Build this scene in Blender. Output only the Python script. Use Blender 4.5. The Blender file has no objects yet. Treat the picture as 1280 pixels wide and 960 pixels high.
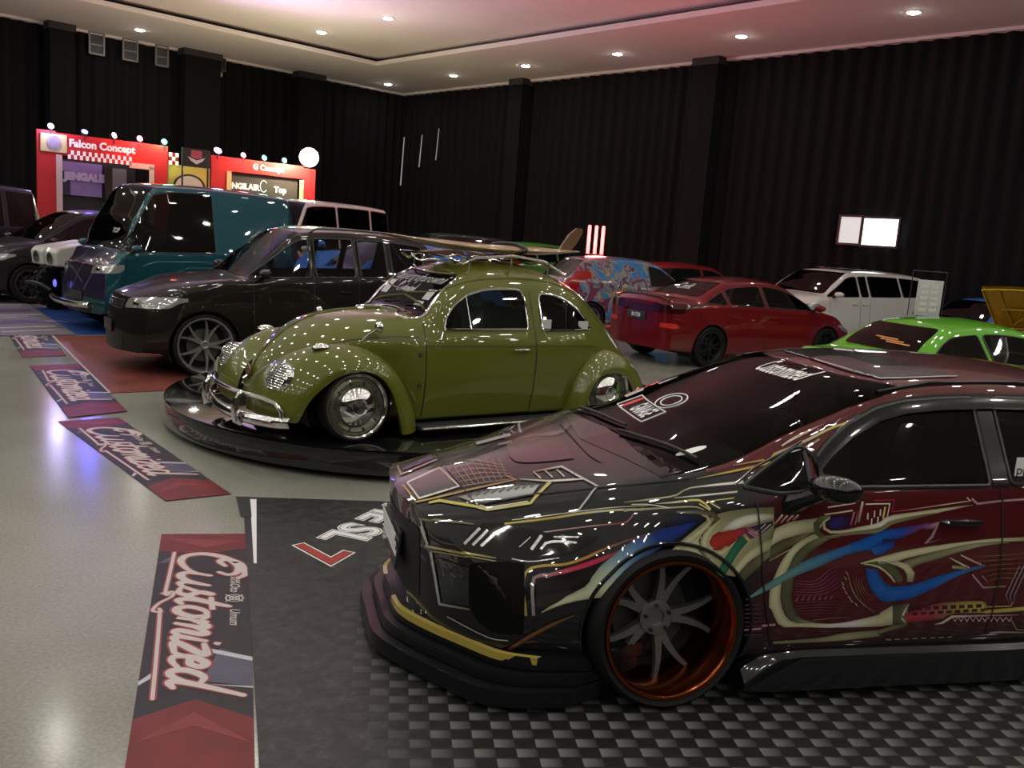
import bpy, bmesh, math, random
import numpy as np
from mathutils import Vector, Matrix
from mathutils.bvhtree import BVHTree
random.seed(4)
SC = bpy.context.scene
COL = SC.collection
PI = math.pi
R = math.radians

# ------------------------------------------------------------------ materials
_M = {}
def mat(name, base=(.5,.5,.5), rough=.4, metal=0., coat=0., coat_rough=.03, emit=None, es=0., spec=.5,
        noise=0., nscale=40., flake=0., vcol=False, alpha=1., aniso=0.):
    if name in _M: return _M[name]
    m = bpy.data.materials.new(name); m.use_nodes = True
    nt = m.node_tree; b = nt.nodes['Principled BSDF']
    b.inputs['Base Color'].default_value = (*base, 1)
    b.inputs['Roughness'].default_value = rough
    b.inputs['Metallic'].default_value = metal
    b.inputs['Coat Weight'].default_value = coat
    b.inputs['Coat Roughness'].default_value = coat_rough
    b.inputs['Specular IOR Level'].default_value = spec
    if emit:
        b.inputs['Emission Color'].default_value = (*emit, 1)
        b.inputs['Emission Strength'].default_value = es
    if vcol:
        a = nt.nodes.new('ShaderNodeAttribute'); a.attribute_name = 'Col'
        nt.links.new(a.outputs['Color'], b.inputs['Base Color'])
    elif noise or flake:
        tc = nt.nodes.new('ShaderNodeTexCoord'); n = nt.nodes.new('ShaderNodeTexNoise')
        n.inputs['Scale'].default_value = 900. if flake else nscale; n.inputs['Detail'].default_value = 4
        nt.links.new(tc.outputs['Object'], n.inputs['Vector'])
        mx = nt.nodes.new('ShaderNodeMix'); mx.data_type = 'RGBA'
        k = flake or noise
        mx.inputs['A'].default_value = (*[max(0, c*(1-k)) for c in base], 1)
        mx.inputs['B'].default_value = (*[min(1, c*(1+k)) for c in base], 1)
        nt.links.new(n.outputs['Fac'], mx.inputs['Factor']); nt.links.new(mx.outputs['Result'], b.inputs['Base Color'])
    _M[name] = m
    return m
def glass(name, tint=(.1,.12,.11), refl=1.):
    if name in _M: return _M[name]
    m = bpy.data.materials.new(name); m.use_nodes = True
    nt = m.node_tree; nt.nodes.remove(nt.nodes['Principled BSDF']); out = nt.nodes['Material Output']
    tr = nt.nodes.new('ShaderNodeBsdfTransparent'); tr.inputs['Color'].default_value = (*tint, 1)
    gl = nt.nodes.new('ShaderNodeBsdfGlossy'); gl.inputs['Roughness'].default_value = .02; gl.inputs['Color'].default_value = (refl,refl,refl,1)
    fr = nt.nodes.new('ShaderNodeFresnel'); fr.inputs['IOR'].default_value = 1.5
    mx = nt.nodes.new('ShaderNodeMixShader')
    nt.links.new(fr.outputs['Fac'], mx.inputs['Fac']); nt.links.new(tr.outputs[0], mx.inputs[1]); nt.links.new(gl.outputs[0], mx.inputs[2])
    nt.links.new(mx.outputs[0], out.inputs['Surface'])
    _M[name] = m
    return m
def nodes_of(m): return m.node_tree.nodes, m.node_tree.links, m.node_tree.nodes['Principled BSDF']

CHROME = mat('chrome', (.78,.78,.76), .12, 1.)
STEEL = mat('brushed_steel', (.36,.36,.36), .3, 1.)
RUBBER = mat('tyre_rubber', (.007,.007,.0075), .7, noise=.3, spec=.2)
BLACK = mat('black_plastic', (.012,.012,.013), .4, noise=.2)
GLOSSBLACK = mat('gloss_black', (.006,.006,.007), .2, coat=.8, spec=.2)
DARKIN = mat('dark_cabin', (.012,.012,.013), .8, noise=.3)
TINT = mat('dark_tinted_glass', (.006,.008,.008), .04, spec=.6, noise=.1)
WHITE = mat('white_print', (.72,.72,.72), .5, noise=.04)
WELL = mat('wheel_well_black', (.006,.006,.006), .9, noise=.2)

# ------------------------------------------------------------------ objects and tags
def tag(o, label=None, cat=None, group=None, kind=None):
    if label: o['label'] = label
    if cat: o['category'] = cat
    if group: o['group'] = group
    if kind: o['kind'] = kind
    return o
def link(name, me, parent=None):
    o = bpy.data.objects.new(name, me); COL.objects.link(o)
    if parent: o.parent = parent
    return o
def thing(name, label, cat, loc=(0,0,0), rz=0., group=None):
    o = bpy.data.objects.new(name, None); COL.objects.link(o)
    o.empty_display_size = .2; o.location = loc; o.rotation_euler = (0,0,rz)
    return tag(o, label, cat, group)
class MB:
    """collects geometry, builds one mesh object"""
    def __init__(s): s.v=[]; s.f=[]; s.c=None
    def add(s, v, f):
        n=len(s.v); s.v += [tuple(map(float,p)) for p in v]; s.f += [tuple(i+n for i in q) for q in f]; return s
    def box(s, c, d, rot=None, bev=0.):
        bm = bmesh.new(); bmesh.ops.create_cube(bm, size=1)
        bmesh.ops.scale(bm, vec=d, verts=bm.verts)
        if bev: bmesh.ops.bevel(bm, geom=bm.edges[:], offset=bev, segments=2, affect='EDGES', profile=.6)
        if rot is not None: bmesh.ops.transform(bm, matrix=rot.to_4x4() if hasattr(rot,'to_4x4') else rot, verts=bm.verts)
        bm.verts.index_update()
        s.add([v.co+Vector(c) for v in bm.verts], [[v.index for v in f.verts] for f in bm.faces]); bm.free(); return s
    def tube(s, pts, r, n=8, closed=False, caps=True):
        P=[Vector(p) for p in pts]; m=len(P)
        rr = r if hasattr(r,'__len__') else [r]*m
        T=[]
        for i in range(m):
            a=P[i-1] if (i>0 or closed) else P[i]; b=P[(i+1)%m] if (i<m-1 or closed) else P[i]
            t=(b-a); T.append(t.normalized() if t.length>1e-9 else Vector((0,0,1)))
        u=T[0].orthogonal().normalized(); v=[]
        for i in range(m):
            u=(u-T[i]*u.dot(T[i])); u = u.normalized() if u.length>1e-6 else T[i].orthogonal().normalized()
            w=T[i].cross(u)
            v += [P[i]+(u*math.cos(2*PI*k/n)+w*math.sin(2*PI*k/n))*rr[i] for k in range(n)]
        f=[]
        for i in range(m if closed else m-1):
            j=(i+1)%m
            f += [(i*n+k, i*n+(k+1)%n, j*n+(k+1)%n, j*n+k) for k in range(n)]
        if caps and not closed: f += [tuple(range(n))[::-1], tuple((m-1)*n+k for k in range(n))]
        return s.add(v,f)
    def lathe(s, prof, n=40, axis='y', c=(0,0,0), closed=False):
        v=[];m=len(prof)
        for k in range(n):
            a=2*PI*k/n
            for (r,h) in prof:
                p = (r*math.cos(a), h, r*math.sin(a)) if axis=='y' else ((r*math.cos(a), r*math.sin(a), h) if axis=='z' else (h, r*math.cos(a), r*math.sin(a)))
                v.append((p[0]+c[0],p[1]+c[1],p[2]+c[2]))
        f=[]
        for k in range(n):
            j=(k+1)%n
            for i in range(m if closed else m-1):
                i2=(i+1)%m
                f.append((k*m+i, k*m+i2, j*m+i2, j*m+i))
        return s.add(v,f)
    def prism(s, poly, h0, h1, axis='z'):
        n=len(poly)
        def P(a,b,h): return (a,b,h) if axis=='z' else ((a,h,b) if axis=='y' else (h,a,b))
        v=[P(a,b,h0) for a,b in poly]+[P(a,b,h1) for a,b in poly]
        f=[tuple(range(n))[::-1], tuple(range(n,2*n))]+[(i,(i+1)%n,n+(i+1)%n,n+i) for i in range(n)]
        return s.add(v,f)
    def grid(s, fn, nu, nv):
        v=[fn(i/nu,j/nv) for i in range(nu+1) for j in range(nv+1)]
        f=[(i*(nv+1)+j,(i+1)*(nv+1)+j,(i+1)*(nv+1)+j+1,i*(nv+1)+j+1) for i in range(nu) for j in range(nv)]
        return s.add(v,f)
    def xf(s, m):
        s.v=[tuple(m@Vector(p)) for p in s.v]; return s
    def mesh(s, name, mt, smooth=True, sharp=35):
        me=bpy.data.meshes.new(name); me.from_pydata(s.v,[],s.f); me.update()
        bm=bmesh.new(); bm.from_mesh(me); bmesh.ops.recalc_face_normals(bm, faces=bm.faces[:]); bm.to_mesh(me); bm.free()
        me.materials.append(mt); shade(me, smooth, sharp); return me
    def build(s, name, mt, parent=None, smooth=True, sharp=35):
        return link(name, s.mesh(name, mt, smooth, sharp), parent)
def shade(me, smooth=True, sharp=35):
    me.polygons.foreach_set('use_smooth', [smooth]*len(me.polygons))
    if smooth and sharp: me.set_sharp_from_angle(angle=R(sharp))
def children(o): return [c for c in COL.objects if c.parent==o]
def copy_tree(o, parent=None):
    c=o.copy(); COL.objects.link(c)
    if parent: c.parent=parent
    for ch in children(o): copy_tree(ch, c)
    return c

# ------------------------------------------------------------------ curves
def pchip(pts):
    pts=sorted(pts); x=np.array([p[0] for p in pts],float); y=np.array([p[1] for p in pts],float)
    h=np.diff(x); d=np.diff(y)/h; m=np.zeros_like(y)
    for i in range(1,len(x)-1):
        if d[i-1]*d[i]>0:
            w1=2*h[i]+h[i-1]; w2=h[i]+2*h[i-1]; m[i]=(w1+w2)/(w1/d[i-1]+w2/d[i])
    if len(d): m[0]=d[0]; m[-1]=d[-1]
    def f(q):
        q=min(max(q,x[0]),x[-1]); i=min(max(int(np.searchsorted(x,q))-1,0),len(h)-1)
        t=(q-x[i])/h[i]
        return float((1+2*t)*(1-t)**2*y[i]+t*(1-t)**2*h[i]*m[i]+t*t*(3-2*t)*y[i+1]+t*t*(t-1)*h[i]*m[i+1])
    return f
def spline(P, n=8, closed=False):
    """Catmull-Rom through points (any dimension)"""
    P=[np.array(p,float) for p in P]; m=len(P); out=[]
    if m<3 and not closed:
        return [tuple(P[0]+(P[-1]-P[0])*k/n) for k in range(n+1)]
    for i in range(m if closed else m-1):
        if closed: a,b,c,d=P[i-1],P[i],P[(i+1)%m],P[(i+2)%m]
        else: a,b,c,d=P[max(i-1,0)],P[i],P[i+1],P[min(i+2,m-1)]
        for k in range(n):
            t=k/n; out.append(tuple(.5*((2*b)+(-a+c)*t+(2*a-5*b+4*c-d)*t*t+(-a+3*b-3*c+d)*t**3)))
    if not closed: out.append(tuple(P[-1]))
    return out
def rpoly(P, r, n=4):
    """round the corners of a 2D polygon"""
    out=[]; m=len(P); rr=r if hasattr(r,'__len__') else [r]*m
    for i in range(m):
        a,b,c=np.array(P[i-1],float),np.array(P[i],float),np.array(P[(i+1)%m],float)
        la,lc=np.linalg.norm(a-b),np.linalg.norm(c-b); d=min(rr[i],.48*la,.48*lc)
        if d<1e-5: out.append(tuple(b)); continue
        p,q=b+(a-b)/la*d,b+(c-b)/lc*d
        for k in range(n+1):
            t=k/n; out.append(tuple((1-t)**2*p+2*t*(1-t)*b+t*t*q))
    return out
def circle(cx,cy,r,n=28): return [(cx+r*math.cos(2*PI*k/n),cy+r*math.sin(2*PI*k/n)) for k in range(n)]
def ccw(P):
    a=sum(P[i-1][0]*P[i][1]-P[i][0]*P[i-1][1] for i in range(len(P)))
    return list(P) if a>0 else list(P)[::-1]

# ------------------------------------------------------------------ car body lofting
def body_bm(c, N=110, warp=None, capn=14):
    keys=['zb','wb','zm','wm','zs','ws','ze','we','zt']
    F={k:pchip(c[k]) for k in keys}
    RS=pchip(c.get('rs',[(-9,.12),(9,.12)])); RE=pchip(c.get('re',[(-9,.10),(9,.10)])); RB=c.get('rb',.10)
    x1,x0=c['x']; xs=sorted(set([round(x0+(x1-x0)*i/N,4) for i in range(N+1)]+[round(q,4) for q in c.get('xs',[])]),reverse=True)
    secs=[]
    for x in xs:
        v={k:F[k](x) for k in keys}
        ym=v['we']*.62; zmid=v['zt']-(v['zt']-v['ze'])*.30
        K=[(0,v['zb']),(v['wb'],v['zb']),(v['wm'],v['zm']),(v['ws'],v['zs']),(v['we'],v['ze']),(ym,zmid),(0,v['zt'])]
        K=[np.array(k,float) for k in K]
        r=[0,RB,.22,RS(x),RE(x),.30,0]
        out=[K[0]]; 
        for i in range(1,6):
            a,b,d=K[i-1],K[i],K[i+1]; la=max(np.linalg.norm(a-b),1e-6); lb=max(np.linalg.norm(d-b),1e-6); q=min(r[i],.46*la,.46*lb)
            p1=b+(a-b)/la*q; p2=b+(d-b)/lb*q
            prev=out[-1]
            if i>1: out += [prev+(p1-prev)*.34, prev+(p1-prev)*.67]
            else: out += [prev+(p1-prev)*.5]
            for k in range(5):
                t=k/4; out.append((1-t)**2*p1+2*t*(1-t)*b+t*t*p2)
        prev=out[-1]; out += [prev+(K[6]-prev)*.5, K[6]]
        secs.append(out)
    M=len(secs[0]); verts=[];faces=[]
    ring=2*M-2
    for x,s in zip(xs,secs):
        for j in range(M): verts.append([x,s[j][0],s[j][1]])
        for j in range(M-2,0,-1): verts.append([x,-s[j][0],s[j][1]])
    n=len(xs)
    for i in range(n-1):
        for j in range(ring):
            j2=(j+1)%ring; faces.append((i*ring+j,i*ring+j2,(i+1)*ring+j2,(i+1)*ring+j))
    for i in (0,n-1):
        rows=[]
        for j in range(1,M-1):
            L=i*ring+j; Rr=i*ring+ring-j
            y=verts[L][1]; z=verts[L][2]; row=[L]
            for k in range(1,capn):
                verts.append([xs[i],y*(1-2*k/capn),z]); row.append(len(verts)-1)
            row.append(Rr); rows.append(row)
        for a,b in zip(rows[:-1],rows[1:]):
            for k in range(capn): faces.append((a[k],a[k+1],b[k+1],b[k]))
        for k in range(capn):
            faces.append((i*ring,rows[0][k],rows[0][k+1])); faces.append((i*ring+M-1,rows[-1][k],rows[-1][k+1]))
    if warp: verts=[warp(*v) for v in verts]
    bm=bmesh.new(); bv=[bm.verts.new(v) for v in verts]
    for f in faces:
        try: bm.faces.new([bv[i] for i in f])
        except ValueError: pass
    bmesh.ops.remove_doubles(bm, verts=bm.verts[:], dist=.0004)
    bmesh.ops.recalc_face_normals(bm, faces=bm.faces[:]); bm.normal_update()
    return bm
AX={'x':(1,2),'y':(0,2),'z':(0,1)}
def vv(axis,a,b,h): return Vector((h,a,b)) if axis=='x' else (Vector((a,h,b)) if axis=='y' else Vector((a,b,h)))
def clip(bm, faces, poly, axis):
    """cut faces along a convex outline seen along an axis, return those inside"""
    poly=ccw(poly); cur=set(faces)
    for i in range(len(poly)):
        p,q=poly[i-1],poly[i]; d=(q[0]-p[0],q[1]-p[1])
        if math.hypot(*d)<1e-6: continue
        no=vv(axis,d[1],-d[0],0).normalized(); co=vv(axis,p[0],p[1],0)
        ed=set(e for f in cur for e in f.edges); ve=set(v for f in cur for v in f.verts)
        res=bmesh.ops.bisect_plane(bm, geom=list(cur)+list(ed)+list(ve), dist=1e-5, plane_co=co, plane_no=no)
        cur=set(f for f in list(cur)+[g for g in res['geom'] if isinstance(g,bmesh.types.BMFace)] if f.is_valid)
        cur=set(f for f in cur if (f.calc_center_median()-co).dot(no)<0)
        if not cur: break
    return cur
def bbox_faces(bm, poly, axis, side, lo=-99, hi=99, nmin=.12):
    a,b=AX[axis]; k='xyz'.index(axis)
    x0,x1=min(p[0] for p in poly),max(p[0] for p in poly); y0,y1=min(p[1] for p in poly),max(p[1] for p in poly)
    out=[]
    for f in bm.faces:
        if f.normal[k]*side<nmin: continue
        c=f.calc_center_median()
        if not(lo<c[k]<hi): continue
        A=[v.co[a] for v in f.verts]; B=[v.co[b] for v in f.verts]
        if max(A)<x0 or min(A)>x1 or max(B)<y0 or min(B)>y1: continue
        out.append(f)
    return out
class Body:
    def __init__(s, spec, warp=None, N=110):
        s.bm=body_bm(spec,N,warp); s.ref=s.bm.copy(); s.ref.normal_update(); s.bvh=BVHTree.FromBMesh(s.ref); s.root=None
    def cast(s, axis, a, b, side):
        k='xyz'.index(axis); o=vv(axis,a,b,side*20.); d=vv(axis,0,0,-side)
        h=s.bvh.ray_cast(o,d)
        if h[0] is None:
            q=s.bvh.find_nearest(vv(axis,a,b,side*.8)); return q[0],q[1]
        n=h[1]
        if n.dot(d)>0: n=-n
        return h[0],n
    def patch(s, name, polys, axis, side, mt, parent=None, cut=False, off=.003, thick=0., lo=-99, hi=99, nmin=.12, sharp=40):
        """a panel that follows the body inside one or more convex outlines"""
        src=s.bm if cut else s.ref.copy()
        if not hasattr(polys[0][0],'__len__'): polys=[polys]
        vm={};V=[];Fc=[];NV=[]
        for poly in polys:
            fs=clip(src, bbox_faces(src,poly,axis,side,lo,hi,nmin), poly, axis)
            src.normal_update()
            for f in fs:
                ids=[]
                for v in f.verts:
                    kk=(round(v.co.x,5),round(v.co.y,5),round(v.co.z,5))
                    if kk not in vm:
                        q=s.bvh.find_nearest(v.co); vm[kk]=len(V); V.append(v.co.copy()); NV.append(v.normal.copy())
                    ids.append(vm[kk])
                if len(set(ids))>2: Fc.append(ids)
            if cut: bmesh.ops.delete(src, geom=list(fs), context='FACES')
        if not cut: src.free()
        bm=bmesh.new(); bv=[bm.verts.new(v+n*off) for v,n in zip(V,NV)]
        for f in Fc:
            try: bm.faces.new([bv[i] for i in f])
            except ValueError: pass
        bmesh.ops.recalc_face_normals(bm, faces=bm.faces[:]); bm.normal_update()
        k='xyz'.index(axis)
        if bm.faces and sum(f.normal[k]*f.calc_area() for f in bm.faces)*side<0: bmesh.ops.reverse_faces(bm, faces=bm.faces[:])
        if thick: bmesh.ops.solidify(bm, geom=bm.faces[:], thickness=thick)
        me=bpy.data.meshes.new(name); bm.to_mesh(me); bm.free(); me.materials.append(mt); shade(me,True,sharp)
        return link(name, me, parent or s.root)
    def rim(s, name, poly, axis, side, r, mt, parent=None, off=0., closed=True, n=6, sub=1):
        P=[]
        m=len(poly)
        for i in range(m if closed else m-1):
            p,q=poly[i],poly[(i+1)%m]
            k=max(1,int(math.hypot(q[0]-p[0],q[1]-p[1])/.05))
            for t in range(k): P.append((p[0]+(q[0]-p[0])*t/k,p[1]+(q[1]-p[1])*t/k))
        if not closed: P.append(poly[-1])
        pts=[]
        for a,b in P:
            c,nn=s.cast(axis,a,b,side); pts.append(c+nn*off)
        return MB().tube(pts,r,n,closed).build(name,mt,parent or s.root)
    def finish(s, name, mt, inner=None, thick=.012):
        me=bpy.data.meshes.new(name); s.bm.normal_update(); s.bm.to_mesh(me); me.materials.append(mt); shade(me,True,40)
        o=link(name,me,s.root)
        if inner:
            me.materials.append(inner)
            md=o.modifiers.new('shell','SOLIDIFY'); md.thickness=thick; md.offset=-1; md.material_offset=1; md.use_rim=True; md.material_offset_rim=0
        return o
    def arch(s, x, z, r, wy, side=None):
        for sd in (1,-1):
            poly=circle(x,z,r,30)
            fs=clip(s.bm, bbox_faces(s.bm,poly,'y',sd,nmin=-.02,lo=(wy if sd>0 else -9),hi=(9 if sd>0 else -wy)), poly,'y')
            bmesh.ops.delete(s.bm, geom=list(fs), context='FACES'); s.bm.normal_update()
    def line(s, pts, axis, side, w=.006, off=.0012):
        """thin strip lying on the body, as raw geometry for an MB"""
        P=[]
        for p,q in zip(pts[:-1],pts[1:]):
            k=max(1,int(math.hypot(q[0]-p[0],q[1]-p[1])/.03))
            P += [(p[0]+(q[0]-p[0])*t/k,p[1]+(q[1]-p[1])*t/k) for t in range(k)]
        P.append(pts[-1]); C=[s.cast(axis,a,b,side) for a,b in P]; V=[];Fc=[]
        for i,(c,n) in enumerate(C):
            t=C[min(i+1,len(C)-1)][0]-C[max(i-1,0)][0]
            u=n.cross(t); u = u.normalized() if u.length>1e-9 else Vector((0,0,1))
            V += [c+n*off-u*w/2, c+n*off+u*w/2]
        for i in range(len(C)-1): Fc.append((2*i,2*i+1,2*i+3,2*i+2))
        return V,Fc
def ring_arch(x,z,r,y0,y1,a0=0,a1=360,n=30):
    """wheel well liner"""
    m=MB(); P=[(x+r*math.cos(R(a0+(a1-a0)*k/n)), z+r*math.sin(R(a0+(a1-a0)*k/n))) for k in range(n+1)]
    v=[(p[0],y,p[1]) for p in P for y in (y0,y1)]
    f=[(2*i,2*i+1,2*i+3,2*i+2) for i in range(n)]
    m.add(v,f); nn=len(m.v); m.add([(x,y1,z)]+[(p[0],y1,p[1]) for p in P],[(0,i,i+1) for i in range(1,n+1)])
    return m

# ------------------------------------------------------------------ wheels (axis along +y, outer face at y = +w/2)
def wheel(parent, loc, out, rt=.31, rr=.22, w=.2, spokes=10, style='twin', rim_mt=STEEL, lip_mt=None, camber=0., steer=0., dish=.05, hub=.045, detail=True):
    lip_mt=lip_mt or rim_mt; h=w/2
    t=MB().lathe([(rr-.01,-h*.82),(rr+.012,-h*.92),(rt-.022,-h),(rt-.006,-h*.86),(rt,-h*.5),(rt,h*.5),(rt-.006,h*.86),(rt-.022,h),(rr+.012,h*.94),(rr-.004,h*.84)],44)
    o=t.build('wheel',RUBBER,parent)
    o.location=loc; o.rotation_euler=(R(camber)*(1 if out>0 else -1), 0, steer+(0 if out>0 else PI))
    MB().lathe([(rr-.004,h*.80),(rr+.010,h*.92),(rr+.006,h*.99),(rr-.006,h*.98),(rr-.016,h*.86),(rr-.02,h-dish-.02),(rr-.035,h-dish-.05),(rr-.04,-h*.9)],48).build('rim',lip_mt,o)
    MB().lathe([(rr*.62,h-dish-.075),(rr*.62,h-dish-.087),(.02,h-dish-.087)],32).build('brake_disc',mat('dark_brake_disc',(.10,.10,.10),.5,.8),o)
    MB().lathe([(rr-.03,-h*.96),(.01,-h*.96)],24).build('backing',WELL,o)
    ro=rr-.018
    def spoke(a, spread, wd0, wd1):
        m=MB()
        # tapered, curved spoke as a loft of rectangles from hub to rim
        sec=[]
        for k in range(7):
            u=k/6; rad=hub*.8+(ro-hub*.8)*u; ang=a+spread*u**1.6
            yy=h-dish-.012+ (dish*.0) - .030*math.sin(PI*.5*(1-u))*0 - .025*(1-abs(2*u-1))*0 + (.012 if u>.9 else 0)
            yy=h-dish-.016+.012*u*u
            wd=wd0+(wd1-wd0)*u; th=.026-.010*u
            cx,cz=rad*math.cos(ang),rad*math.sin(ang); tx,tz=-math.sin(ang),math.cos(ang)
            sec.append([(cx+tx*wd/2*.7,yy,cz+tz*wd/2*.7),(cx+tx*wd/2,yy-th,cz+tz*wd/2),(cx-tx*wd/2,yy-th,cz-tz*wd/2),(cx-tx*wd/2*.7,yy,cz-tz*wd/2*.7)])
        v=[p for s_ in sec for p in s_]; f=[]
        for i in range(6): f += [(4*i+q,4*i+(q+1)%4,4*i+4+(q+1)%4,4*i+4+q) for q in range(4)]
        f += [(3,2,1,0),(24,25,26,27)]
        return m.add(v,f)
    if style=='twin':
        for i in range(spokes//2):
            for sgn in (-1,1):
                a=2*PI*i/(spokes//2)+PI/2+.3; sp=spoke(a+sgn*.12, sgn*.17*5/(spokes/2), .050,.024)
                if detail: sp.build('spoke',rim_mt,o,sharp=50)
                else: o2=sp.build('spoke',rim_mt,o,sharp=50)
    elif style=='straight':
        for i in range(spokes):
            spoke(2*PI*i/spokes+PI/2,0,.036,.026).build('spoke',rim_mt,o,sharp=50)
    elif style=='cap':
        MB().lathe([(rr-.02,h-dish-.01),(rr-.05,h-dish+.008),(rr*.66,h-dish-.004),(rr*.60,h-dish+.012)],48).build('rim_disc',rim_mt,o)
        hp=MB().lathe([(rr*.62,h-dish+.004),(rr*.60,h-dish+.02),(rr*.45,h-dish+.045),(rr*.26,h-dish+.055),(rr*.22,h-dish+.048),(.004,h-dish+.052)],48)
        hp.build('hub_cap',CHROME,o)
        for i in range(10):
            a=2*PI*i/10; MB().box((rr*.76*math.cos(a),h-dish+.006,rr*.76*math.sin(a)),(.030,.010,.012),Matrix.Rotation(-a,3,'Y'),.003).build('rim_slot',BLACK,o)
    if style!='cap':
        MB().lathe([(hub+.008,h-dish-.03),(hub+.006,h-dish-.006),(hub-.008,h-dish-.002),(hub*.55,h-dish-.006),(hub*.5,h-dish-.02),(.003,h-dish-.02)],28).build('hub',rim_mt,o)
        if detail:
            for i in range(5):
                a=2*PI*i/5+.2; MB().lathe([(.008,h-dish-.006),(.008,h-dish+.010),(.002,h-dish+.011)],6,c=(hub*.82*math.cos(a),0,hub*.82*math.sin(a))).build('lug_nut',BLACK,o)
    return o

# ------------------------------------------------------------------ text
def text_mesh(s, size=1., shear=0., bold=0., extrude=.0, align='CENTER', spacing=1.):
    cu=bpy.data.curves.new('lettering','FONT'); cu.body=s; cu.size=size; cu.shear=shear; cu.offset=bold; cu.extrude=extrude
    cu.align_x=align; cu.align_y='CENTER'; cu.resolution_u=3; cu.space_character=spacing
    ob=bpy.data.objects.new('lettering',cu); COL.objects.link(ob)
    dg=bpy.context.evaluated_depsgraph_get(); dg.update()
    me=bpy.data.meshes.new_from_object(ob.evaluated_get(dg)); v=[tuple(p.co) for p in me.vertices]; f=[tuple(p.vertices) for p in me.polygons]
    bpy.data.objects.remove(ob); bpy.data.curves.remove(cu); bpy.data.meshes.remove(me)
    return v,f
def lettering(name, s, mt, parent, origin, ex, ey, size, off=.002, shear=0., bold=0., extrude=0., snap=None, align='CENTER', spacing=1.):
    """text laid in the plane spanned by ex, ey at origin; snap = function(point) -> point on a curved surface"""
    v,f=text_mesh(s,size,shear,bold,extrude,align,spacing); ex=Vector(ex).normalized(); ey=Vector(ey).normalized(); ez=ex.cross(ey); o=Vector(origin)
    V=[o+ex*p[0]+ey*p[1]+ez*(off+p[2]) for p in v]
    if snap: V=[snap(p) for p in V]
    me=bpy.data.meshes.new(name); me.from_pydata([tuple(p) for p in V],[],f); me.update(); me.materials.append(mt)
    return link(name,me,parent)
STK=[0]
def stroke2d(m, pts, w, z=0., n=6, wfn=None):
    """flat brush stroke with round joins through 2D points, added to MB"""
    P=spline(pts,n) if len(pts)>2 else [tuple(pts[0]),tuple(pts[1])]
    V=[];Fc=[]; STK[0]=(STK[0]+1)%40; z=z+STK[0]*8e-6
    for i,p in enumerate(P):
        a=P[max(i-1,0)];b=P[min(i+1,len(P)-1)]; d=np.array([b[0]-a[0],b[1]-a[1]]); l=np.linalg.norm(d) or 1; nx,ny=-d[1]/l,d[0]/l
        ww=w*(wfn(i/(len(P)-1)) if wfn else 1)/2
        V += [(p[0]+nx*ww,p[1]+ny*ww,z+i*1e-6),(p[0]-nx*ww,p[1]-ny*ww,z+i*1e-6)]
    Fc=[(2*i,2*i+1,2*i+3,2*i+2) for i in range(len(P)-1)]
    m.add(V,Fc)
    for i in range(0,len(P),2):        # round joins
        r=w*(wfn(i/(len(P)-1)) if wfn else 1)*.49; m.add([(P[i][0]+r*math.cos(2*PI*k/8),P[i][1]+r*math.sin(2*PI*k/8),z+4e-4+i*2e-6) for k in range(8)],[tuple(range(8))])
    return m
# ================================================================== camera and room
H=1.812; FPX=1118.; PITCH=R(9.31); ROLL=R(4.16)
def make_camera():
    cp,sp,cr,sr=math.cos(PITCH),math.sin(PITCH),math.cos(ROLL),math.sin(ROLL)
    fw=Vector((0,cp,-sp)); up=Vector((0,sp,cp)); rt=Vector((1,0,0))
    r2=rt*cr+up*sr; u2=up*cr-rt*sr
    cam=bpy.data.cameras.new('camera'); o=bpy.data.objects.new('camera',cam); COL.objects.link(o)
    m=Matrix((r2,u2,-fw)).transposed().to_4x4(); m.translation=(0,0,H); o.matrix_world=m
    cam.sensor_width=36; cam.lens=36*FPX/1280; cam.clip_start=.05; cam.clip_end=200
    SC.camera=o
make_camera()
SC.view_settings.view_transform='Standard'; SC.view_settings.look='None'; SC.view_settings.gamma=1
SC.view_settings.use_curve_mapping=False; SC.view_settings.exposure=-0.26
SC.cycles.use_denoising=True
SC.cycles.max_bounces=8; SC.cycles.transparent_max_bounces=12; SC.cycles.sample_clamp_indirect=4.
w=bpy.data.worlds.new('hall_ambient'); SC.world=w; w.use_nodes=True
w.node_tree.nodes['Background'].inputs['Color'].default_value=(.05,.05,.06,1); w.node_tree.nodes['Background'].inputs['Strength'].default_value=.15

K=Vector((-5.03,36.30,0)); D1=Vector((.690,-.724,0)).normalized(); 
D2=Vector((D1.y,-D1.x,0))            # along the back wall, away from the corner
L1,L2,ZC=44.,34.,7.0
def room(a,b,z=0.): return K+D1*a+D2*b+Vector((0,0,z))
RA=math.atan2(D1.y,D1.x)

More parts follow.
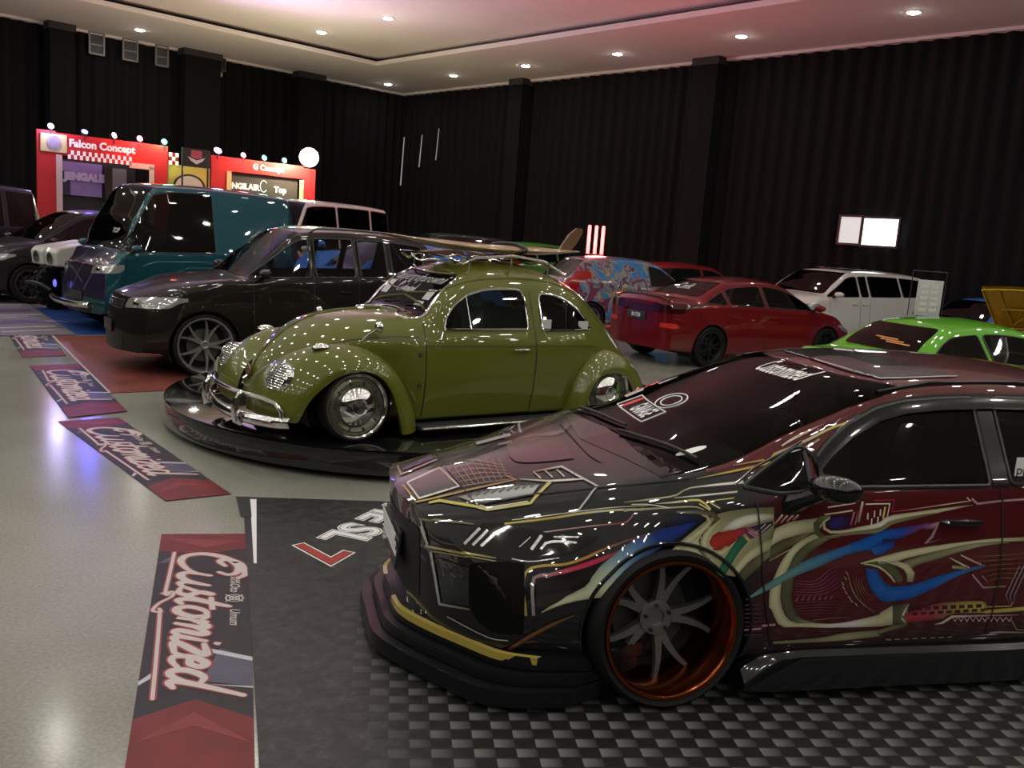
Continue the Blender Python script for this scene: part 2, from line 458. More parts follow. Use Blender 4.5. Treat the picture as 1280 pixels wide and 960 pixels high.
def concrete():
    m=mat('polished_concrete',(.30,.295,.25),.22)
    n,l,b=nodes_of(m); tc=n.new('ShaderNodeTexCoord')
    a=n.new('ShaderNodeTexNoise'); a.inputs['Scale'].default_value=.55; a.inputs['Detail'].default_value=6
    c=n.new('ShaderNodeTexNoise'); c.inputs['Scale'].default_value=60; c.inputs['Detail'].default_value=3
    r=n.new('ShaderNodeValToRGB'); r.color_ramp.elements[0].color=(.20,.20,.165,1); r.color_ramp.elements[1].color=(.32,.325,.285,1)
    r.color_ramp.elements[0].position=.3; r.color_ramp.elements[1].position=.75
    mx=n.new('ShaderNodeMix'); mx.data_type='RGBA'; mx.blend_type='OVERLAY'; mx.inputs['Factor'].default_value=.35
    l.new(tc.outputs['Object'],a.inputs['Vector']); l.new(tc.outputs['Object'],c.inputs['Vector'])
    l.new(a.outputs['Fac'],r.inputs['Fac']); l.new(r.outputs['Color'],mx.inputs['A']); l.new(c.outputs['Fac'],mx.inputs['B'])
    l.new(mx.outputs['Result'],b.inputs['Base Color'])
    rr=n.new('ShaderNodeMapRange'); rr.inputs['To Min'].default_value=.07; rr.inputs['To Max'].default_value=.26
    l.new(a.outputs['Fac'],rr.inputs['Value']); l.new(rr.outputs['Result'],b.inputs['Roughness'])
    return m
CEIL=mat('white_ceiling_paint',(.82,.78,.77),.85,noise=.05,nscale=3)
DRAPE=mat('black_drape',(.0042,.004,.0048),.9,noise=.35,nscale=9,spec=.25)
def slab(name, pts, mt, z0, z1, kind='structure'):
    o=MB().prism([(p.x,p.y) for p in pts],z0,z1).build(name,mt,smooth=False); o['kind']=kind; return o
slab('floor',[room(-.6,-.6),room(L1,-.6),room(L1,L2),room(-.6,L2)],concrete(),-.12,0)
def drape(name, p0, p1, z1, pitch=.42, amp=.07):
    d=(p1-p0); L=d.length; d.normalize(); nrm=Vector((-d.y,d.x,0)); n=int(L/pitch*8); V=[];F=[]; rnd=random.Random(3)
    for i in range(n+1):
        s=L*i/n; a=amp*math.sin(2*PI*s/pitch+1.3*math.sin(s*.9))+.03*math.sin(s*1.7); 
        for k in range(5):
            z=z1*k/4; V.append(p0+d*s+nrm*(a*(1.1-.25*k/4))+Vector((0,0,z+.0)))
    for i in range(n):
        for k in range(4): F.append((i*5+k,(i+1)*5+k,(i+1)*5+k+1,i*5+k+1))
    o=MB().add(V,F).build(name,DRAPE,sharp=0); o['kind']='structure'; return o
drape('wall_right',room(0,0),room(L1,0),ZC-.02)
drape('wall_back',room(0,0),room(0,L2),ZC-.02)
drape('wall_left',room(0,L2),room(L1,L2),ZC-.02)
drape('wall_front',room(L1,0),room(L1,L2),ZC-.02)
# ceiling: inner field, lowered border with a dark slot above its edge
SW=4.15
m=MB(); m.prism([(p.x,p.y) for p in (room(-.6,-.6),room(L1,-.6),room(L1,L2),room(-.6,L2))],ZC+.27,ZC+.4)
o=m.build('ceiling',CEIL,smooth=False); o['kind']='structure'
def soffit(name,a0,b0,a1,b1):
    return slab(name,[room(a0,b0),room(a1,b0),room(a1,b1),room(a0,b1)],CEIL,ZC,ZC+.13)
soffit('ceiling_border_right',-.6,-.6,L1,SW); soffit('ceiling_border_back',-.6,SW,SW,L2)
SLOT=mat('shade_dark_slot',(.05,.045,.045),.9,noise=.1)  # slot backing is coloured dark, the shade of the gap painted in
for nm,(a0,b0,a1,b1) in {'trim_1':(SW-.5,SW-.5,L1,SW-.42),'trim_2':(SW-.5,SW-.42,SW-.42,L2)}.items():
    slab(nm,[room(a0,b0),room(a1,b0),room(a1,b1),room(a0,b1)],SLOT,ZC+.13,ZC+.27)
# small cornice along the top of the drapes
for nm,(a0,b0,a1,b1) in {'trim_3':(-.12,-.12,L1,.16),'trim_4':(-.12,.16,.16,L2)}.items():
    slab(nm,[room(a0,b0),room(a1,b0),room(a1,b1),room(a0,b1)],CEIL,ZC-.07,ZC)
# drape-wrapped columns standing out of the right-hand wall
def column(name,a,b,wd,dp,z1=ZC-.0):
    n=40;P=[]
    m=MB(); cs=[(-wd/2,-dp/2),(wd/2,-dp/2),(wd/2,dp/2),(-wd/2,dp/2)]
    out=[]
    for i in range(4):
        p,q=cs[i],cs[(i+1)%4]
        for k in range(10):
            t=k/10; out.append((p[0]+(q[0]-p[0])*t+.012*math.sin(k*2.1+i),p[1]+(q[1]-p[1])*t+.012*math.cos(k*1.7+i)))
    pts=[room(a+u,b+v) for u,v in out]
    m.prism([(p.x,p.y) for p in pts],0,z1-.16)
    m2=MB().prism([(p.x,p.y) for p in [room(a+u*1.08,b+v*1.08) for u,v in cs]],z1-.20,z1-.001)
    o=m.build(name,DRAPE,sharp=30); o['kind']='structure'
    o2=m2.build(name+'_capital',mat('dark_grey_paint',(.03,.028,.03),.8,noise=.2),o,smooth=False)
column('column_1',14.5,.25,.80,.5); column('column_2',6.95,.25,.62,.5); column('column_3',.35,4.4,.5,1.0)
column('column_4',.35,8.4,.5,1.2); column('column_5',.35,12.65,.5,.7)
# ------------------------------------------------------------------ ceiling downlights
GLOW=mat('downlight_glow',(1,1,1),.5,emit=(1.0,.955,.87),es=150.)
TRIMW=mat('downlight_trim',(.7,.68,.66),.4,noise=.05)
dl_disc=MB().lathe([(.002,-.045),(.06,-.041),(.105,-.026),(.128,-.004)],20,axis='z').mesh('downlight_lens',GLOW)
dl_ring=MB().lathe([(.13,-.003),(.136,-.018),(.165,-.012),(.172,0)],20,axis='z').mesh('downlight_trim',TRIMW)
dl_n=0
def downlight(a,b,z,label,group=None):
    t=thing('ceiling_downlight',label,'ceiling light',room(a,b,z-.002),0,group)
    link('lens',dl_disc,t); link('trim_ring',dl_ring,t)
def rc(x,y): 
    v=Vector((x,y,0))-K; return v.dot(D1),v.dot(D2)
seen=[((-5.32,34.03),0,'round downlight in the white ceiling border, nearest the far corner'),
 ((-2.70,31.18),0,'second round downlight from the far corner along the right border'),
 ((-.29,28.57),0,'third round downlight from the far corner along the right border'),
 ((2.24,25.85),0,'fourth round downlight from the far corner along the right border'),
 ((4.93,22.80),0,'fifth round downlight from the far corner, above the draped column'),
 ((7.75,19.64),0,'round downlight in the border at the upper right of the picture'),
 ((-11.60,27.34),0,'purplish round downlight in the border above the three wall frames'),
 ((-4.03*.985,25.19*.985),1,'round downlight in the raised ceiling, right of the two there'),
 ((-6.35*.985,27.61*.985),1,'fainter round downlight in the raised ceiling, left of the two there')]
occ=[]
for (x,y),hi,lab in seen:
    a,b=rc(x,y); occ.append((a,b)); downlight(a,b,ZC+(.27 if hi else 0),lab)
for i in range(18):
    for j in range(14):
        a,b=2.0+2.5*i,2.0+2.5*j
        if a>L1-1 or b>L2-1: continue
        if any(abs(a-p)+abs(b-q)<2.6 for p,q in occ): continue
        hi=(a>SW+.3 and b>SW+.3)
        if not hi and abs(a-SW)<.4 or not hi and abs(b-SW)<.4: continue
        w_=room(a,b,ZC)
        if w_.y>14.5 and abs(w_.x)<w_.y*.68: continue       # the photograph shows none of these
        downlight(a,b,ZC+(.27 if hi else 0),'round recessed downlight overhead, outside the picture','downlights overhead')
PAL=[(0.28,0.27,0.15),(0.46,0.44,0.27),(0.17,0.165,0.09),(0.075,0.075,0.035),(0.62,0.6,0.54),(0.3,0.03,0.02),(0.3,0.02,0.06),(0.14,0.03,0.09),(0.05,0.03,0.08),(0.012,0.012,0.013),(0.42,0.24,0.25),(0.02,0.1,0.05),(0.03,0.14,0.08),(0.42,0.3,0.07),(0.5,0.44,0.12),(0.3,0.34,0.2),(0.5,0.52,0.34),(0.48,0.5,0.34),(0.45,0.5,0.36),(0.16,0.27,0.33),(0.06,0.14,0.28),(0.012,0.03,0.16),(0.5,0.52,0.38),(0.1,0.2,0.3),(0.45,0.2,0.05),(0.13,0.05,0.03),(0.085,0.018,0.014),(0.26,0.24,0.24),(0.3,0.25,0.25),(0.33,0.16,0.18),(0.5,0.03,0.08),(0.02,0.02,0.02),(0.02,0.012,0.014),(0.4,0.36,0.36),(0.01,0.015,0.05),(0.4,0.08,0.05),(0.02,0.015,0.05),(0.03,0.02,0.12),(0.03,0.01,0.02),(0.3,0.2,0.24),(0.16,0.26,0.26),(0.1,0.22,0.22),(0.05,0.17,0.25),(0.03,0.12,0.28),(0.008,0.085,0.36),(0.02,0.05,0.25),(0.01,0.05,0.28),(0.01,0.03,0.15),(0.2,0.08,0.2),(0.25,0.2,0.25),(0.01,0.06,0.26),(0.01,0.1,0.36),(0.02,0.1,0.28),(0.03,0.08,0.14),(0.2,0.05,0.09),(0.2,0.06,0.1),(0.16,0.05,0.05),(0.3,0.24,0.2),(0.36,0.3,0.26),(0.15,0.07,0.04),(0.16,0.09,0.03),(0.25,0.22,0.28),(0.25,0.12,0.06),(0.36,0.3,0.06),(0.4,0.34,0.06),(0.04,0.01,0.01),(0.05,0.012,0.01),(0.05,0.015,0.01),(0.3,0.12,0.1),(0.2,0.05,0.08),(0.4,0.04,0.1),(0.1,0.02,0.05),(0.03,0.06,0.14),(0.04,0.08,0.16),(0.055,0.024,0.03),(0.07,0.03,0.038),(0.06,0.024,0.03),(0.035,0.016,0.018),(0.12,0.06,0.16),(0.05,0.05,0.045),(0.35,0.18,0.06),(0.25,0.16,0.08),(0.25,0.14,0.07),(0.22,0.23,0.21),(0.3,0.32,0.32),(0.34,0.36,0.36),(0.1,0.11,0.1),(0.42,0.42,0.42),(0.2,0.19,0.2),(0.035,0.04,0.04),(0.02,0.022,0.022),(0.2,0.05,0.03),(0.16,0.08,0.02),(0.006,0.006,0.007)]
ART=[
([0,1,0,2],[91,839,578,91,839,578,70,835,598,61,839,586,49,831,618,30,839,592,27,827,639,-1,840,597,5,823,659,-32,841,601,-18,819,678,-64,842,601,-42,816,696,-96,844,596,-66,813,714,-127,847,587,-91,811,732,-158,850,576,-115,808,750,-189,853,563,-140,807,768,-219,855,549,-167,805,782,-252,856,542,-197,805,792,-283,856,550,-228,806,798,-312,855,565,-259,808,803,-336,853,584,-291,809,807,-357,850,606,-324,810,810,-375,846,631,-356,811,812,-392,842,656,-390,812,813,-408,838,682,-423,812,814,-425,833,708]),
([2,3,3,2],[-9,780,791,-9,783,787,-39,784,794,-38,788,784,-69,788,797,-67,793,781,-99,792,798,-97,798,779,-129,796,797,-126,802,778,-163,801,793,-152,806,775,-188,811,768,-163,809,766,-165,816,739,-149,812,751,-144,819,718,-129,815,730,-126,823,697,-109,819,707,-114,827,675,-93,825,680,-112,833,653,-94,833,648,-125,838,632,-115,840,623,-148,843,614,-144,844,608]),
([2,1,1,4],[-69,794,781,-69,795,778,-101,797,785,-100,799,778,-136,802,782,-128,804,772,-154,811,754,-134,809,755,-131,816,725,-115,811,739,-105,819,704,-90,813,723,-80,822,685,-63,815,706,-54,825,668,-37,818,688,-28,828,651,-12,821,670,-2,830,634,13,825,649,23,833,616,35,829,628,48,836,599,56,834,606,74,840,581,78,839,585]),
([3,3],[-87,838,623,-66,832,644,-41,843,593,-27,839,608]),
([0,1,1,1,0],[-196,813,765,-191,811,770,-176,816,743,-166,813,752,-158,820,721,-142,815,734,-142,823,699,-118,819,711,-135,828,678,-104,825,681,-139,833,659,-109,834,646,-152,837,645,-138,842,618,-172,838,643,-178,844,617,-195,838,653,-210,842,633,-219,836,668,-234,839,653,-245,833,684,-256,836,674,-272,831,700,-277,833,695]),
([5,5,5,6],[-140,828,678,-141,830,671,-154,824,703,-161,837,647,-179,822,718,-195,839,646,-209,823,725,-224,837,661,-240,824,728,-251,835,680,-271,825,732,-278,832,699,-301,825,739,-304,829,719]),
([0,4,4,0],[-182,822,719,-193,823,717,-205,819,739,-221,824,722,-230,817,757,-250,825,727,-258,816,771,-277,824,736,-289,816,781,-304,823,746,-320,816,786,-332,823,753,-353,817,789,-361,823,758,-386,817,789,-391,822,763,-420,818,789,-421,822,767]),  # cream stroke, with a bright reflection painted into its white core
([7,8,9],[-274,826,729,-318,835,690,-309,826,736,-346,834,697,-345,825,744,-372,832,710,-382,824,752,-395,829,726,-418,823,760,-418,826,743]),
([6,10,10],[-284,824,739,-280,825,734,-348,834,696,-344,835,692]),
([6,10,10],[-299,825,737,-295,826,733,-357,834,700,-353,835,696]),
([6,10,10],[-314,826,736,-311,827,731,-366,833,705,-363,834,700]),
([10,4],[-338,831,711,-342,832,708,-383,825,749,-386,825,747]),
([10,4],[-364,831,715,-367,832,712,-408,825,749,-411,826,746]),
([11,12,11],[-274,830,705,-318,835,690,-256,834,681,-295,839,668,-237,839,658,-273,842,644,-220,842,634,-255,846,619,-204,846,610,-238,850,593,-188,850,585,-223,853,566,-174,853,559,-208,856,538]),
([13,14],[-296,832,700,-291,833,694,-318,836,686,-313,837,679]),
([1,1,0],[-250,853,578,-266,856,547,-271,849,603,-284,854,570,-294,845,628,-304,852,591,-321,843,649,-328,849,609,-352,840,666,-355,847,625,-385,838,681,-384,845,637,-419,836,693,-415,844,646]),
([3,3,2],[-266,856,547,-290,859,516,-284,854,570,-309,858,533,-304,852,591,-328,856,549,-328,849,609,-346,855,566,-355,847,625,-365,854,583,-384,845,637,-385,851,600,-415,844,646,-405,849,616]),
([15,16,17,18,19,20,21,21,21],[511,752,380,506,753,378,490,757,398,482,759,392,468,761,415,457,765,405,445,765,432,431,771,417,422,770,448,405,778,426,399,776,463,379,786,436,376,783,478,353,796,444,353,790,494,327,806,452,336,793,516,301,818,459,325,792,542,276,831,466,309,793,565,252,843,475,290,795,585,229,848,491,270,797,605,220,844,517,248,798,623,210,838,543,226,796,641,197,833,568,203,793,658,176,828,587,179,792,674,153,825,605,154,791,688,128,823,620,127,791,700,101,821,634,101,792,712,75,819,648,74,793,723,48,818,662,46,794,732,21,816,676,17,797,738,-5,814,690,-12,798,746,-31,812,705,-41,800,752,-56,810,723,-70,801,759,-79,807,742,-99,803,766,-102,804,761]),
([22,19,23],[345,794,493,344,795,490,318,804,505,317,806,500,293,814,519,290,817,513,273,820,541,268,823,536,256,820,566,251,823,562,236,816,589,231,820,585,211,814,608,207,817,604,184,812,626,182,814,623,158,809,644,156,811,642]),
([13,13,13,24,25,26],[572,740,363,562,742,364,576,739,392,567,741,394,581,734,420,571,736,421,584,728,447,575,729,448,585,717,473,575,720,474,583,707,500,573,710,499,572,696,525,565,701,521,549,693,544,545,699,537,521,698,553,520,704,545,494,706,559,494,711,550,467,716,563,467,720,554,441,726,567,440,730,558,415,734,574,414,739,565,390,742,584,388,747,575,366,750,596,363,755,587,342,758,609,339,763,600,318,764,623,315,770,615,294,770,637,291,775,630,269,775,650,267,780,643,244,779,661,241,784,654,217,783,672,215,787,665,190,785,682,188,789,675,163,788,691,161,791,685,135,790,700,134,792,695,107,793,707,106,794,703,79,795,713,78,796,711]),
([27,28,29,30,30,26],[545,745,364,531,748,365,548,745,395,535,747,396,551,739,424,538,742,426,553,733,453,540,736,454,552,723,481,538,727,481,544,714,512,532,720,504,514,717,526,512,723,513,485,726,529,484,732,515,459,732,538,456,739,524,432,739,548,429,747,533,405,746,559,402,755,543,379,754,570,375,763,554,353,762,582,348,772,565,328,771,595,323,780,578,303,780,607,298,789,592,277,787,619,272,795,607,251,792,631,247,798,624,225,794,645,224,795,643]),
([31,32,9],[530,725,493,527,749,395,504,730,501,503,754,400,477,736,510,480,759,407,451,742,518,459,763,418,426,750,528,439,767,432,400,758,537,421,770,448,375,766,547,403,774,464,350,775,556,384,780,479,325,784,565,364,785,494,301,794,574,345,790,508]),
([14,13,1,1,0,1],[630,561,682,630,567,675,602,570,688,602,576,681,575,579,694,575,585,687,548,588,701,548,595,693,520,598,707,521,605,699,494,608,714,494,615,706,467,619,721,467,626,713,440,630,728,441,637,720,414,640,736,414,648,728,388,651,744,388,658,736,361,661,751,362,668,744,335,672,759,336,679,751,309,682,765,309,689,758,282,693,772,283,699,764,255,703,777,256,709,770,228,712,782,229,718,775,201,721,786,202,727,779,174,730,789,175,735,782,146,738,792,147,743,785,119,752,786,118,744,796,138,747,785,137,741,792,166,739,782,165,734,788,192,725,786,193,733,776,164,734,788,165,739,782,136,741,792,137,746,786,108,748,796,109,753,789,80,754,799,81,759,793,51,760,802,52,764,796,22,765,805,23,769,799,-7,770,808,-6,773,802,-37,774,811,-36,777,805,-66,778,812,-66,781,807,-96,784,811,-95,786,807,-122,793,801,-121,794,799]),
([4,4,0],[600,563,695,600,566,693,573,573,701,573,575,699,546,582,708,546,584,705,519,592,714,519,594,712,492,602,721,492,604,719,466,612,728,466,615,725,439,623,735,440,626,733,413,634,742,413,636,740,387,645,749,387,647,747,361,656,757,361,658,754,335,666,763,335,669,761,309,677,770,309,679,768,283,687,777,283,689,774,256,696,783,256,699,780,229,706,788,230,708,785,202,714,792,203,716,790,175,722,796,176,724,794,148,730,800,148,732,798,120,737,804,120,739,801,92,743,807,92,745,805]),
([33,10,10,5,10],[491,643,670,491,646,665,464,653,677,464,656,673,437,664,685,436,667,680,410,676,692,410,679,688,383,688,700,383,691,696,356,700,707,356,702,703,330,711,714,329,713,710,302,721,721,302,724,717,275,732,727,275,734,723,248,741,732,248,743,728,219,749,737,219,751,733,192,756,743,190,758,739,173,753,758,171,755,756,153,746,780,151,747,778]),
([2,1,0,4,4],[185,705,808,185,708,805,156,711,814,156,715,811,126,718,819,127,722,816,97,723,825,98,728,820,67,728,830,68,733,825,37,733,835,38,738,831,7,737,841,7,743,836,-24,738,849,-24,744,844,-53,731,863,-54,736,859,-85,727,874,-85,732,869,-118,729,879,-116,734,874,-150,731,883,-148,738,878,-182,733,888,-180,741,882,-214,736,893,-211,744,885,-246,739,897,-243,748,889,-278,741,901,-275,751,892,-311,743,906,-308,754,895]),
([0,4,1],[-10,746,838,-9,749,835,-41,751,842,-41,754,838,-73,754,846,-73,758,842,-106,758,851,-105,762,845,-139,761,855,-138,765,849,-172,764,859,-171,768,853,-205,767,863,-204,771,857,-238,769,867,-237,774,861,-272,772,871,-271,776,865]),
([0,1,14,14],[69,746,813,69,747,811,40,750,818,40,753,814,11,755,822,12,759,817,-18,758,827,-18,763,820,-48,761,831,-47,766,825,-78,764,836,-77,769,829,-109,769,837,-105,774,830,-133,782,824,-127,785,819,-151,795,806,-145,796,801]),
([1,4],[159,721,804,160,724,801,131,730,808,131,732,804,102,738,810,103,740,806,74,748,809,75,750,806,46,758,807,47,760,803,18,768,804,19,769,800]),
([14,14],[-139,779,832,-139,781,829,-196,782,840,-195,785,837,-253,786,848,-252,788,844]),
([14,1],[-106,779,824,-103,781,819,-149,797,802,-146,798,797]),
([14,1],[-141,777,835,-137,779,831,-190,798,809,-186,800,805]),
([9,34,9],[36,776,782,40,796,730,2,782,784,8,798,737,-32,787,785,-23,800,743,-67,792,785,-55,802,749,-102,797,784,-87,804,754,-130,805,770,-120,807,759]),
([1,1,0],[-429,829,729,-410,842,660,-461,827,742,-438,839,674,-495,825,754,-466,837,686,-530,824,759,-497,836,694,-567,823,763,-529,835,701,-604,823,766,-561,834,706,-641,822,769,-593,833,710,-678,822,772,-626,833,713]),
([3,3,2],[-410,842,660,-404,851,600,-439,839,675,-430,848,620,-469,837,687,-459,846,637,-502,836,695,-490,844,651,-535,834,702,-521,841,665,-569,833,708,-551,838,681,-603,833,713,-579,835,699]),
([2,0],[-403,851,602,-405,851,599,-434,848,618,-438,849,613,-466,846,633,-469,847,628,-499,844,647,-501,845,644]),
([35,10,4],[-422,825,749,-429,826,744,-459,818,786,-465,819,781]),
([35,10,4],[-450,824,753,-456,825,748,-483,819,785,-489,820,780]),
([35,10,4],[-477,824,758,-484,825,753,-507,819,785,-514,820,780]),
([35,10,4],[-505,823,763,-511,824,757,-532,819,785,-538,820,779]),
([2,3,3,2],[-685,822,769,-682,821,779,-652,825,756,-639,821,777,-635,828,739,-605,826,749,-635,832,717,-610,834,705,-657,835,700,-651,838,684,-693,836,695,-694,838,684,-733,836,695,-733,837,691]),
([1,1,1,4,1,1,1,2],[-685,823,766,-682,822,771,-661,826,751,-650,825,756,-663,830,729,-651,831,723,-688,832,717,-685,834,705,-721,832,716,-722,835,704,-755,832,719,-757,834,705,-789,831,724,-792,834,709,-823,830,730,-827,833,712,-858,829,735,-862,833,716,-892,828,740,-898,832,720,-923,827,748,-936,831,727,-949,824,766,-963,828,746,-987,822,776,-994,826,754,-1024,821,780,-1028,825,759,-1060,821,784,-1064,825,763,-1096,820,787,-1100,824,767,-1133,820,791,-1137,823,772,-1169,819,795,-1173,823,777,-1206,819,798,-1210,822,782,-1243,818,802,-1246,821,788,-1281,818,805,-1283,820,794,-1318,817,809,-1320,819,800,-1356,817,812,-1357,818,806,-1394,816,815,-1394,817,812]),
([2,2,2,3],[-638,837,691,-638,837,689,-672,836,696,-673,837,691,-707,835,701,-708,837,692,-742,834,705,-743,836,694,-777,834,709,-779,836,696,-812,833,712,-814,836,699,-848,833,714,-849,836,700,-883,833,717,-886,836,700,-916,832,721,-924,835,703,-943,830,735,-955,832,720,-975,827,750,-983,829,736,-1012,826,758,-1016,828,744,-1048,825,764,-1052,827,751,-1084,824,770,-1087,826,757,-1121,823,774,-1123,825,764,-1158,822,778,-1160,824,770,-1195,822,781,-1196,823,776,-1233,822,784,-1233,822,782]),
([36,37,38],[-665,825,753,-667,828,738,-700,822,772,-701,832,718,-740,821,778,-744,831,726,-782,821,777,-786,829,736]),
([4,4],[-671,814,813,-672,815,808,-736,812,821,-737,813,816,-802,811,829,-803,812,824]),
([1,4],[-656,819,785,-658,820,779,-723,818,792,-724,819,786,-790,817,800,-791,818,794]),
([10,6],[-802,819,791,-795,818,792,-785,829,735,-778,829,737]),
([4,10,2],[-845,811,831,-833,810,833,-825,827,747,-813,826,749]),
([5,10],[-820,818,796,-815,818,797,-806,828,740,-802,828,741]),
([4,4,1],[-852,812,824,-852,813,819,-912,812,825,-912,813,820,-975,812,825,-968,814,820,-961,824,763,-955,824,764]),
([14,14],[-953,816,810,-944,815,811,-943,825,761,-934,824,762]),
([6,6,10,1,4],[-895,809,838,-895,810,834,-996,809,840,-990,810,836,-985,819,791,-980,820,787,-1049,819,797,-1050,819,793,-1114,817,804,-1115,818,800,-1180,816,811,-1180,817,807,-1246,815,819,-1247,816,814,-1313,814,826,-1314,815,822,-1377,813,832,-1385,813,830,-1360,810,844,-1363,809,847]),
([10,39,10],[-1392,810,844,-1383,812,836,-1419,815,824,-1415,817,813,-1532,813,833,-1533,815,824,-1600,813,837,-1600,815,827,-1667,812,841,-1668,814,830]),
([4,4],[-868,820,786,-862,820,786,-866,825,759,-860,825,760]),
([4,4],[-900,818,794,-894,818,795,-899,823,768,-893,823,768]),
([4,4],[-929,818,800,-923,817,801,-927,822,773,-921,822,774]),
([4,4],[-887,824,763,-881,824,763,-885,829,736,-879,829,736]),
([4,4],[-918,823,770,-911,823,770,-916,828,743,-910,828,744]),
([0,1,1,1,1,1,1,4,4,1,1],[-609,834,707,-638,837,688,-577,836,694,-607,839,679,-546,839,679,-578,841,668,-518,842,662,-553,844,651,-494,845,640,-531,846,632,-474,849,616,-513,850,610,-457,853,591,-501,854,584,-443,856,563,-489,856,559,-432,858,534,-476,858,533,-421,860,505,-468,860,507,-418,861,474,-468,861,477,-419,862,441,-470,862,447,-423,861,408,-475,862,428,-437,861,396,-487,861,397,-456,859,363,-505,859,368,-477,857,332,-531,858,344,-510,855,314,-564,857,332,-547,855,312,-597,856,329,-583,855,311,-631,856,328,-620,854,308,-665,856,325,-657,854,305,-699,856,321,-694,854,302,-733,856,319,-731,854,300,-766,856,320,-768,854,299,-799,856,322,-806,854,297,-832,856,327,-843,854,296,-864,857,332,-881,853,295,-896,857,337,-919,853,294,-929,858,343,-958,853,294,-961,858,350,-994,853,293,-965,859,359,-1001,854,296,-991,860,374,-1039,854,298,-1019,860,389]),
([2,3,3,3,3,3,0],[-638,837,688,-686,838,684,-605,839,679,-658,841,670,-574,841,665,-632,843,655,-547,844,647,-606,846,639,-524,847,626,-582,848,622,-508,851,600,-560,851,602,-495,855,572,-543,854,580,-482,857,545,-531,856,555,-470,859,517,-524,859,527,-467,861,486,-522,861,499,-470,861,454,-523,861,470,-473,862,431,-520,861,458,-487,861,399,-528,862,428,-506,859,367,-540,861,398,-534,857,342,-560,859,370,-570,857,332,-588,858,348,-606,856,329,-621,857,336,-643,856,327,-654,856,327]),
([3,3,2],[-1039,854,298,-1019,860,389,-1075,854,298,-1057,861,392,-1111,854,299,-1096,861,394]),
([0,4,0],[-1103,861,389,-1097,861,392,-1090,859,358,-1082,859,362,-1084,856,327,-1075,856,326,-1113,854,297,-1111,854,295]),
([40,41,41,42,43,44,44,45,7],[-313,861,446,-319,861,444,-338,861,465,-348,861,456,-362,861,483,-377,861,467,-387,861,501,-406,861,479,-414,859,517,-435,861,491,-442,858,531,-463,860,506,-471,857,546,-491,859,520,-498,856,562,-521,858,532,-526,855,578,-552,857,543,-555,853,592,-583,857,553,-586,851,604,-614,856,563,-618,849,615,-645,855,574,-650,848,625,-676,854,586,-683,846,634,-707,852,598,-716,845,643,-739,850,608,-750,844,652,-772,849,617,-783,842,663,-806,848,624,-816,840,673,-840,847,630,-849,839,684,-876,847,633,-883,837,694,-911,847,637,-916,835,705,-931,844,654,-951,833,715,-939,841,674,-987,832,719,-975,840,675,-1023,832,723,-1011,840,677,-1060,831,727,-1046,839,684,-1097,831,731,-1080,837,695,-1134,830,737,-1113,835,709,-1170,829,744,-1145,832,722]),
([44,46,47],[-880,845,647,-897,850,613,-917,843,663,-932,850,612,-959,842,668,-963,848,625,-1002,841,673,-994,846,639]),
([7,48,10],[-1113,831,730,-1139,833,717,-1149,830,735,-1164,834,714,-1185,829,740,-1189,834,716,-1221,828,746,-1209,831,729]),
([10,49,10,26],[-1224,829,743,-1218,828,746,-1191,841,678,-1178,839,686,-1161,844,660,-1145,845,653,-1235,842,673,-1236,842,670]),
([1,1,1,1,0],[-835,855,581,-835,855,578,-868,854,589,-870,855,577,-901,852,597,-906,855,576,-935,851,605,-941,855,576,-969,850,612,-976,855,577,-1003,849,619,-1011,855,582,-1038,849,625,-1045,854,591,-1073,848,630,-1079,853,598,-1109,847,635,-1114,852,604,-1144,847,639,-1150,851,610,-1180,846,643,-1185,850,616,-1217,846,646,-1221,850,622,-1253,846,650,-1257,849,627,-1290,845,653,-1293,848,634,-1327,845,656,-1329,847,640,-1364,845,659,-1365,847,645,-1402,844,662,-1402,846,649,-1439,844,665,-1440,846,651,-1477,843,667,-1478,846,653,-1516,843,669,-1516,846,653,-1554,843,670,-1555,846,654,-1593,843,671,-1594,846,654,-1632,843,671,-1633,846,654,-1671,843,672,-1672,846,654]),
([2,2,0,3],[-1044,855,580,-1085,858,547,-1077,854,590,-1112,857,562,-1111,853,599,-1144,856,572,-1146,851,607,-1176,856,579,-1181,851,614,-1209,855,586,-1217,850,621,-1243,854,594,-1253,849,627,-1276,853,602,-1289,848,633,-1309,852,610,-1325,847,638,-1343,851,617,-1362,847,644,-1377,850,624,-1399,846,648,-1412,849,631,-1437,846,651,-1447,848,636,-1475,846,653,-1482,848,640,-1513,846,654,-1518,847,642,-1552,846,654,-1555,847,645,-1591,846,654,-1591,847,647]),
([3,3,3],[-841,855,577,-842,856,572,-878,854,583,-880,856,566,-918,854,587,-916,857,559,-960,855,582,-949,858,548,-1003,856,565,-977,859,532,-1035,859,535,-1002,860,513,-1056,861,502,-1026,862,486]),
([0,1,1,2],[-976,855,582,-976,856,574,-1020,855,583,-1017,857,563,-1069,856,571,-1050,858,547,-1108,859,533,-1068,860,525,-1104,862,490,-1072,862,494]),
([1,1,1],[-853,855,579,-853,855,575,-890,855,574,-890,856,569,-928,856,565,-925,857,558,-961,858,545,-957,858,540,-991,860,522,-985,860,517,-1015,862,494,-1011,862,491]),
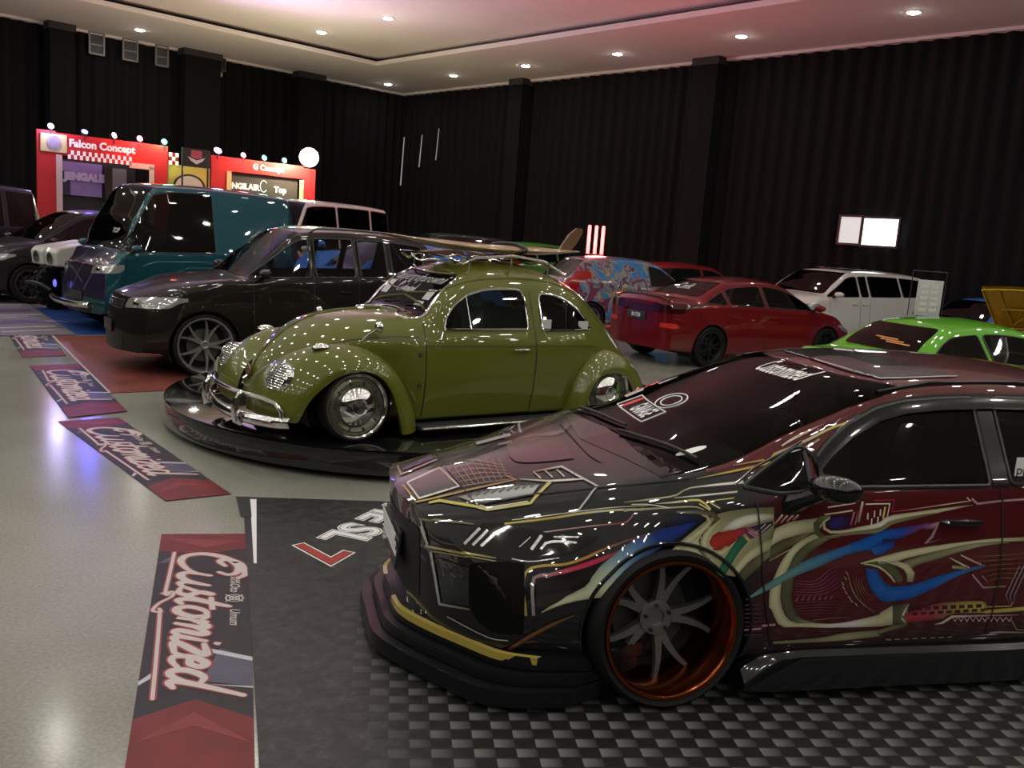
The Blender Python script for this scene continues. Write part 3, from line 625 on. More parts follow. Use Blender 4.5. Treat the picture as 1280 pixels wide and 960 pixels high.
([50,44,44,44,44,51,52,53],[-858,857,559,-917,857,552,-867,859,527,-933,859,528,-879,861,496,-950,861,505,-899,862,466,-973,862,485,-925,862,438,-1003,862,476,-955,862,414,-1033,862,474,-992,861,404,-1063,862,475,-1028,862,408,-1092,862,479,-1064,862,411,-1121,862,485,-1100,862,416,-1149,862,492,-1133,862,426,-1176,862,500,-1166,862,439,-1205,861,507,-1198,862,452,-1233,861,515,-1230,862,465,-1262,860,521,-1262,862,479,-1292,860,527,-1293,862,494,-1321,859,533,-1326,862,507,-1351,859,539,-1361,861,518,-1381,859,545,-1396,860,528,-1411,858,550,-1433,859,537,-1441,858,556,-1469,859,545,-1472,858,561]),
([7,54,7,26],[-531,859,518,-531,860,516,-568,860,514,-568,860,511,-605,860,511,-606,860,507,-638,859,520,-641,860,516,-661,858,542,-665,858,539,-691,856,560,-693,856,557,-726,855,570,-727,856,567,-761,855,579,-762,855,577]),
([7,54,7,26],[-531,860,507,-531,861,504,-567,861,503,-567,861,500,-603,861,500,-604,861,496,-638,861,504,-640,861,500,-665,859,521,-669,860,517,-690,858,542,-693,858,539,-723,857,555,-724,857,552,-758,856,563,-759,856,561]),
([7,54,7,26],[-531,861,495,-531,861,493,-567,861,492,-567,861,489,-602,861,489,-603,861,485,-637,861,490,-639,861,486,-667,861,502,-670,861,498,-693,859,521,-696,860,517,-720,858,539,-723,858,536,-754,857,547,-755,858,545]),
([7,54,7,26],[-531,861,483,-532,861,481,-566,861,480,-567,861,477,-601,861,478,-602,861,474,-636,861,478,-637,861,474,-668,861,485,-670,861,481,-695,861,501,-698,861,497,-721,860,520,-724,860,516,-751,859,531,-752,859,530]),
([7,54,7,26],[-532,861,472,-532,861,469,-570,861,469,-570,861,466,-608,861,466,-609,861,463,-646,861,467,-647,861,463,-681,861,475,-683,861,471,-711,861,491,-714,861,487,-740,860,510,-743,861,507,-747,860,516,-749,860,514]),
([7,54,7,26],[-532,861,460,-532,861,457,-570,861,457,-570,861,454,-608,862,455,-608,862,451,-646,862,455,-647,862,451,-682,862,460,-684,862,456,-714,861,474,-717,861,470,-744,861,491,-747,861,488,-771,861,507,-777,860,510,-746,861,498,-744,861,500]),
([55,7],[-541,862,430,-549,862,426,-553,861,454,-560,862,450]),
([55,7],[-568,862,431,-576,862,427,-578,862,453,-586,862,449]),
([55,7],[-595,862,431,-603,862,427,-604,862,452,-612,862,448]),
([55,7],[-622,862,432,-630,862,428,-630,862,451,-638,862,447]),
([55,7],[-649,862,432,-657,862,428,-657,862,450,-664,862,446]),
([55,7],[-676,862,433,-684,862,429,-683,862,449,-691,862,445]),
([55,7],[-703,862,433,-711,862,430,-709,862,448,-717,862,444]),
([25,56,26],[-549,862,422,-549,862,420,-583,862,422,-583,862,420,-617,862,423,-617,862,420,-651,862,423,-652,862,420,-686,862,423,-687,862,420,-721,862,422,-721,862,419,-756,862,421,-757,862,419]),
([25,56,26],[-551,861,409,-551,861,407,-585,861,410,-585,861,407,-619,861,410,-620,861,408,-653,861,411,-654,861,407,-688,861,410,-689,861,407,-724,861,408,-724,861,406,-759,861,406,-759,861,404]),
([25,56,26],[-553,861,397,-553,860,395,-587,861,398,-588,861,395,-621,861,398,-622,861,395,-656,861,398,-656,861,395,-691,861,397,-691,861,394,-726,861,394,-727,860,392,-762,860,391,-762,860,390]),
([25,56,26],[-555,860,385,-556,860,382,-589,860,385,-590,860,383,-623,860,386,-624,860,383,-658,860,386,-659,860,383,-693,860,384,-694,860,381,-729,860,380,-729,860,378,-765,860,376,-765,859,375]),
([25,56,26],[-557,859,372,-558,859,370,-591,859,373,-592,859,370,-626,859,374,-626,859,371,-660,859,374,-661,859,370,-696,859,371,-696,859,368,-732,859,366,-732,859,364,-768,859,361,-768,859,360]),
([2,25],[-639,857,341,-640,857,338,-676,858,344,-677,857,340,-712,858,346,-714,858,342,-750,858,347,-751,858,343,-787,858,346,-788,858,343,-826,858,344,-826,858,342]),
([57,58],[-767,857,549,-764,857,547,-780,858,535,-776,859,533]),
([57,58],[-763,859,527,-760,859,525,-776,860,513,-772,860,511]),
([57,58],[-752,861,505,-749,861,502,-765,861,490,-761,861,488]),
([57,58],[-759,861,486,-756,861,483,-772,861,471,-768,862,469]),
([57,58],[-774,862,466,-770,862,464,-787,862,451,-783,862,449]),
([57,58],[-792,862,443,-789,862,441,-805,862,429,-802,862,426]),
([57,58],[-807,862,426,-803,862,424,-821,862,411,-817,861,409]),
([57,58],[-831,862,411,-827,861,409,-845,861,396,-841,861,393]),
([0,2],[-779,859,533,-777,859,533,-792,861,501,-789,861,500,-809,862,468,-805,862,466,-832,862,437,-829,862,435,-862,862,410,-859,861,407,-896,860,386,-895,860,383,-933,859,365,-932,859,363]),
([25,59,25],[-803,858,534,-801,858,534,-815,861,495,-810,861,494,-835,862,456,-831,862,454,-861,862,418,-859,862,417]),
([25,59,25],[-817,859,529,-814,859,528,-828,861,492,-823,861,491,-848,862,457,-844,862,455,-875,862,423,-873,862,422]),
([25,59,25],[-831,859,523,-828,859,523,-841,861,489,-836,861,488,-861,862,457,-857,862,455,-888,862,428,-887,862,427]),
([25,59,25],[-845,860,517,-842,860,517,-854,861,486,-849,861,485,-875,862,458,-871,862,456,-902,862,433,-901,862,432]),
([10,1,1],[-1279,854,594,-1277,854,591,-1315,856,579,-1311,856,573,-1351,857,563,-1348,858,556,-1388,859,547,-1386,859,542]),
([1,10,10],[-1337,852,604,-1335,853,600,-1374,855,590,-1370,856,583,-1411,857,575,-1408,857,567,-1449,858,560,-1447,858,554]),
([0,2],[-1295,858,559,-1295,859,544,-1374,858,551,-1374,859,536]),
([25,60,25],[-1395,854,596,-1395,854,594,-1434,854,596,-1435,854,593,-1474,854,596,-1474,854,592,-1514,854,596,-1514,855,592,-1554,854,598,-1554,855,593,-1594,854,599,-1595,854,595,-1634,854,601,-1635,854,597,-1675,853,603,-1675,854,600]),
([25,60,25],[-1410,857,572,-1410,857,570,-1453,857,574,-1454,857,570,-1497,857,576,-1498,857,571,-1541,857,578,-1542,857,573,-1586,857,579,-1587,857,574,-1631,857,580,-1632,857,576,-1676,857,581,-1677,857,578]),
([25,60,25],[-1426,859,547,-1426,859,545,-1467,858,551,-1468,859,548,-1508,858,555,-1509,859,551,-1550,858,558,-1551,859,553,-1593,858,558,-1594,859,554,-1636,858,558,-1637,859,555,-1679,858,559,-1680,859,555]),
([25,60,25],[-1442,861,522,-1443,861,520,-1480,860,530,-1481,860,526,-1518,860,535,-1520,860,531,-1559,860,537,-1560,860,533,-1600,860,537,-1600,860,533,-1641,860,537,-1641,860,533,-1682,860,536,-1683,860,533]),
([25,60,25],[-1458,862,497,-1459,862,495,-1492,862,508,-1494,862,505,-1528,861,516,-1530,862,511,-1567,861,517,-1568,862,513,-1606,861,516,-1607,862,512,-1645,862,515,-1646,862,511,-1685,862,513,-1685,862,510]),
([25,60,25],[-1476,863,471,-1478,863,469,-1510,863,490,-1513,863,486,-1552,863,497,-1554,863,492,-1598,863,496,-1598,863,491,-1643,863,493,-1644,863,489,-1689,863,490,-1689,863,487]),
([10,2,2],[-1406,861,517,-1401,861,513,-1475,863,458,-1472,863,448,-1532,863,458,-1534,863,450,-1593,863,458,-1594,863,451]),
([10,25],[-1459,862,509,-1455,862,506,-1494,863,480,-1490,863,476]),
([61,7],[-1656,859,545,-1651,859,547,-1629,863,479,-1622,863,482,-1607,863,413,-1597,863,413,-1637,860,367,-1632,860,366]),
([61,7],[-1679,859,545,-1674,859,547,-1652,863,478,-1645,863,481,-1630,863,411,-1620,863,413,-1649,860,366,-1643,860,366]),
([61,7],[-1703,859,544,-1697,859,546,-1676,863,478,-1669,863,480,-1653,863,410,-1644,863,412,-1660,860,365,-1655,860,366]),
([5,6,62,63,64],[-1087,858,348,-1113,854,304,-1123,859,358,-1149,855,306,-1159,859,369,-1185,855,308,-1196,860,379,-1222,855,310,-1234,861,387,-1258,855,313,-1274,861,391,-1294,856,316,-1315,861,393,-1319,857,332,-1357,861,394,-1354,858,337,-1399,861,393,-1392,858,336,-1442,861,392,-1430,858,335,-1486,861,389,-1469,858,334,-1503,860,364,-1508,857,333]),
([65,65],[-1097,860,378,-1103,859,361,-1125,860,379,-1130,859,362]),
([66,67],[-1125,858,352,-1129,858,338,-1153,859,353,-1157,858,339]),
([65,65],[-1141,860,377,-1146,859,361,-1169,860,378,-1174,859,362]),
([66,67],[-1168,858,352,-1173,858,338,-1196,859,353,-1201,858,339]),
([65,65],[-1184,860,377,-1189,859,361,-1212,860,378,-1218,859,362]),
([66,67],[-1212,859,352,-1216,858,338,-1240,859,353,-1244,858,339]),
([65,65],[-1228,860,377,-1233,859,360,-1256,860,378,-1262,859,361]),
([66,67],[-1255,859,353,-1260,858,338,-1284,859,354,-1289,858,339]),
([65,65],[-1272,860,377,-1277,859,360,-1300,860,378,-1306,859,361]),
([66,67],[-1300,859,353,-1304,858,339,-1328,859,354,-1333,858,340]),
([65,65],[-1316,860,377,-1322,859,360,-1345,860,378,-1350,859,361]),
([66,67],[-1344,859,353,-1349,858,339,-1373,859,354,-1377,858,340]),
([65,65],[-1361,860,376,-1366,859,360,-1389,860,377,-1395,859,361]),
([66,67],[-1389,859,354,-1393,858,339,-1417,859,355,-1422,858,340]),
([65,65],[-1406,860,376,-1411,859,359,-1434,860,377,-1440,859,360]),
([66,67],[-1433,859,354,-1438,858,340,-1463,859,355,-1468,858,341]),
([65,65],[-1451,860,376,-1456,859,359,-1480,860,377,-1486,859,360]),
([66,67],[-1479,859,354,-1484,858,340,-1508,859,355,-1513,858,341]),
([13,14],[-1503,858,346,-1510,857,328,-1575,859,349,-1582,857,329,-1646,859,351,-1654,857,331,-1719,859,354,-1727,858,333]),
([2,13,2],[-1498,861,386,-1491,861,385,-1509,860,364,-1505,859,358,-1574,860,363,-1576,859,357,-1640,860,362,-1646,859,356,-1647,861,383,-1654,861,380]),
([10,4,10,10,68],[-1255,853,291,-1256,853,287,-1289,854,300,-1297,853,289,-1334,857,329,-1342,856,316,-1409,857,327,-1413,856,316,-1483,857,325,-1486,856,315,-1553,856,322,-1556,856,314,-1624,856,319,-1626,856,312,-1696,856,316,-1698,856,311]),
([10,4,10],[-1340,856,322,-1337,856,320,-1359,854,301,-1361,854,296,-1366,856,320,-1370,856,318]),
([10,4,10],[-1372,856,320,-1369,856,318,-1391,854,300,-1393,854,294,-1399,856,319,-1403,856,317]),
([10,4,10],[-1404,856,319,-1401,856,317,-1424,854,298,-1425,854,292,-1431,856,317,-1435,856,315]),
([10,4,10],[-1436,856,317,-1433,856,315,-1456,854,296,-1458,853,291,-1463,856,316,-1467,856,314]),
([10,4,10],[-1469,856,315,-1466,856,313,-1489,854,295,-1490,853,289,-1496,856,314,-1500,855,312]),
([10,4,10],[-1501,856,314,-1498,855,312,-1521,854,293,-1523,853,287,-1529,856,312,-1533,855,310]),
([10,4,10],[-1534,856,312,-1531,855,310,-1554,854,291,-1556,853,286,-1561,855,311,-1565,855,309]),
([10,4,10],[-1567,855,311,-1564,855,309,-1587,853,290,-1589,853,284,-1594,855,309,-1599,855,307]),
([10,4,10],[-1600,855,309,-1597,855,307,-1621,853,288,-1622,853,282,-1628,855,308,-1632,855,305]),
([10,4,10],[-1633,855,307,-1630,855,305,-1654,853,286,-1656,853,281,-1661,855,306,-1665,855,304]),
([10,2],[-1562,848,235,-1565,847,227,-1609,848,237,-1612,848,229,-1658,848,234,-1661,847,226,-1708,848,231,-1711,846,222,-1758,847,227,-1761,845,218]),
([2,2],[-1664,854,297,-1658,854,294,-1710,849,243,-1707,848,237,-1761,848,237,-1763,848,231]),
([2,2,0,2,3],[-469,849,253,-471,848,241,-502,849,253,-508,848,240,-536,849,254,-545,848,239,-569,850,254,-582,848,238,-603,850,255,-620,848,237,-637,850,256,-658,848,237,-671,850,257,-695,848,236,-705,850,259,-733,848,236,-738,850,263,-771,848,236,-771,851,269,-809,848,237,-804,851,273,-847,848,239,-839,852,275,-886,848,241,-874,852,276,-924,849,243,-909,852,277,-962,849,245,-945,852,277,-999,849,249,-980,852,279,-973,850,254,-1011,853,289,-1009,851,264,-1043,854,298,-1045,851,272,-1078,854,301,-1081,852,281,-1113,854,304,-1117,853,290]),
([2,0,2],[-1020,848,233,-1021,847,226,-1048,848,231,-1051,846,224]),
([2,0,2],[-1064,848,232,-1066,846,225,-1093,847,230,-1095,846,224]),
([2,0,2],[-1109,848,231,-1111,846,225,-1138,847,229,-1140,846,223]),
([2,0,2],[-1154,848,230,-1156,846,224,-1183,847,229,-1186,846,222]),
([2,0,2],[-1199,847,230,-1202,846,223,-1229,847,228,-1231,845,221]),
([2,0,2],[-1245,847,229,-1247,846,222,-1275,847,227,-1277,845,220]),
([2,0,2],[-1291,847,228,-1293,846,221,-1321,847,226,-1324,845,219]),
([2,0,2],[-1337,847,227,-1340,845,220,-1368,847,225,-1370,845,219]),
([2,2,26],[-925,839,196,-931,834,187,-963,839,195,-970,832,185,-1001,838,194,-1009,831,183,-1040,838,192,-1048,830,182,-1079,837,191,-1088,829,180,-1119,836,190,-1127,828,178,-1158,835,188,-1167,826,176,-1198,834,187,-1208,825,174,-1239,832,185,-1249,823,172,-1280,831,183,-1294,818,168]),
([25,2],[-585,842,209,-587,841,204,-644,842,206,-646,841,201,-703,841,203,-705,840,198,-763,840,200,-765,839,194,-823,840,197,-827,836,190,-885,839,194,-890,833,186,-948,836,190,-954,830,181,-1012,833,186,-1019,826,177]),
([69,6,70],[-565,840,197,-596,824,172,-599,841,201,-622,835,189]),
([10,10],[-325,855,316,-327,854,308,-401,856,320,-403,855,312]),
([10,10],[-403,857,332,-406,856,322,-464,857,335,-467,856,325]),
([7,71],[-310,862,425,-311,862,420,-387,862,425,-388,862,420]),
([7,71],[-313,861,407,-314,861,402,-390,861,406,-391,861,401]),
([7,71],[-316,860,388,-317,860,383,-393,860,387,-394,860,382]),
([7,71],[-319,859,369,-320,859,364,-396,859,368,-397,859,363]),
([7,71],[-322,858,350,-323,858,345,-399,858,349,-400,858,344]),
([7,71],[-325,857,331,-326,856,326,-402,856,330,-403,856,325]),
([7,71],[-329,855,312,-330,854,307,-406,855,311,-407,854,305]),
([7,71],[-332,853,293,-333,853,287,-410,853,291,-411,852,286]),
([2,13,13,13,4],[-124,701,902,-123,704,899,-180,700,913,-179,705,909,-237,701,926,-235,707,920,-293,702,938,-292,710,931,-361,705,954,-360,712,946,-427,709,969,-430,716,962,-469,689,1006,-473,695,1000,-519,687,1024,-520,695,1014,-569,683,1041,-571,693,1028]),
([1,1,14,14,13],[-545,685,1034,-548,692,1025,-578,681,1047,-581,688,1038,-612,677,1059,-614,683,1051,-646,672,1072,-648,678,1064,-680,667,1086,-682,673,1078,-714,661,1100,-716,667,1092,-749,657,1112,-751,662,1105,-785,654,1124,-785,659,1116,-820,651,1134,-821,656,1126,-856,650,1143,-857,654,1136,-893,648,1150,-893,652,1144,-930,647,1158,-930,650,1152,-967,645,1164,-967,647,1160,-1005,644,1170,-1005,645,1168]),
([2,13],[-291,684,952,-290,687,949,-357,690,967,-356,694,963,-423,697,982,-423,702,977]),
([4,1,10,26],[-511,675,1036,-513,678,1032,-542,668,1052,-543,673,1047,-573,661,1067,-575,669,1061,-606,657,1081,-606,664,1074,-638,652,1093,-639,659,1087,-671,648,1105,-671,654,1101,-705,644,1117,-705,648,1114,-738,641,1129,-738,643,1128]),
([4,4,0],[-465,698,995,-465,700,991,-501,698,1005,-501,701,1001,-537,697,1015,-538,701,1010,-574,696,1025,-575,699,1019,-611,693,1036,-613,696,1030,-647,687,1051,-650,690,1045,-683,679,1069,-686,682,1063]),
([4,0],[-332,739,914,-333,744,909,-398,727,941,-399,732,936]),
([72,73,9],[-858,641,1156,-858,643,1153,-894,640,1164,-894,643,1160,-931,638,1172,-931,642,1166,-969,636,1180,-969,641,1172,-1008,635,1185,-1007,640,1177,-1046,636,1187,-1045,639,1182,-1083,638,1186,-1083,639,1184]),
([74,75,76,77],[356,-561,811,478,41,819,325,-560,822,475,123,818,292,-561,832,452,163,822,258,-567,841,424,185,827,224,-575,849,395,202,834,189,-579,858,365,216,840,159,-569,866,335,228,847,141,-517,875,304,239,853,143,-416,881,274,249,860,150,-313,884,243,259,866]),
([10,10,10,10],[768,-157,749,775,-186,746,837,-110,735,834,-147,734,898,-74,722,896,-108,721,962,-39,706,952,-75,708,953,-235,699,943,-243,701]),
([78,78],[934,-166,709,939,-110,710,896,-199,716,902,-128,718,856,-237,723,865,-148,727,815,-280,728,828,-168,735,770,-333,732,789,-190,743]),
([79,79],[943,98,709,925,275,702,914,79,717,893,274,710,884,59,725,862,273,718,854,39,734,830,272,726,823,18,742,797,271,734,792,-5,749,765,270,742]),
([4,0,4,4],[950,68,708,951,95,708,898,37,723,899,65,722,845,5,737,845,34,736,785,-37,750,794,2,749,770,129,750,779,143,747,753,273,745,763,259,744,817,283,728,815,263,730,874,290,712,873,270,715,934,298,697,927,277,701,955,87,707,946,76,709]),
([13,13,80,80],[968,91,703,976,101,701,945,307,693,950,324,690,875,310,709,876,326,707,827,310,721,828,326,718,779,312,733,780,328,730,730,313,745,731,329,742,679,316,757,681,332,754,628,319,769,630,336,767,577,322,782,580,340,779,532,331,792,523,340,794,557,281,790,550,264,793]),
([14,14,14,1,14,14],[899,338,699,900,355,696,854,336,710,858,361,705,808,378,714,814,398,707,763,415,717,768,432,709,718,450,718,723,463,710,682,482,716,686,495,707,628,497,729,629,511,721,572,514,743,573,527,735,519,531,757,516,546,750,462,479,791,459,501,788,409,427,815,407,455,812]),
([4,1],[727,428,724,729,434,721,682,477,718,683,482,715,630,491,731,630,497,728,578,507,744,578,512,741,526,522,758,527,529,755]),
([2,81],[763,-41,755,767,-35,754,755,142,753,758,146,752,742,289,745,745,292,744]),
([2,81],[731,-44,762,734,-38,761,727,140,759,730,144,758,719,289,751,722,292,750]),
([2,81],[699,-44,769,702,-38,768,699,139,765,703,143,764,695,288,757,699,291,755]),
([2,81],[667,-39,776,671,-34,775,672,140,771,676,144,770,672,288,762,675,290,761]),
([2,81],[637,-30,783,641,-26,782,645,143,777,648,146,776,648,287,768,652,289,767]),
([2,81],[608,-17,790,612,-13,789,618,147,783,622,150,782,625,287,774,628,289,773]),
([2,81],[580,1,797,583,3,796,592,153,789,595,155,788,601,286,779,604,288,778]),
([2,81],[552,19,803,556,21,802,577,286,785,581,288,784]),
([2,81],[525,40,808,529,42,807,554,286,791,557,287,790]),
([2,2,82],[764,-48,755,765,-38,755,727,-63,762,728,-52,762,690,-73,770,692,-62,770,656,-64,778,659,-53,777,628,-30,785,630,-20,785,602,14,791,605,21,790,577,55,796,580,63,795,553,99,800,556,106,799,530,140,804,532,147,803]),
([2,2,82],[760,29,756,761,37,755,727,22,763,728,30,763,693,16,771,694,25,770,660,21,778,662,29,777,630,42,784,632,50,783,604,73,789,606,81,788,579,108,794,581,116,793,554,144,798,556,151,797,530,179,802,532,186,802]),
([2,2,82],[756,96,755,757,104,754,720,92,763,721,100,762,683,90,771,684,98,770,648,98,778,650,106,778,616,121,785,618,128,784,587,151,790,589,158,789,558,184,795,560,191,795,531,217,801,533,224,800]),
([2,2,82],[751,158,753,752,165,753,717,158,761,718,165,760,683,159,768,684,166,768,649,164,775,651,172,775,618,180,782,619,187,781,588,203,788,590,210,787,559,228,793,561,235,792,531,254,799,533,261,798]),
([2,2,82],[746,217,751,747,224,750,714,220,758,715,227,758,682,224,765,683,230,765,650,229,772,651,236,771,619,239,779,620,246,778,589,254,785,590,260,784,560,271,790,561,277,790,531,289,796,532,295,796]),
([2,2,82],[740,270,748,740,276,747,709,276,755,710,282,754,679,281,761,680,287,760,649,287,768,650,293,767,619,294,774,620,300,773,589,302,781,590,308,780,560,312,787,561,318,786,530,321,794,532,327,793]),
([83,84,85],[782,355,725,728,432,721,751,358,732,708,440,725,720,362,740,688,449,729,690,365,747,668,457,732,659,369,754,647,464,737,628,373,762,627,470,741,598,379,769,607,476,746,568,387,775,586,480,752,538,398,782,566,485,757,509,410,788,545,489,762,480,424,794,524,494,768,452,437,801,504,499,773]),
([3,86],[743,371,732,742,387,729,707,350,745,706,367,742]),
([3,86],[712,377,739,711,394,736,677,357,752,676,374,749]),
([3,86],[680,384,746,679,400,743,647,365,758,646,382,755]),
([3,86],[649,391,753,648,407,750,617,372,765,616,389,762]),
([3,86],[618,398,760,617,415,757,586,380,772,586,397,769]),
([3,86],[586,406,767,586,422,765,556,389,778,556,406,776]),
([3,86],[555,413,775,555,430,772,527,397,785,526,414,783]),
([3,86],[524,421,782,524,438,779,497,406,792,497,423,790]),
([3,86],[493,430,790,493,447,787,467,416,799,467,433,797]),
([2,4,4,0],[442,296,818,444,307,817,380,303,833,384,321,831,316,310,848,325,334,845,299,407,846,309,422,842,283,506,841,291,492,840,331,486,830,326,467,833,373,464,820,368,445,824,415,441,811,410,423,815,464,394,803,459,380,806,513,347,796,510,337,797]),
([87,87,87],[317,319,847,327,337,844,297,416,846,306,432,842,275,504,843,284,518,839,251,593,839,264,591,836,310,640,799,314,632,802,354,662,755,359,655,759]),
([0,4],[440,297,819,446,306,817,430,383,814,436,390,811]),
([0,4],[393,318,829,400,326,827,386,406,824,391,413,821]),
([0,4],[347,338,839,354,346,837,341,429,833,347,436,831]),
([87,87],[542,-371,785,555,-284,791,498,-371,797,512,-289,801,454,-372,809,468,-294,812,410,-372,821,425,-299,822,365,-374,832,380,-304,833]),
([88,88],[468,-215,816,475,-170,816,434,-214,824,443,-166,824,401,-213,832,411,-163,831]),
([9,9],[741,-336,739,750,-317,740,751,-172,752,759,-161,751,754,-50,757,761,-41,755,754,50,757,760,58,755,751,136,754,757,144,752,747,216,751,753,223,749,743,286,746,748,291,743,736,347,738,742,351,736,729,401,730,734,405,728,720,446,719,725,449,716]),
([9,9],[97,-394,892,109,-376,890,114,-265,892,125,-250,890,129,-147,892,140,-132,890,143,-35,891,154,-21,889,152,62,889,162,74,887,159,150,885,169,162,883,164,232,883,174,245,880,163,301,881,172,316,879,152,353,882,161,368,879]),
([9,9],[715,445,721,715,452,718,686,450,729,687,458,726,657,456,736,658,464,733,628,462,744,629,470,741,599,467,751,601,476,748,571,474,758,572,482,755,542,480,766,543,489,763,513,487,773,515,497,770,485,496,780,487,505,777,457,505,787,459,515,785,429,516,794,431,525,792,402,527,801,404,537,799,375,539,808,377,549,806,348,551,815,350,561,813,321,564,822,323,573,819,294,576,829,297,586,826,267,588,835,270,598,833,240,599,841,243,609,839,213,610,847,215,619,845,185,620,853,187,628,850,157,628,858,159,636,855,129,636,863,131,644,860,100,644,868,103,652,865,72,652,873,74,660,870,44,661,879,46,668,875,16,670,884,18,677,880,-12,679,889,-10,685,885,-40,686,894,-39,691,890,-70,691,898,-69,696,894,-101,695,901,-99,700,897]),
([1,13,2],[910,396,539,911,392,525,887,444,549,888,441,536,863,483,556,864,480,543,839,521,563,840,520,551,815,556,569,815,550,555,789,581,571,791,585,561,760,594,569,763,601,561,731,607,567,733,612,560,703,620,565,704,625,559,674,633,563,675,636,558]),
([4,87],[925,383,615,932,367,606,901,416,545,907,402,537]),
([0,2,2],[937,361,643,937,359,633,914,413,656,915,411,646,889,446,663,891,454,656,859,460,664,862,469,656,830,475,665,832,482,657,801,489,665,803,495,658,773,504,665,774,509,659,744,518,665,745,522,660]),
([87,87],[930,376,637,933,367,633,915,399,593,919,392,589,901,418,548,904,409,543]),
([87,87,2],[888,436,522,896,418,513,878,444,469,886,429,461,867,454,416,875,439,409,857,463,363,865,448,355,847,471,314,853,458,298,803,539,330,804,537,319,755,600,342,756,598,333]),
([0,2],[894,425,525,895,423,518,873,467,535,873,466,529,850,501,542,850,500,536,827,535,549,828,535,543,804,563,553,805,563,547,782,595,559,782,593,553,755,607,558,757,610,554,729,618,556,730,622,552,702,630,555,703,633,550,675,641,553,677,644,548]),
([89,90],[875,457,505,843,479,319,849,498,509,822,514,329,822,536,510,801,543,336,796,572,512,779,571,342,769,601,511,758,598,348]),
([13,13],[734,626,338,734,625,330,727,634,341,726,633,333]),
([13,13],[715,645,346,715,645,338,707,653,349,707,652,341]),
([13,13],[696,665,354,696,664,346,688,673,356,688,672,348]),
([13,13],[677,684,362,677,684,354,669,692,364,669,691,356]),
([13,13],[658,703,369,658,703,362,650,711,372,650,710,364]),
([91,92,25],[624,714,224,612,703,206,603,725,245,593,722,230,581,732,263,571,731,248,557,738,281,548,738,266,534,744,297,525,744,282,510,750,313,502,750,298,487,756,329,478,757,314,463,763,344,455,763,330,437,769,356,432,771,345,411,777,368,408,777,360,386,785,380,384,785,375]),
([87,87],[823,504,270,824,501,265,802,533,267,803,531,262,781,559,262,782,557,258,760,585,259,761,583,254,739,611,255,740,609,251,717,634,251,718,632,247,695,655,248,696,654,243,673,678,247,673,677,242,650,701,252,650,700,247,627,724,260,627,723,255]),
([93,93],[-1121,-332,1313,-1064,-29,1317,-1152,-312,1319,-1057,6,1317,-1196,-312,1325,-1057,32,1316,-1249,-325,1328,-1056,58,1314,-1306,-344,1330,-1056,84,1313,-1353,-346,1333,-1055,110,1312,-1385,-327,1336,-1055,135,1311,-1405,-290,1340,-1054,159,1309,-1417,-244,1344,-1054,184,1308,-1421,-187,1346,-1054,208,1307,-1415,-119,1349,-1054,231,1306,-1400,-41,1352,-1054,254,1305,-1397,20,1353,-1055,276,1304,-1406,65,1351,-1057,297,1303,-1413,110,1349,-1059,317,1303,-1420,155,1348,-1063,335,1302,-1425,201,1346,-1067,352,1301,-1430,246,1344,-1071,368,1301,-1436,288,1342,-1077,382,1300,-1445,327,1339,-1083,396,1299,-1456,363,1336,-1090,410,1299,-1469,394,1333,-1096,423,1298,-1484,424,1329,-1104,435,1298,-1501,451,1326,-1111,448,1297,-1519,476,1322,-1118,460,1297]),
([87,87],[-1137,-356,1313,-1107,-311,1312,-1101,-187,1317,-1081,-158,1315,-1078,-44,1319,-1059,-19,1317,-1074,63,1318,-1061,81,1314,-1079,155,1315,-1066,172,1311,-1084,242,1312,-1071,259,1308,-1091,323,1308,-1079,338,1305,-1105,393,1304,-1094,405,1300,-1123,453,1298,-1113,466,1295,-1180,467,1304,-1170,480,1301,-1244,472,1309,-1233,486,1305,-1311,474,1313,-1299,489,1309,-1380,474,1317,-1368,490,1313,-1451,472,1320,-1439,488,1317,-1526,468,1323,-1513,484,1320]),
]
LAMP=[802,559,589,797,566,585,763,533,637,748,602,566,709,531,670,692,630,558,648,558,675,635,654,555,589,590,673,576,674,558,531,622,670,518,694,565,473,654,668,460,711,579,415,685,670,406,725,604,358,716,675,354,738,636,300,745,681,304,749,669]
VENT=[770,605,531,748,607,324,750,625,540,733,623,310,727,631,543,718,637,295,704,636,546,701,652,283,682,642,549,683,670,275,659,649,551,663,690,275,636,656,552,642,710,280,614,664,553,621,728,286,591,672,553,596,732,286,569,680,553,571,736,286]
LAMPBARS=[[792,556,597,785,564,591,727,535,655,720,543,649],[760,570,596,754,578,591,698,552,652,691,559,646],[729,583,596,722,591,590,668,568,649,661,576,643],[544,656,605,535,664,600,501,644,659,492,652,654],[508,671,609,501,677,605,488,666,634,483,672,627,458,675,645,457,680,636,429,689,648,430,693,640,401,703,651,402,707,643,373,718,654,374,721,645],[452,670,659,452,673,653,407,692,666,408,695,660,363,714,674,364,716,667],[584,637,607,582,640,605,539,633,646,537,635,644],[614,654,566,616,656,562,586,667,564,587,669,560,557,679,563,557,681,559,527,688,567,527,690,564,498,697,574,498,699,570,469,706,581,469,708,578,440,716,589,440,718,585]]
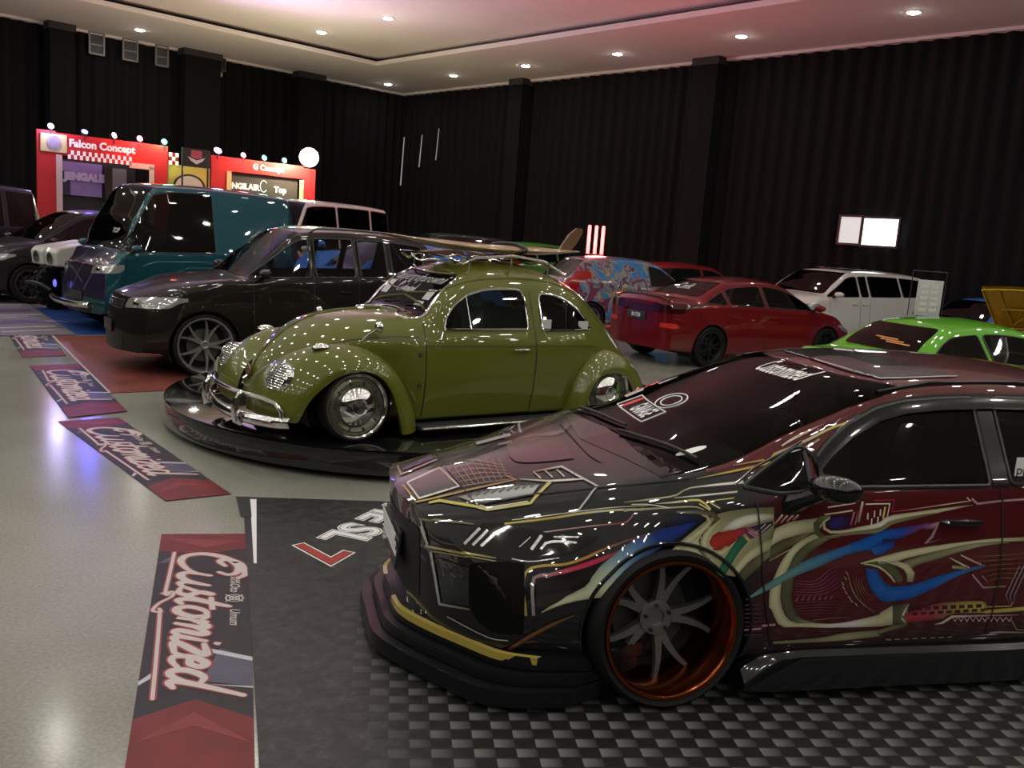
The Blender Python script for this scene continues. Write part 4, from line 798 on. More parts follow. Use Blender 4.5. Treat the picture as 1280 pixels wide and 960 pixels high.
# ================================================================== the painted sedan in the foreground
def paint_sedan():
    root=thing('painted_sedan','black and maroon custom sedan with airbrushed swirls, copper-lipped wheels and a front splitter','car',(.462,4.162,0),R(195.9))
    zsp=[(1.0,.672),(.85,.685),(.70,.70),(.47,.735),(.15,.79),(-.06,.825),(-.3,.852),(-.66,.862),(-1.67,.885),(-2.7,.905),(-3.2,.91),(-3.6,.88)]
    spec=dict(x=(1.0,-3.58),
     zb=[(1.0,.19),(.6,.17),(0,.15),(-2.7,.15),(-3.58,.25)], wb=[(1.0,.72),(.6,.79),(0,.84),(-2.7,.84),(-3.58,.70)],
     zm=[(1.0,.46),(.6,.50),(0,.50),(-2.7,.50),(-3.58,.52)], wm=[(1.0,.74),(.6,.835),(.2,.872),(-.4,.872),(-2.7,.875),(-3.2,.85),(-3.58,.74)],
     zs=zsp, ws=[(1.0,.43),(.85,.52),(.70,.60),(.5,.68),(.2,.74),(0,.775),(-.4,.805),(-1.6,.805),(-2.7,.79),(-3.2,.75),(-3.58,.66)],
     we=[(1.0,.34),(.85,.42),(.62,.53),(.3,.63),(.02,.665),(-.1,.675),(-.3,.672),(-.55,.655),(-.75,.63),(-1.0,.60),(-1.6,.575),(-2.3,.56),(-2.9,.60),(-3.2,.64),(-3.58,.58)],
     ze=[(1.0,.688),(.85,.715),(.62,.76),(.3,.83),(.06,.882),(-.02,.902),(-.175,.932),(-.317,.972),(-.53,1.07),(-.75,1.16),(-.98,1.245),(-1.2,1.285),(-1.6,1.305),(-2.2,1.27),(-2.7,1.14),(-3.05,.985),(-3.3,.955),(-3.58,.92)],
     zt=[(1.0,.695),(.8,.745),(.62,.785),(.3,.86),(.05,.912),(-.02,.93),(-.3,1.04),(-.65,1.172),(-1.0,1.305),(-1.25,1.345),(-1.8,1.365),(-2.3,1.33),(-2.6,1.25),(-3.1,1.01),(-3.3,.99),(-3.58,.95)],
     rs=[(-9,.07),(-3.3,.10),(-2.7,.07),(-.5,.06),(0,.08),(.5,.05),(1.,.04)], re=[(-9,.05),(-3,.05),(-.9,.07),(-.1,.03),(.2,.08),(.6,.05),(1,.04)], rb=.08, xs=[-.02,.0,-.05])
    def warp(x,y,z):
        s=min(max((x-.10)/.85,0),1); s=s*s*(3-2*s)
        x2=x-s*.27*(abs(y)/.66)**2.4
        x2 += s*.10*(z-.62)
        t=min(max((-2.9-x)/.68,0),1); x2+=t*.22*(abs(y)/.75)**2.4
        return (x2,y,z)
    B=Body(spec,warp,N=130); B.root=root
    for xa in (0,-2.70): B.arch(xa,.318,.352,.45)
    PAINT=mat('dark_metallic_paint',(.010,.010,.011),.34,.1,1.,coat_rough=.015,flake=.5,spec=.15)
    MAROON=mat('maroon_metallic_paint',(.085,.018,.014),.32,.5,1.,flake=.4)
    GL=glass('clear_tinted_windscreen',(.36,.41,.38),.5); SG=glass('dark_side_glass',(.20,.23,.21),.8)
    # glazing
    ws=[rpoly([(0,.938),(g*.672,.905),(g*.585,1.285),(0,1.297)],[0,.03,.06,0]) for g in (1,-1)]
    B.patch('windscreen',ws,'x',1,GL,cut=True,lo=-1.4,hi=.03,off=.002)
    rw=rpoly([(-.56,1.02),(.56,1.02),(.47,1.29),(-.47,1.29)],[.05]*4)
    B.patch('rear_window',rw,'x',-1,SG,cut=True,hi=-2.2)
    q=rpoly([(-.30,.885),(-.455,.862),(-.60,.872),(-.605,1.035),(-.56,1.03)],[.02]*5)
    d1=[(-.66,.885),(-.655,1.00),(-.72,1.055),(-.83,1.125),(-.98,1.190),(-1.12,1.222),(-1.3,1.238),(-1.49,1.246),(-1.49,.892)]
    d2=rpoly([(-1.60,.896),(-1.60,1.248),(-1.9,1.245),(-2.2,1.20),(-2.5,1.08),(-2.62,.985),(-2.60,.915)],[.03]*7)
    d1=rpoly(d1,[.02]*9)
    for sd,nm in ((1,'left'),(-1,'right')):
        for nme,pl in (('quarter_glass',q),('door_window',d1),('rear_door_window',d2)):
            B.patch(nme,pl,'y',sd,SG,cut=True,off=.001,nmin=.05)
            B.rim('window_seal',pl,'y',sd,.010,BLACK,off=.002)
        # black rain visor along the roof edge and pillar blackout
        vis=[(-.64,1.005),(-.72,1.07),(-.83,1.14),(-.98,1.207),(-1.12,1.240),(-1.3,1.257),(-1.55,1.266),(-1.9,1.263)]
        V=[];Fc=[]
        for a,z in vis:
            for dz,of in ((.0,.004),(-.028,.020),(-.058,.026)):
                c,n=B.cast('y',a,z+dz,sd); V.append(c+Vector((0,sd*of,0)))
        for i in range(len(vis)-1):
            for k in range(2): Fc.append((3*i+k,3*i+3+k,3*i+4+k,3*i+1+k))
        MB().add(V,Fc).build('rain_visor',GLOSSBLACK,root)
        MB().tube([B.cast('y',a,z,sd)[0] for a,z in [(-.60,1.03),(-.64,1.0),(-.652,.94),(-.652,.88)]],.014,8).build('window_post',GLOSSBLACK,root)
        MB().tube([B.cast('y',a,z,sd)[0]+Vector((0,sd*.004,0)) for a,z in [(-.275,.895),(-.37,.95),(-.48,1.0),(-.60,1.055)]],.006,6).build('glass_trim',CHROME,root)
        pil=[(-1.505,.885),(-1.505,1.25),(-1.59,1.25),(-1.59,.885)]
        B.patch('pillar_cover',pil,'y',sd,GLOSSBLACK,off=.004)
    body=B.finish('body',PAINT,DARKIN,.015)
    # maroon upper body: roof, pillars and doors are a paint panel over the shell
    # wheels
    COPPER=mat('copper_anodised_lip',(.26,.065,.022),.2,1.)
    GUN=mat('gunmetal_spokes',(.28,.28,.275),.34,.85)
    for xa in (0,-2.7):
        for sd in (1,-1):
            wheel(root,(xa,sd*.752,.322),sd,.327,.275,.25,10,'twin',GUN,COPPER,camber=4.5,dish=.15,hub=.066)
            ring_arch(xa,.318,.356,sd*.80,sd*.42,-30,210).build('wheel_well',WELL,root)
            arc=[(xa+.354*math.cos(R(a)),.318+.354*math.sin(R(a))) for a in range(-22,203,6)]
            MB().tube([B.cast('y',a,z,sd)[0] for a,z in arc],.009,6).build('arch_lip',GLOSSBLACK,root)
    MB().box((-1.35,0,.26),(2.0,1.35,.16),None,.03).build('underbody',WELL,root)
    MB().box((.55,0,.34),(.5,1.0,.2),None,.05).build('engine_bay',WELL,root)
    # front splitter: two stacked lips following a bowed outline
    def lip(nm,sc,z0,z1,mt,dx=0,inset=0):
        P=[(1.10,0),(1.10,.18),(1.075,.30),(.98,.47),(.86,.64),(.76,.765),(.62,.835),(.42,.86)]
        P=spline(P,4); out=[]
        P=[(x+dx,y*sc) for x,y in P]
        full=[(x,-y) for x,y in P[::-1]]+P[1:]
        m=MB(); inn=[(x-.30-inset,y*.86) for x,y in full]
        V=[];Fc=[];n=len(full)
        for (x,y),(xi,yi) in zip(full,inn): V += [(x,y,z0),(x+.004,y,(z0+z1)/2),(x-.004,y,z1),(xi,yi,z1+.008),(xi,yi,z0)]
        for i in range(n-1): Fc += [(5*i+k,5*i+(k+1)%5,5*i+5+(k+1)%5,5*i+5+k) for k in range(5)]
        Fc += [(0,1,2,3,4)[::-1],tuple(5*(n-1)+k for k in range(5))]
        return m.add(V,Fc).build(nm,mt,root,sharp=30)
    LIPM=mat('satin_black_lip',(.006,.006,.007),.3,0,.35,spec=.15,noise=.1); lip('front_splitter',1.0,.030,.095,LIPM)
    lip('splitter_upper',.965,.10,.145,LIPM,-.055)
    lip('lower_lip',.94,.15,.205,LIPM,-.10)
    # side skirts
    for sd in (1,-1):
        m=MB();V=[];Fc=[]
        st=[(-.33,.065,.14,.90),(-.42,.06,.20,.905),(-.60,.055,.212,.91),(-1.0,.05,.205,.915),(-1.6,.035,.19,.92),(-2.0,.035,.185,.92),(-2.34,.04,.18,.91)]
        for x,za,zb_,y in st: V += [(x,sd*.74,za),(x,sd*y,za),(x,sd*(y+.004),za+.03),(x,sd*(y-.022),zb_-.02),(x,sd*(y-.045),zb_),(x,sd*.74,zb_)]
        n=len(st)
        for i in range(n-1): Fc += [(6*i+k,6*i+(k+1)%6,6*i+6+(k+1)%6,6*i+6+k) for k in range(6)]
        Fc += [tuple(range(6)),tuple(6*(n-1)+k for k in range(6))[::-1]]
        m.add(V,Fc).build('side_skirt',GLOSSBLACK,root,sharp=30)
        # mirrors
        mm=MB(); 
        def ms(u,v,sd=sd):
            th=2*PI*u; ph=PI*v
            y=.10*math.cos(ph); r=math.sin(ph)**.7
            return (-.60-.02*math.cos(ph)+.075*r*math.cos(th)-.0, sd*(.945+y*1.05), .928+.055*r*math.sin(th)+.008*math.cos(ph))
        mm.grid(ms,24,14).build('mirror',GLOSSBLACK,root)
        MB().tube([(-.50,sd*.79,.815),(-.53,sd*.84,.85),(-.57,sd*.90,.895)],[.05,.036,.03],10).build('mirror_arm',GLOSSBLACK,root)
        for xh in (-1.32,-2.32):
            c,n=B.cast('y',xh,.748,sd)
            MB().tube([(xh-.11,c.y+sd*.012,.744),(xh-.09,c.y+sd*.030,.746),(xh,c.y+sd*.034,.748),(xh+.08,c.y+sd*.030,.750),(xh+.10,c.y+sd*.012,.750)],[.010,.013,.015,.013,.010],8).build('door_handle',GLOSSBLACK,root)
    # interior: dashboard, steering wheel, seats
    MB().grid(lambda u,v:(-.20-.42*u,-.68+1.36*v,.90+.03*math.sin(PI*u)+.02*math.cos(6*v)),6,10).build('dashboard',DARKIN,root)
    sw=MB(); sw.tube([(-.80+.06*math.cos(t)*1.0-.0,-.36*-1+.17*math.sin(t),.93+.165*math.cos(t)) for t in [2*PI*k/28 for k in range(28)]],.014,8,True)
    sw.tube([(-.80,.20,.93),(-.80,.52,.93)],.016,6); sw.tube([(-.80,.36,.93),(-.78,.36,.78)],.018,6); sw.lathe([(.05,-.83),(.05,-.79),(.002,-.785)],14,axis='x',c=(.0,.36,.93))
    sw.build('steering_wheel',BLACK,root)
    SEAT=mat('charcoal_seat',(.035,.036,.036),.7,noise=.3)
    for y in (.36,-.36):
        st=MB(); st.box((-1.25,y,.45),(.5,.48,.16),None,.05); st.box((-1.52,y,.76),(.14,.46,.56),Matrix.Rotation(R(-14),3,'Y'),.05); st.box((-1.60,y,1.08),(.08,.24,.14),None,.03); st.build('front_seat',SEAT,root)
    st=MB(); st.box((-2.2,0,.45),(.5,1.2,.16),None,.05); st.box((-2.45,0,.74),(.14,1.2,.5),Matrix.Rotation(R(-16),3,'Y'),.05); st.build('rear_seat',SEAT,root)
    return root,B
CIVIC,CB=paint_sedan()
def colour_attr(me, cols):
    a=me.color_attributes.new('Col','FLOAT_COLOR','POINT')
    a.data.foreach_set('color',[c for q in cols for c in (q[0],q[1],q[2],1.)])
def strip_mesh(B, shapes, off0=.0007, step=.00002, mirror=False, k_along=2):
    """ribbons given by pairs of edge points (mm), laid onto the body surface in layers"""
    V=[];Fc=[];Cc=[]
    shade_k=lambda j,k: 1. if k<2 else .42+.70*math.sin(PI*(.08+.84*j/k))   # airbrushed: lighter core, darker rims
    for li,(cols,q) in enumerate(shapes):
        P=np.array(q,float).reshape(-1,6)/1000.; n=len(P)
        if mirror: P=P*np.array([1,-1,1,1,-1,1])
        L=[Vector(p[:3]) for p in P]; Q=[Vector(p[3:]) for p in P]
        wmax=max((a-b).length for a,b in zip(L,Q)); kx=1 if wmax<.012 else (2 if wmax<.03 else max(3,min(10,int(wmax/.018))))
        off=off0+step*li; base=len(V); rows=0
        for i in range(n-1):
            for t in range(k_along):
                u=t/k_along; rows+=1
                a=L[i].lerp(L[i+1],u); b=Q[i].lerp(Q[i+1],u); s=(i+u)/(n-1)
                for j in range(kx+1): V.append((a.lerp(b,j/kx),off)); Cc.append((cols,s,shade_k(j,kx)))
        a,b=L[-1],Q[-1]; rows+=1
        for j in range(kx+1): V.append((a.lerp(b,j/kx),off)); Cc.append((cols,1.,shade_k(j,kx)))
        for i in range(rows-1):
            for j in range(kx):
                o=base+i*(kx+1)+j; Fc.append((o,o+1,o+kx+2,o+kx+1))
    out=[]
    for p,off in V:
        c,nn,_,_=B.bvh.find_nearest(p)
        if nn.dot(c-Vector((-1.3,0,.5)))<0: nn=-nn
        out.append(tuple(c+nn*off))
    def col(cs,s,k):
        if len(cs)==1: return PAL[cs[0]]
        f=s*(len(cs)-1); i=min(int(f),len(cs)-2); t=f-i; a,b=PAL[cs[i]],PAL[cs[i+1]]
        return tuple((a[q]+(b[q]-a[q])*t)*k for q in range(3))
    return out,Fc,[col(*c) for c in Cc]
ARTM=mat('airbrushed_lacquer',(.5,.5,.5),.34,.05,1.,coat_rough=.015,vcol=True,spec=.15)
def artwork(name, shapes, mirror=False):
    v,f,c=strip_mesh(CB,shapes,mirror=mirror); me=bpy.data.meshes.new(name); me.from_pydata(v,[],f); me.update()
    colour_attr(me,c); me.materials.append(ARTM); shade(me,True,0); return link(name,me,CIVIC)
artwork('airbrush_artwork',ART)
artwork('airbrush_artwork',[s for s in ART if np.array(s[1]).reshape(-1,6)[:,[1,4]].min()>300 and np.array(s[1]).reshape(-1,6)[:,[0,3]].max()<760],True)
def sedan_dressing():
    root,B=CIVIC,CB
    # two-tone paint: maroon roof, pillars and doors over a black front
    body=[o for o in children(root) if o.name.startswith('body')][0]; me=body.data; cols=[]
    dk=np.array((.010,.010,.011)); mr=np.array((.070,.007,.009))
    for v in me.vertices:
        x,y,z=v.co; t=min(max((-.30-x)/.25,0),1)
        if z>.93 and x<-.16: t=1.
        low=min(max((.34-z)/.12,0),1); t*=1-.75*low
        cols.append(dk+(mr-dk)*t)
    colour_attr(me,cols)
    pm=mat('two_tone_paint',(.1,.1,.1),.34,.1,1.,coat_rough=.015,vcol=True,spec=.15); me.materials[0]=pm
    # headlamps
    LG=mat('smoked_headlamp',(.008,.008,.009),.06,coat=1.); LB=mat('headlamp_silver',(.55,.55,.56),.2,.9)
    for mir in (False,True):
        for nm,q,off,mt in [('bumper_vent',VENT,.0055,mat('black_vent_mesh',(.004,.004,.004),.85,noise=.6,nscale=150,spec=.1)),('headlamp',LAMP,.004,LG)]:
            v,f,_=strip_mesh(B,[((0,),q)],off,0,mir,3); o=MB().add(v,f).build(nm,mt,root)
        m=MB()
        for q in LAMPBARS:
            v,f,_=strip_mesh(B,[((0,),q)],.0055,0,mir,2); m.add(v,f)
        m.build('lamp_bars',LB,o)
    # yellow strip along the lower lip
    P=[(1.10,0),(1.10,.18),(1.075,.30),(.98,.47),(.86,.64),(.76,.765),(.62,.835)]
    P=[(x-.10,y*.94) for x,y in spline(P,4)]
    g=MB();V=[];n=len(P)
    for i,(x,y) in enumerate(P):
        if i<3: continue
        V += [(x+.003,y+.002,.176),(x+.0005,y+.0015,.2055),(x-.018,y-.006,.2085)]
    k=len(V)//3; F=[(3*i+j,3*i+3+j,3*i+4+j,3*i+1+j) for i in range(k-1) for j in (0,1)]
    g.add(V,F); g.add([(x,-y,z) for x,y,z in V],F)
    o=g.build('lip_stripe',mat('yellow_lip_paint',(.42,.33,.06),.3,.2,1.,flake=.2),root)
    # plate with four white bars
    t=B.cast('x',0,.45,1)[0].x
    MB().box((t+.012,0,.445),(.012,.43,.17),Matrix.Rotation(R(-6),3,'Y'),.003).build('plate',mat('blue_black_plate',(.01,.01,.025),.4,coat=.5),root)
    b=MB()
    for i in range(4): b.box((t+.022+.004*(i-1.5),0,.385+.040*i),(.004,.40,.022),Matrix.Rotation(R(-6),3,'Y'))
    b.build('plate_bars',mat('silver_white_bars',(.78,.78,.8),.3,noise=.05),children(root)[-1])
    # centre grille recess, cowl, roof mouldings, shut lines
    B.patch('grille',rpoly([(-.33,.27),(.33,.27),(.36,.60),(-.36,.60)],[.04]*4),'x',1,mat('dark_mesh_grille',(.008,.008,.009),.6,noise=.5,nscale=120),off=.002)
    for g in (1,-1): B.patch('cowl',ccw([(.125,0),(-.03,0),(-.085,g*.655),(.01,g*.655)]),'z',1,GLOSSBLACK,off=.002,nmin=.3,lo=.8)
    wp=MB()
    for y0,y1 in ((.05,.60),(-.55,.02)):
        pts=[]
        for k in range(9):
            y=y0+(y1-y0)*k/8; c,nn=B.cast('z',-.045-.05*abs(y)-.10*k/8*(1 if y0>0 else .5),y,1); pts.append(c+nn*.018)
        wp.tube(pts,.008,6)
    wp.build('wipers',BLACK,root)
    for sd in (1,-1):
        for pts in ([(-.345,.835),(-.36,.70),(-.385,.5),(-.44,.30),(-.47,.22)],[(-1.545,.885),(-1.55,.7),(-1.545,.22)],[(-2.30,.22),(-2.32,.36),(-2.47,.62),(-2.62,.90)]):
            v,f=B.line(pts,'y',sd,.007,.0062); MB().add(v,f).build('shut_line',BLACK,root)
        for pts in ([(x,sd*y) for x,y in [(-1.02,.575),(-1.3,.553),(-1.8,.535),(-2.3,.525),(-2.6,.53)]],):
            MB().tube([B.cast('z',a,b,1)[0]+Vector((0,0,.004)) for a,b in pts],.011,6).build('roof_moulding',GLOSSBLACK,root)
    # rear lamps, bumper and plate
    TL=mat('red_lamp_lens',(.30,.01,.01),.1,coat=1.)
    for sd in (1,-1):
        B.patch('tail_lamp',rpoly([(sd*.40,.70),(sd*.74,.70),(sd*.74,.88),(sd*.42,.87)],[.03]*4),'x',-1,TL,off=.004,nmin=.05)
    MB().box((-3.60,0,.74),(.02,.44,.12),None,.004).build('rear_plate',BLACK,root)
    # roof aerial and stickers
    def snapx(p):
        c,nn=B.cast('x',p.y,p.z,1); return c+nn*.004
    o=lettering('windscreen_lettering','Customized',WHITE,root,(0,.05,1.262),(0,1,0),(-.35,0,1),.075,0,.35,.0012,snap=snapx)
    FR=MB()
    def frame(y0,z0,y1,z1,w=.004):
        m=MB()
        for a,b,c,d in ((y0,z0,y1,z0),(y1,z0,y1,z1),(y1,z1,y0,z1),(y0,z1,y0,z0)): m.tube([snapx(Vector((0,a+(c-a)*k/6,b+(d-b)*k/6))) for k in range(7)],w,4)
        return m
    frame(-.42,.985,.02,1.035).build('sticker_border',WHITE,root)
    lettering('sticker_lettering','GARAGE',WHITE,root,(0,-.14,1.010),(0,1,0),(-.35,0,1),.055,0,0,.0015,snap=snapx)
    rd=MB(); rd.prism(circle(-.345,1.012,.030,6),0,.001,axis='x'); rd.v=[tuple(snapx(Vector(p))) for p in rd.v]; rd.build('red_emblem',mat('red_sticker',(.5,.03,.03),.5,noise=.05),root)
    ov=MB()
    for s_ in (1.,.66): 
        ov.tube([snapx(Vector((0,-.12+.11*s_*math.cos(a),1.065+.030*s_*math.sin(a)))) for a in [2*PI*k/24 for k in range(24)]],.004,4,True)
    ov.build('oval_sticker',WHITE,root)
    ds=MB(); ds.prism(circle(.50,.965,.022,16),0,.001,axis='x'); ds.v=[tuple(snapx(Vector(p))) for p in ds.v]; ds.build('round_sticker',WHITE,root)
    for y,z in ((-.60,1.02),(-.585,1.10)):
        q=MB(); q.prism([(y-.05,z-.03),(y+.06,z-.02),(y+.055,z+.02),(y-.04,z+.02)],0,.001,axis='x'); q.v=[tuple(snapx(Vector(p))) for p in q.v]; q.build('paper_sticker',mat('grey_sticker',(.35,.34,.36),.5,noise=.1,nscale=60),root)
    c,nn=B.cast('y',-1.70,.945,1)
    MB().box((-1.70,c.y+.006,.95),(.14,.004,.13),None,.0).build('window_sticker',WHITE,root)
    lettering('window_sticker_lettering','PRO',mat('black_print',(.01,.01,.01),.6),root,(-1.70,c.y+.009,.94),(-1,0,0),(0,0,1),.07,0)
    # see-through far windows look onto the hall; a light rear shelf
    MB().box((-2.85,0,.86),(.5,1.1,.02)).build('parcel_shelf',DARKIN,root)
sedan_dressing()
# ================================================================== olive beetle-shaped sedan on the round turntable
PLAT=.17
def script_word():
    """'Customized' in a slanted brush hand: strokes in a 0..1 high, about 5.6 long box"""
    S=[]
    S.append([(1.02,.80),(1.10,.98),(.98,1.16),(.66,1.18),(.34,.92),(.22,.50),(.36,.12),(.66,.00),(.98,.14),(1.14,.34)])      # C
    S.append([(.72,.92),(.52,.80),(.42,.98),(.58,1.22),(.98,1.34),(1.22,1.18)])
    S.append([(1.20,.62),(1.14,.25),(1.20,.06),(1.36,.04),(1.50,.20),(1.62,.60)]); S.append([(1.62,.60),(1.54,.20),(1.60,.04),(1.72,.06)])      # u
    S.append([(1.72,.06),(1.90,.40),(1.96,.66),(1.92,.44),(2.06,.22),(2.00,.03),(1.82,.05)])   # s
    S.append([(2.06,.10),(2.24,.50),(2.36,1.02)]); S.append([(2.34,.98),(2.22,.30),(2.28,.04),(2.42,.10)]); S.append([(2.10,.66),(2.54,.70)])  # t
    S.append([(2.78,.60),(2.60,.56),(2.50,.28),(2.58,.05),(2.74,.06),(2.84,.34),(2.78,.60),(2.96,.48)])  # o
    S.append([(2.98,.60),(2.92,.04)]); S.append([(2.94,.30),(3.10,.60),(3.18,.50),(3.12,.04)]); S.append([(3.14,.30),(3.32,.60),(3.40,.50),(3.34,.12),(3.42,.03),(3.50,.12)])  # m
    S.append([(3.60,.60),(3.54,.16),(3.60,.03),(3.70,.10)]); S.append([(3.64,.80),(3.65,.87)])  # i
    S.append([(3.70,.58),(4.02,.60),(3.72,.06),(4.04,.06)])  # z
    S.append([(4.06,.10),(4.14,.32),(4.32,.36),(4.36,.54),(4.24,.62),(4.12,.40),(4.14,.10),(4.28,.03),(4.44,.14)])  # e
    S.append([(4.78,.56),(4.62,.60),(4.50,.32),(4.56,.06),(4.70,.06),(4.82,.36)]); S.append([(4.98,1.28),(4.82,.30),(4.86,.04),(5.00,.10)])  # d
    return S
def script_mesh(scale, wd, slant=.18):
    m=MB()
    for s in script_word():
        P=[((x+slant*y-2.8)*scale,(y-.5)*scale) for x,y in s]
        stroke2d(m,P,wd*scale,0,6,lambda t:.55+.75*math.sin(PI*min(max(t,.06),.94)))
    return m
def grid_fill(prof, rows, nu, nv):
    """surface through a row of section splines: prof[i] = list of 3D points, resampled to nv, splined to nu"""
    secs=[]
    for s in prof:
        P=np.array(spline(s,10)); d=np.r_[0,np.cumsum(np.linalg.norm(np.diff(P,axis=0),axis=1))]; t=np.linspace(0,d[-1],nv+1)
        secs.append(np.stack([np.interp(t,d,P[:,k]) for k in range(3)],1))
    secs=np.array(secs); full=[]
    for j in range(nv+1): full.append(spline([tuple(p) for p in secs[:,j]],max(1,nu//(len(prof)-1))))
    n=len(full[0]); V=[full[j][i] for i in range(n) for j in range(nv+1)]
    F=[(i*(nv+1)+j,(i+1)*(nv+1)+j,(i+1)*(nv+1)+j+1,i*(nv+1)+j+1) for i in range(n-1) for j in range(nv)]
    return V,F
def bug():
    root=thing('vintage_sedan','olive green vintage rounded two-door car with chrome bumper, on the round black turntable','car',(-1.514,6.986,PLAT),R(216.2))
    OL=mat('olive_paint',(.098,.108,.010),.40,.0,1.,coat_rough=.008,flake=.12,spec=.25)
    spec=dict(x=(.60,-3.12),
     zt=[(.60,.40),(.57,.50),(.52,.61),(.40,.745),(.25,.86),(.05,.945),(-.25,.99),(-.58,1.005),(-.63,1.02),(-.70,1.10),(-.80,1.225),(-.88,1.315),(-.96,1.365),(-1.1,1.405),(-1.43,1.435),(-1.8,1.41),(-2.2,1.285),(-2.6,1.05),(-2.9,.78),(-3.05,.58),(-3.12,.42)],
     ze=[(.60,.38),(.55,.47),(.40,.66),(.2,.80),(0,.875),(-.3,.93),(-.56,.955),(-.63,.985),(-.72,1.10),(-.80,1.17),(-.95,1.24),(-1.24,1.285),(-1.73,1.285),(-2.09,1.205),(-2.39,1.02),(-2.7,.78),(-3.0,.53),(-3.12,.40)],
     we=[(.60,.05),(.55,.13),(.4,.24),(.2,.34),(0,.40),(-.3,.46),(-.58,.545),(-.72,.545),(-.95,.515),(-1.24,.50),(-1.73,.495),(-2.09,.49),(-2.39,.46),(-2.7,.40),(-3.0,.29),(-3.12,.18)],
     zs=[(.60,.36),(.4,.58),(.26,.69),(.14,.755),(0,.785),(-.3,.80),(-.58,.785),(-1.4,.765),(-2.0,.76),(-2.4,.70),(-2.8,.55),(-3.12,.37)],
     ws=[(.60,.08),(.55,.18),(.4,.31),(.2,.43),(0,.50),(-.3,.58),(-.58,.64),(-1.0,.66),(-1.9,.655),(-2.3,.60),(-2.7,.49),(-3.0,.35),(-3.12,.20)],
     zm=[(.60,.34),(.3,.46),(-.5,.47),(-2.2,.47),(-3.12,.34)], wm=[(.60,.08),(.3,.34),(0,.43),(-.3,.54),(-.56,.655),(-1.0,.675),(-1.9,.67),(-2.2,.61),(-2.6,.49),(-3.12,.18)],
     zb=[(.60,.32),(.3,.27),(-.5,.185),(-2.0,.185),(-2.6,.25),(-3.12,.33)], wb=[(.60,.06),(.3,.28),(0,.38),(-.4,.5),(-.58,.63),(-1.9,.63),(-2.2,.5),(-3.12,.15)],
     rs=[(-9,.05),(-.7,.05),(-.5,.06),(0,.10),(1,.10)], re=[(-9,.16),(-1.0,.14),(-.7,.06),(-.55,.08),(-.3,.16),(1,.16)], rb=.03, xs=[-.58-.025*i for i in range(15)])
    B=Body(spec,None,N=130); B.root=root
    for xa in (.02,-2.40): B.arch(xa,.32,.34,.30)
    WG=glass('clear_glass',(.30,.33,.32),.9); SG=glass('green_side_glass',(.30,.36,.32),.8)
    ws=[rpoly([(0,1.022),(q*.495,.955),(q*.435,1.27),(q*.36,1.315),(0,1.325)],[0,.05,.06,.06,0]) for q in (1,-1)]
    B.patch('windscreen',ws,'x',1,WG,cut=True,lo=-1.1,hi=-.545,off=-.002,nmin=.15)
    wo=rpoly([(0,1.022),(.495,.955),(.435,1.27),(.36,1.315),(-.36,1.315),(-.435,1.27),(-.495,.955)],[.2,.05,.06,.06,.06,.06,.05]); B.rim('windscreen_trim',wo,'x',1,.011,CHROME,off=.003)
    rw=rpoly([(-.30,1.02),(.30,1.02),(.27,1.24),(-.27,1.24)],[.1]*4)
    B.patch('rear_window',rw,'x',-1,SG,cut=True,lo=-3,hi=-1.9,nmin=.1); B.rim('rear_window_trim',rw,'x',-1,.010,CHROME)
    dw=rpoly([(-.735,.895),(-.765,.99),(-.83,1.07),(-.96,1.155),(-1.1,1.20),(-1.25,1.217),(-1.50,1.22),(-1.545,1.12),(-1.555,.895)],[.02,.03,.05,.06,.06,.06,.05,.05,.03])
    qw=rpoly([(-1.70,.885),(-1.69,1.15),(-1.72,1.19),(-1.85,1.185),(-2.0,1.14),(-2.15,1.05),(-2.26,.94),(-2.30,.885)],[.03,.03,.04,.05,.05,.05,.05,.04])
    for sd in (1,-1):
        for nm,pl in (('door_window',dw),('quarter_window',qw)):
            B.patch(nm,pl,'y',sd,SG,cut=True,off=-.002,nmin=.05); B.rim('window_trim',pl,'y',sd,.010,CHROME,off=.002)
        vp=[B.cast('y',x,z,sd)[0] for x,z in [(-.985,.90),(-.975,1.0),(-.965,1.165)]]
        MB().tube(vp,.010,8).build('vent_post',CHROME,root)
        dr=spline([(-.66,1.03),(-.75,1.155),(-.935,1.245),(-1.24,1.295),(-1.73,1.295),(-2.09,1.215),(-2.39,1.01),(-2.5,.90)],6)
        MB().tube([B.cast('y',x,z,sd)[0] for x,z in dr],.010,6).build('drip_rail',OL,root)
    body=B.finish('body',OL,DARKIN,.012)
    # fenders
    cf=[(.66,.26),(.66,.40),(.585,.56),(.44,.69),(.24,.762),(.02,.772),(-.18,.705),(-.33,.585),(-.43,.43),(-.50,.26),(-.525,.125)]
    lf=[(.47,.245),(.46,.28),(.41,.385),(.332,.475),(.20,.565),(.03,.60),(-.13,.555),(-.235,.44),(-.29,.30),(-.325,.20),(-.345,.115)]
    ci=[.10,.10,.12,.20,.30,.38,.45,.50,.53,.55,.56]; yc=[.50,.54,.55,.57,.60,.62,.635,.65,.66,.665,.67]; yo=[.70,.715,.73,.74,.75,.755,.755,.755,.755,.755,.755]
    cr_=[(-2.00,.16),(-2.02,.30),(-2.09,.48),(-2.24,.635),(-2.45,.705),(-2.66,.665),(-2.84,.54),(-2.97,.38),(-3.02,.27)]
    lr=[(-2.135,.16),(-2.15,.26),(-2.19,.38),(-2.28,.48),(-2.42,.52),(-2.57,.495),(-2.68,.40),(-2.74,.30),(-2.76,.25)]
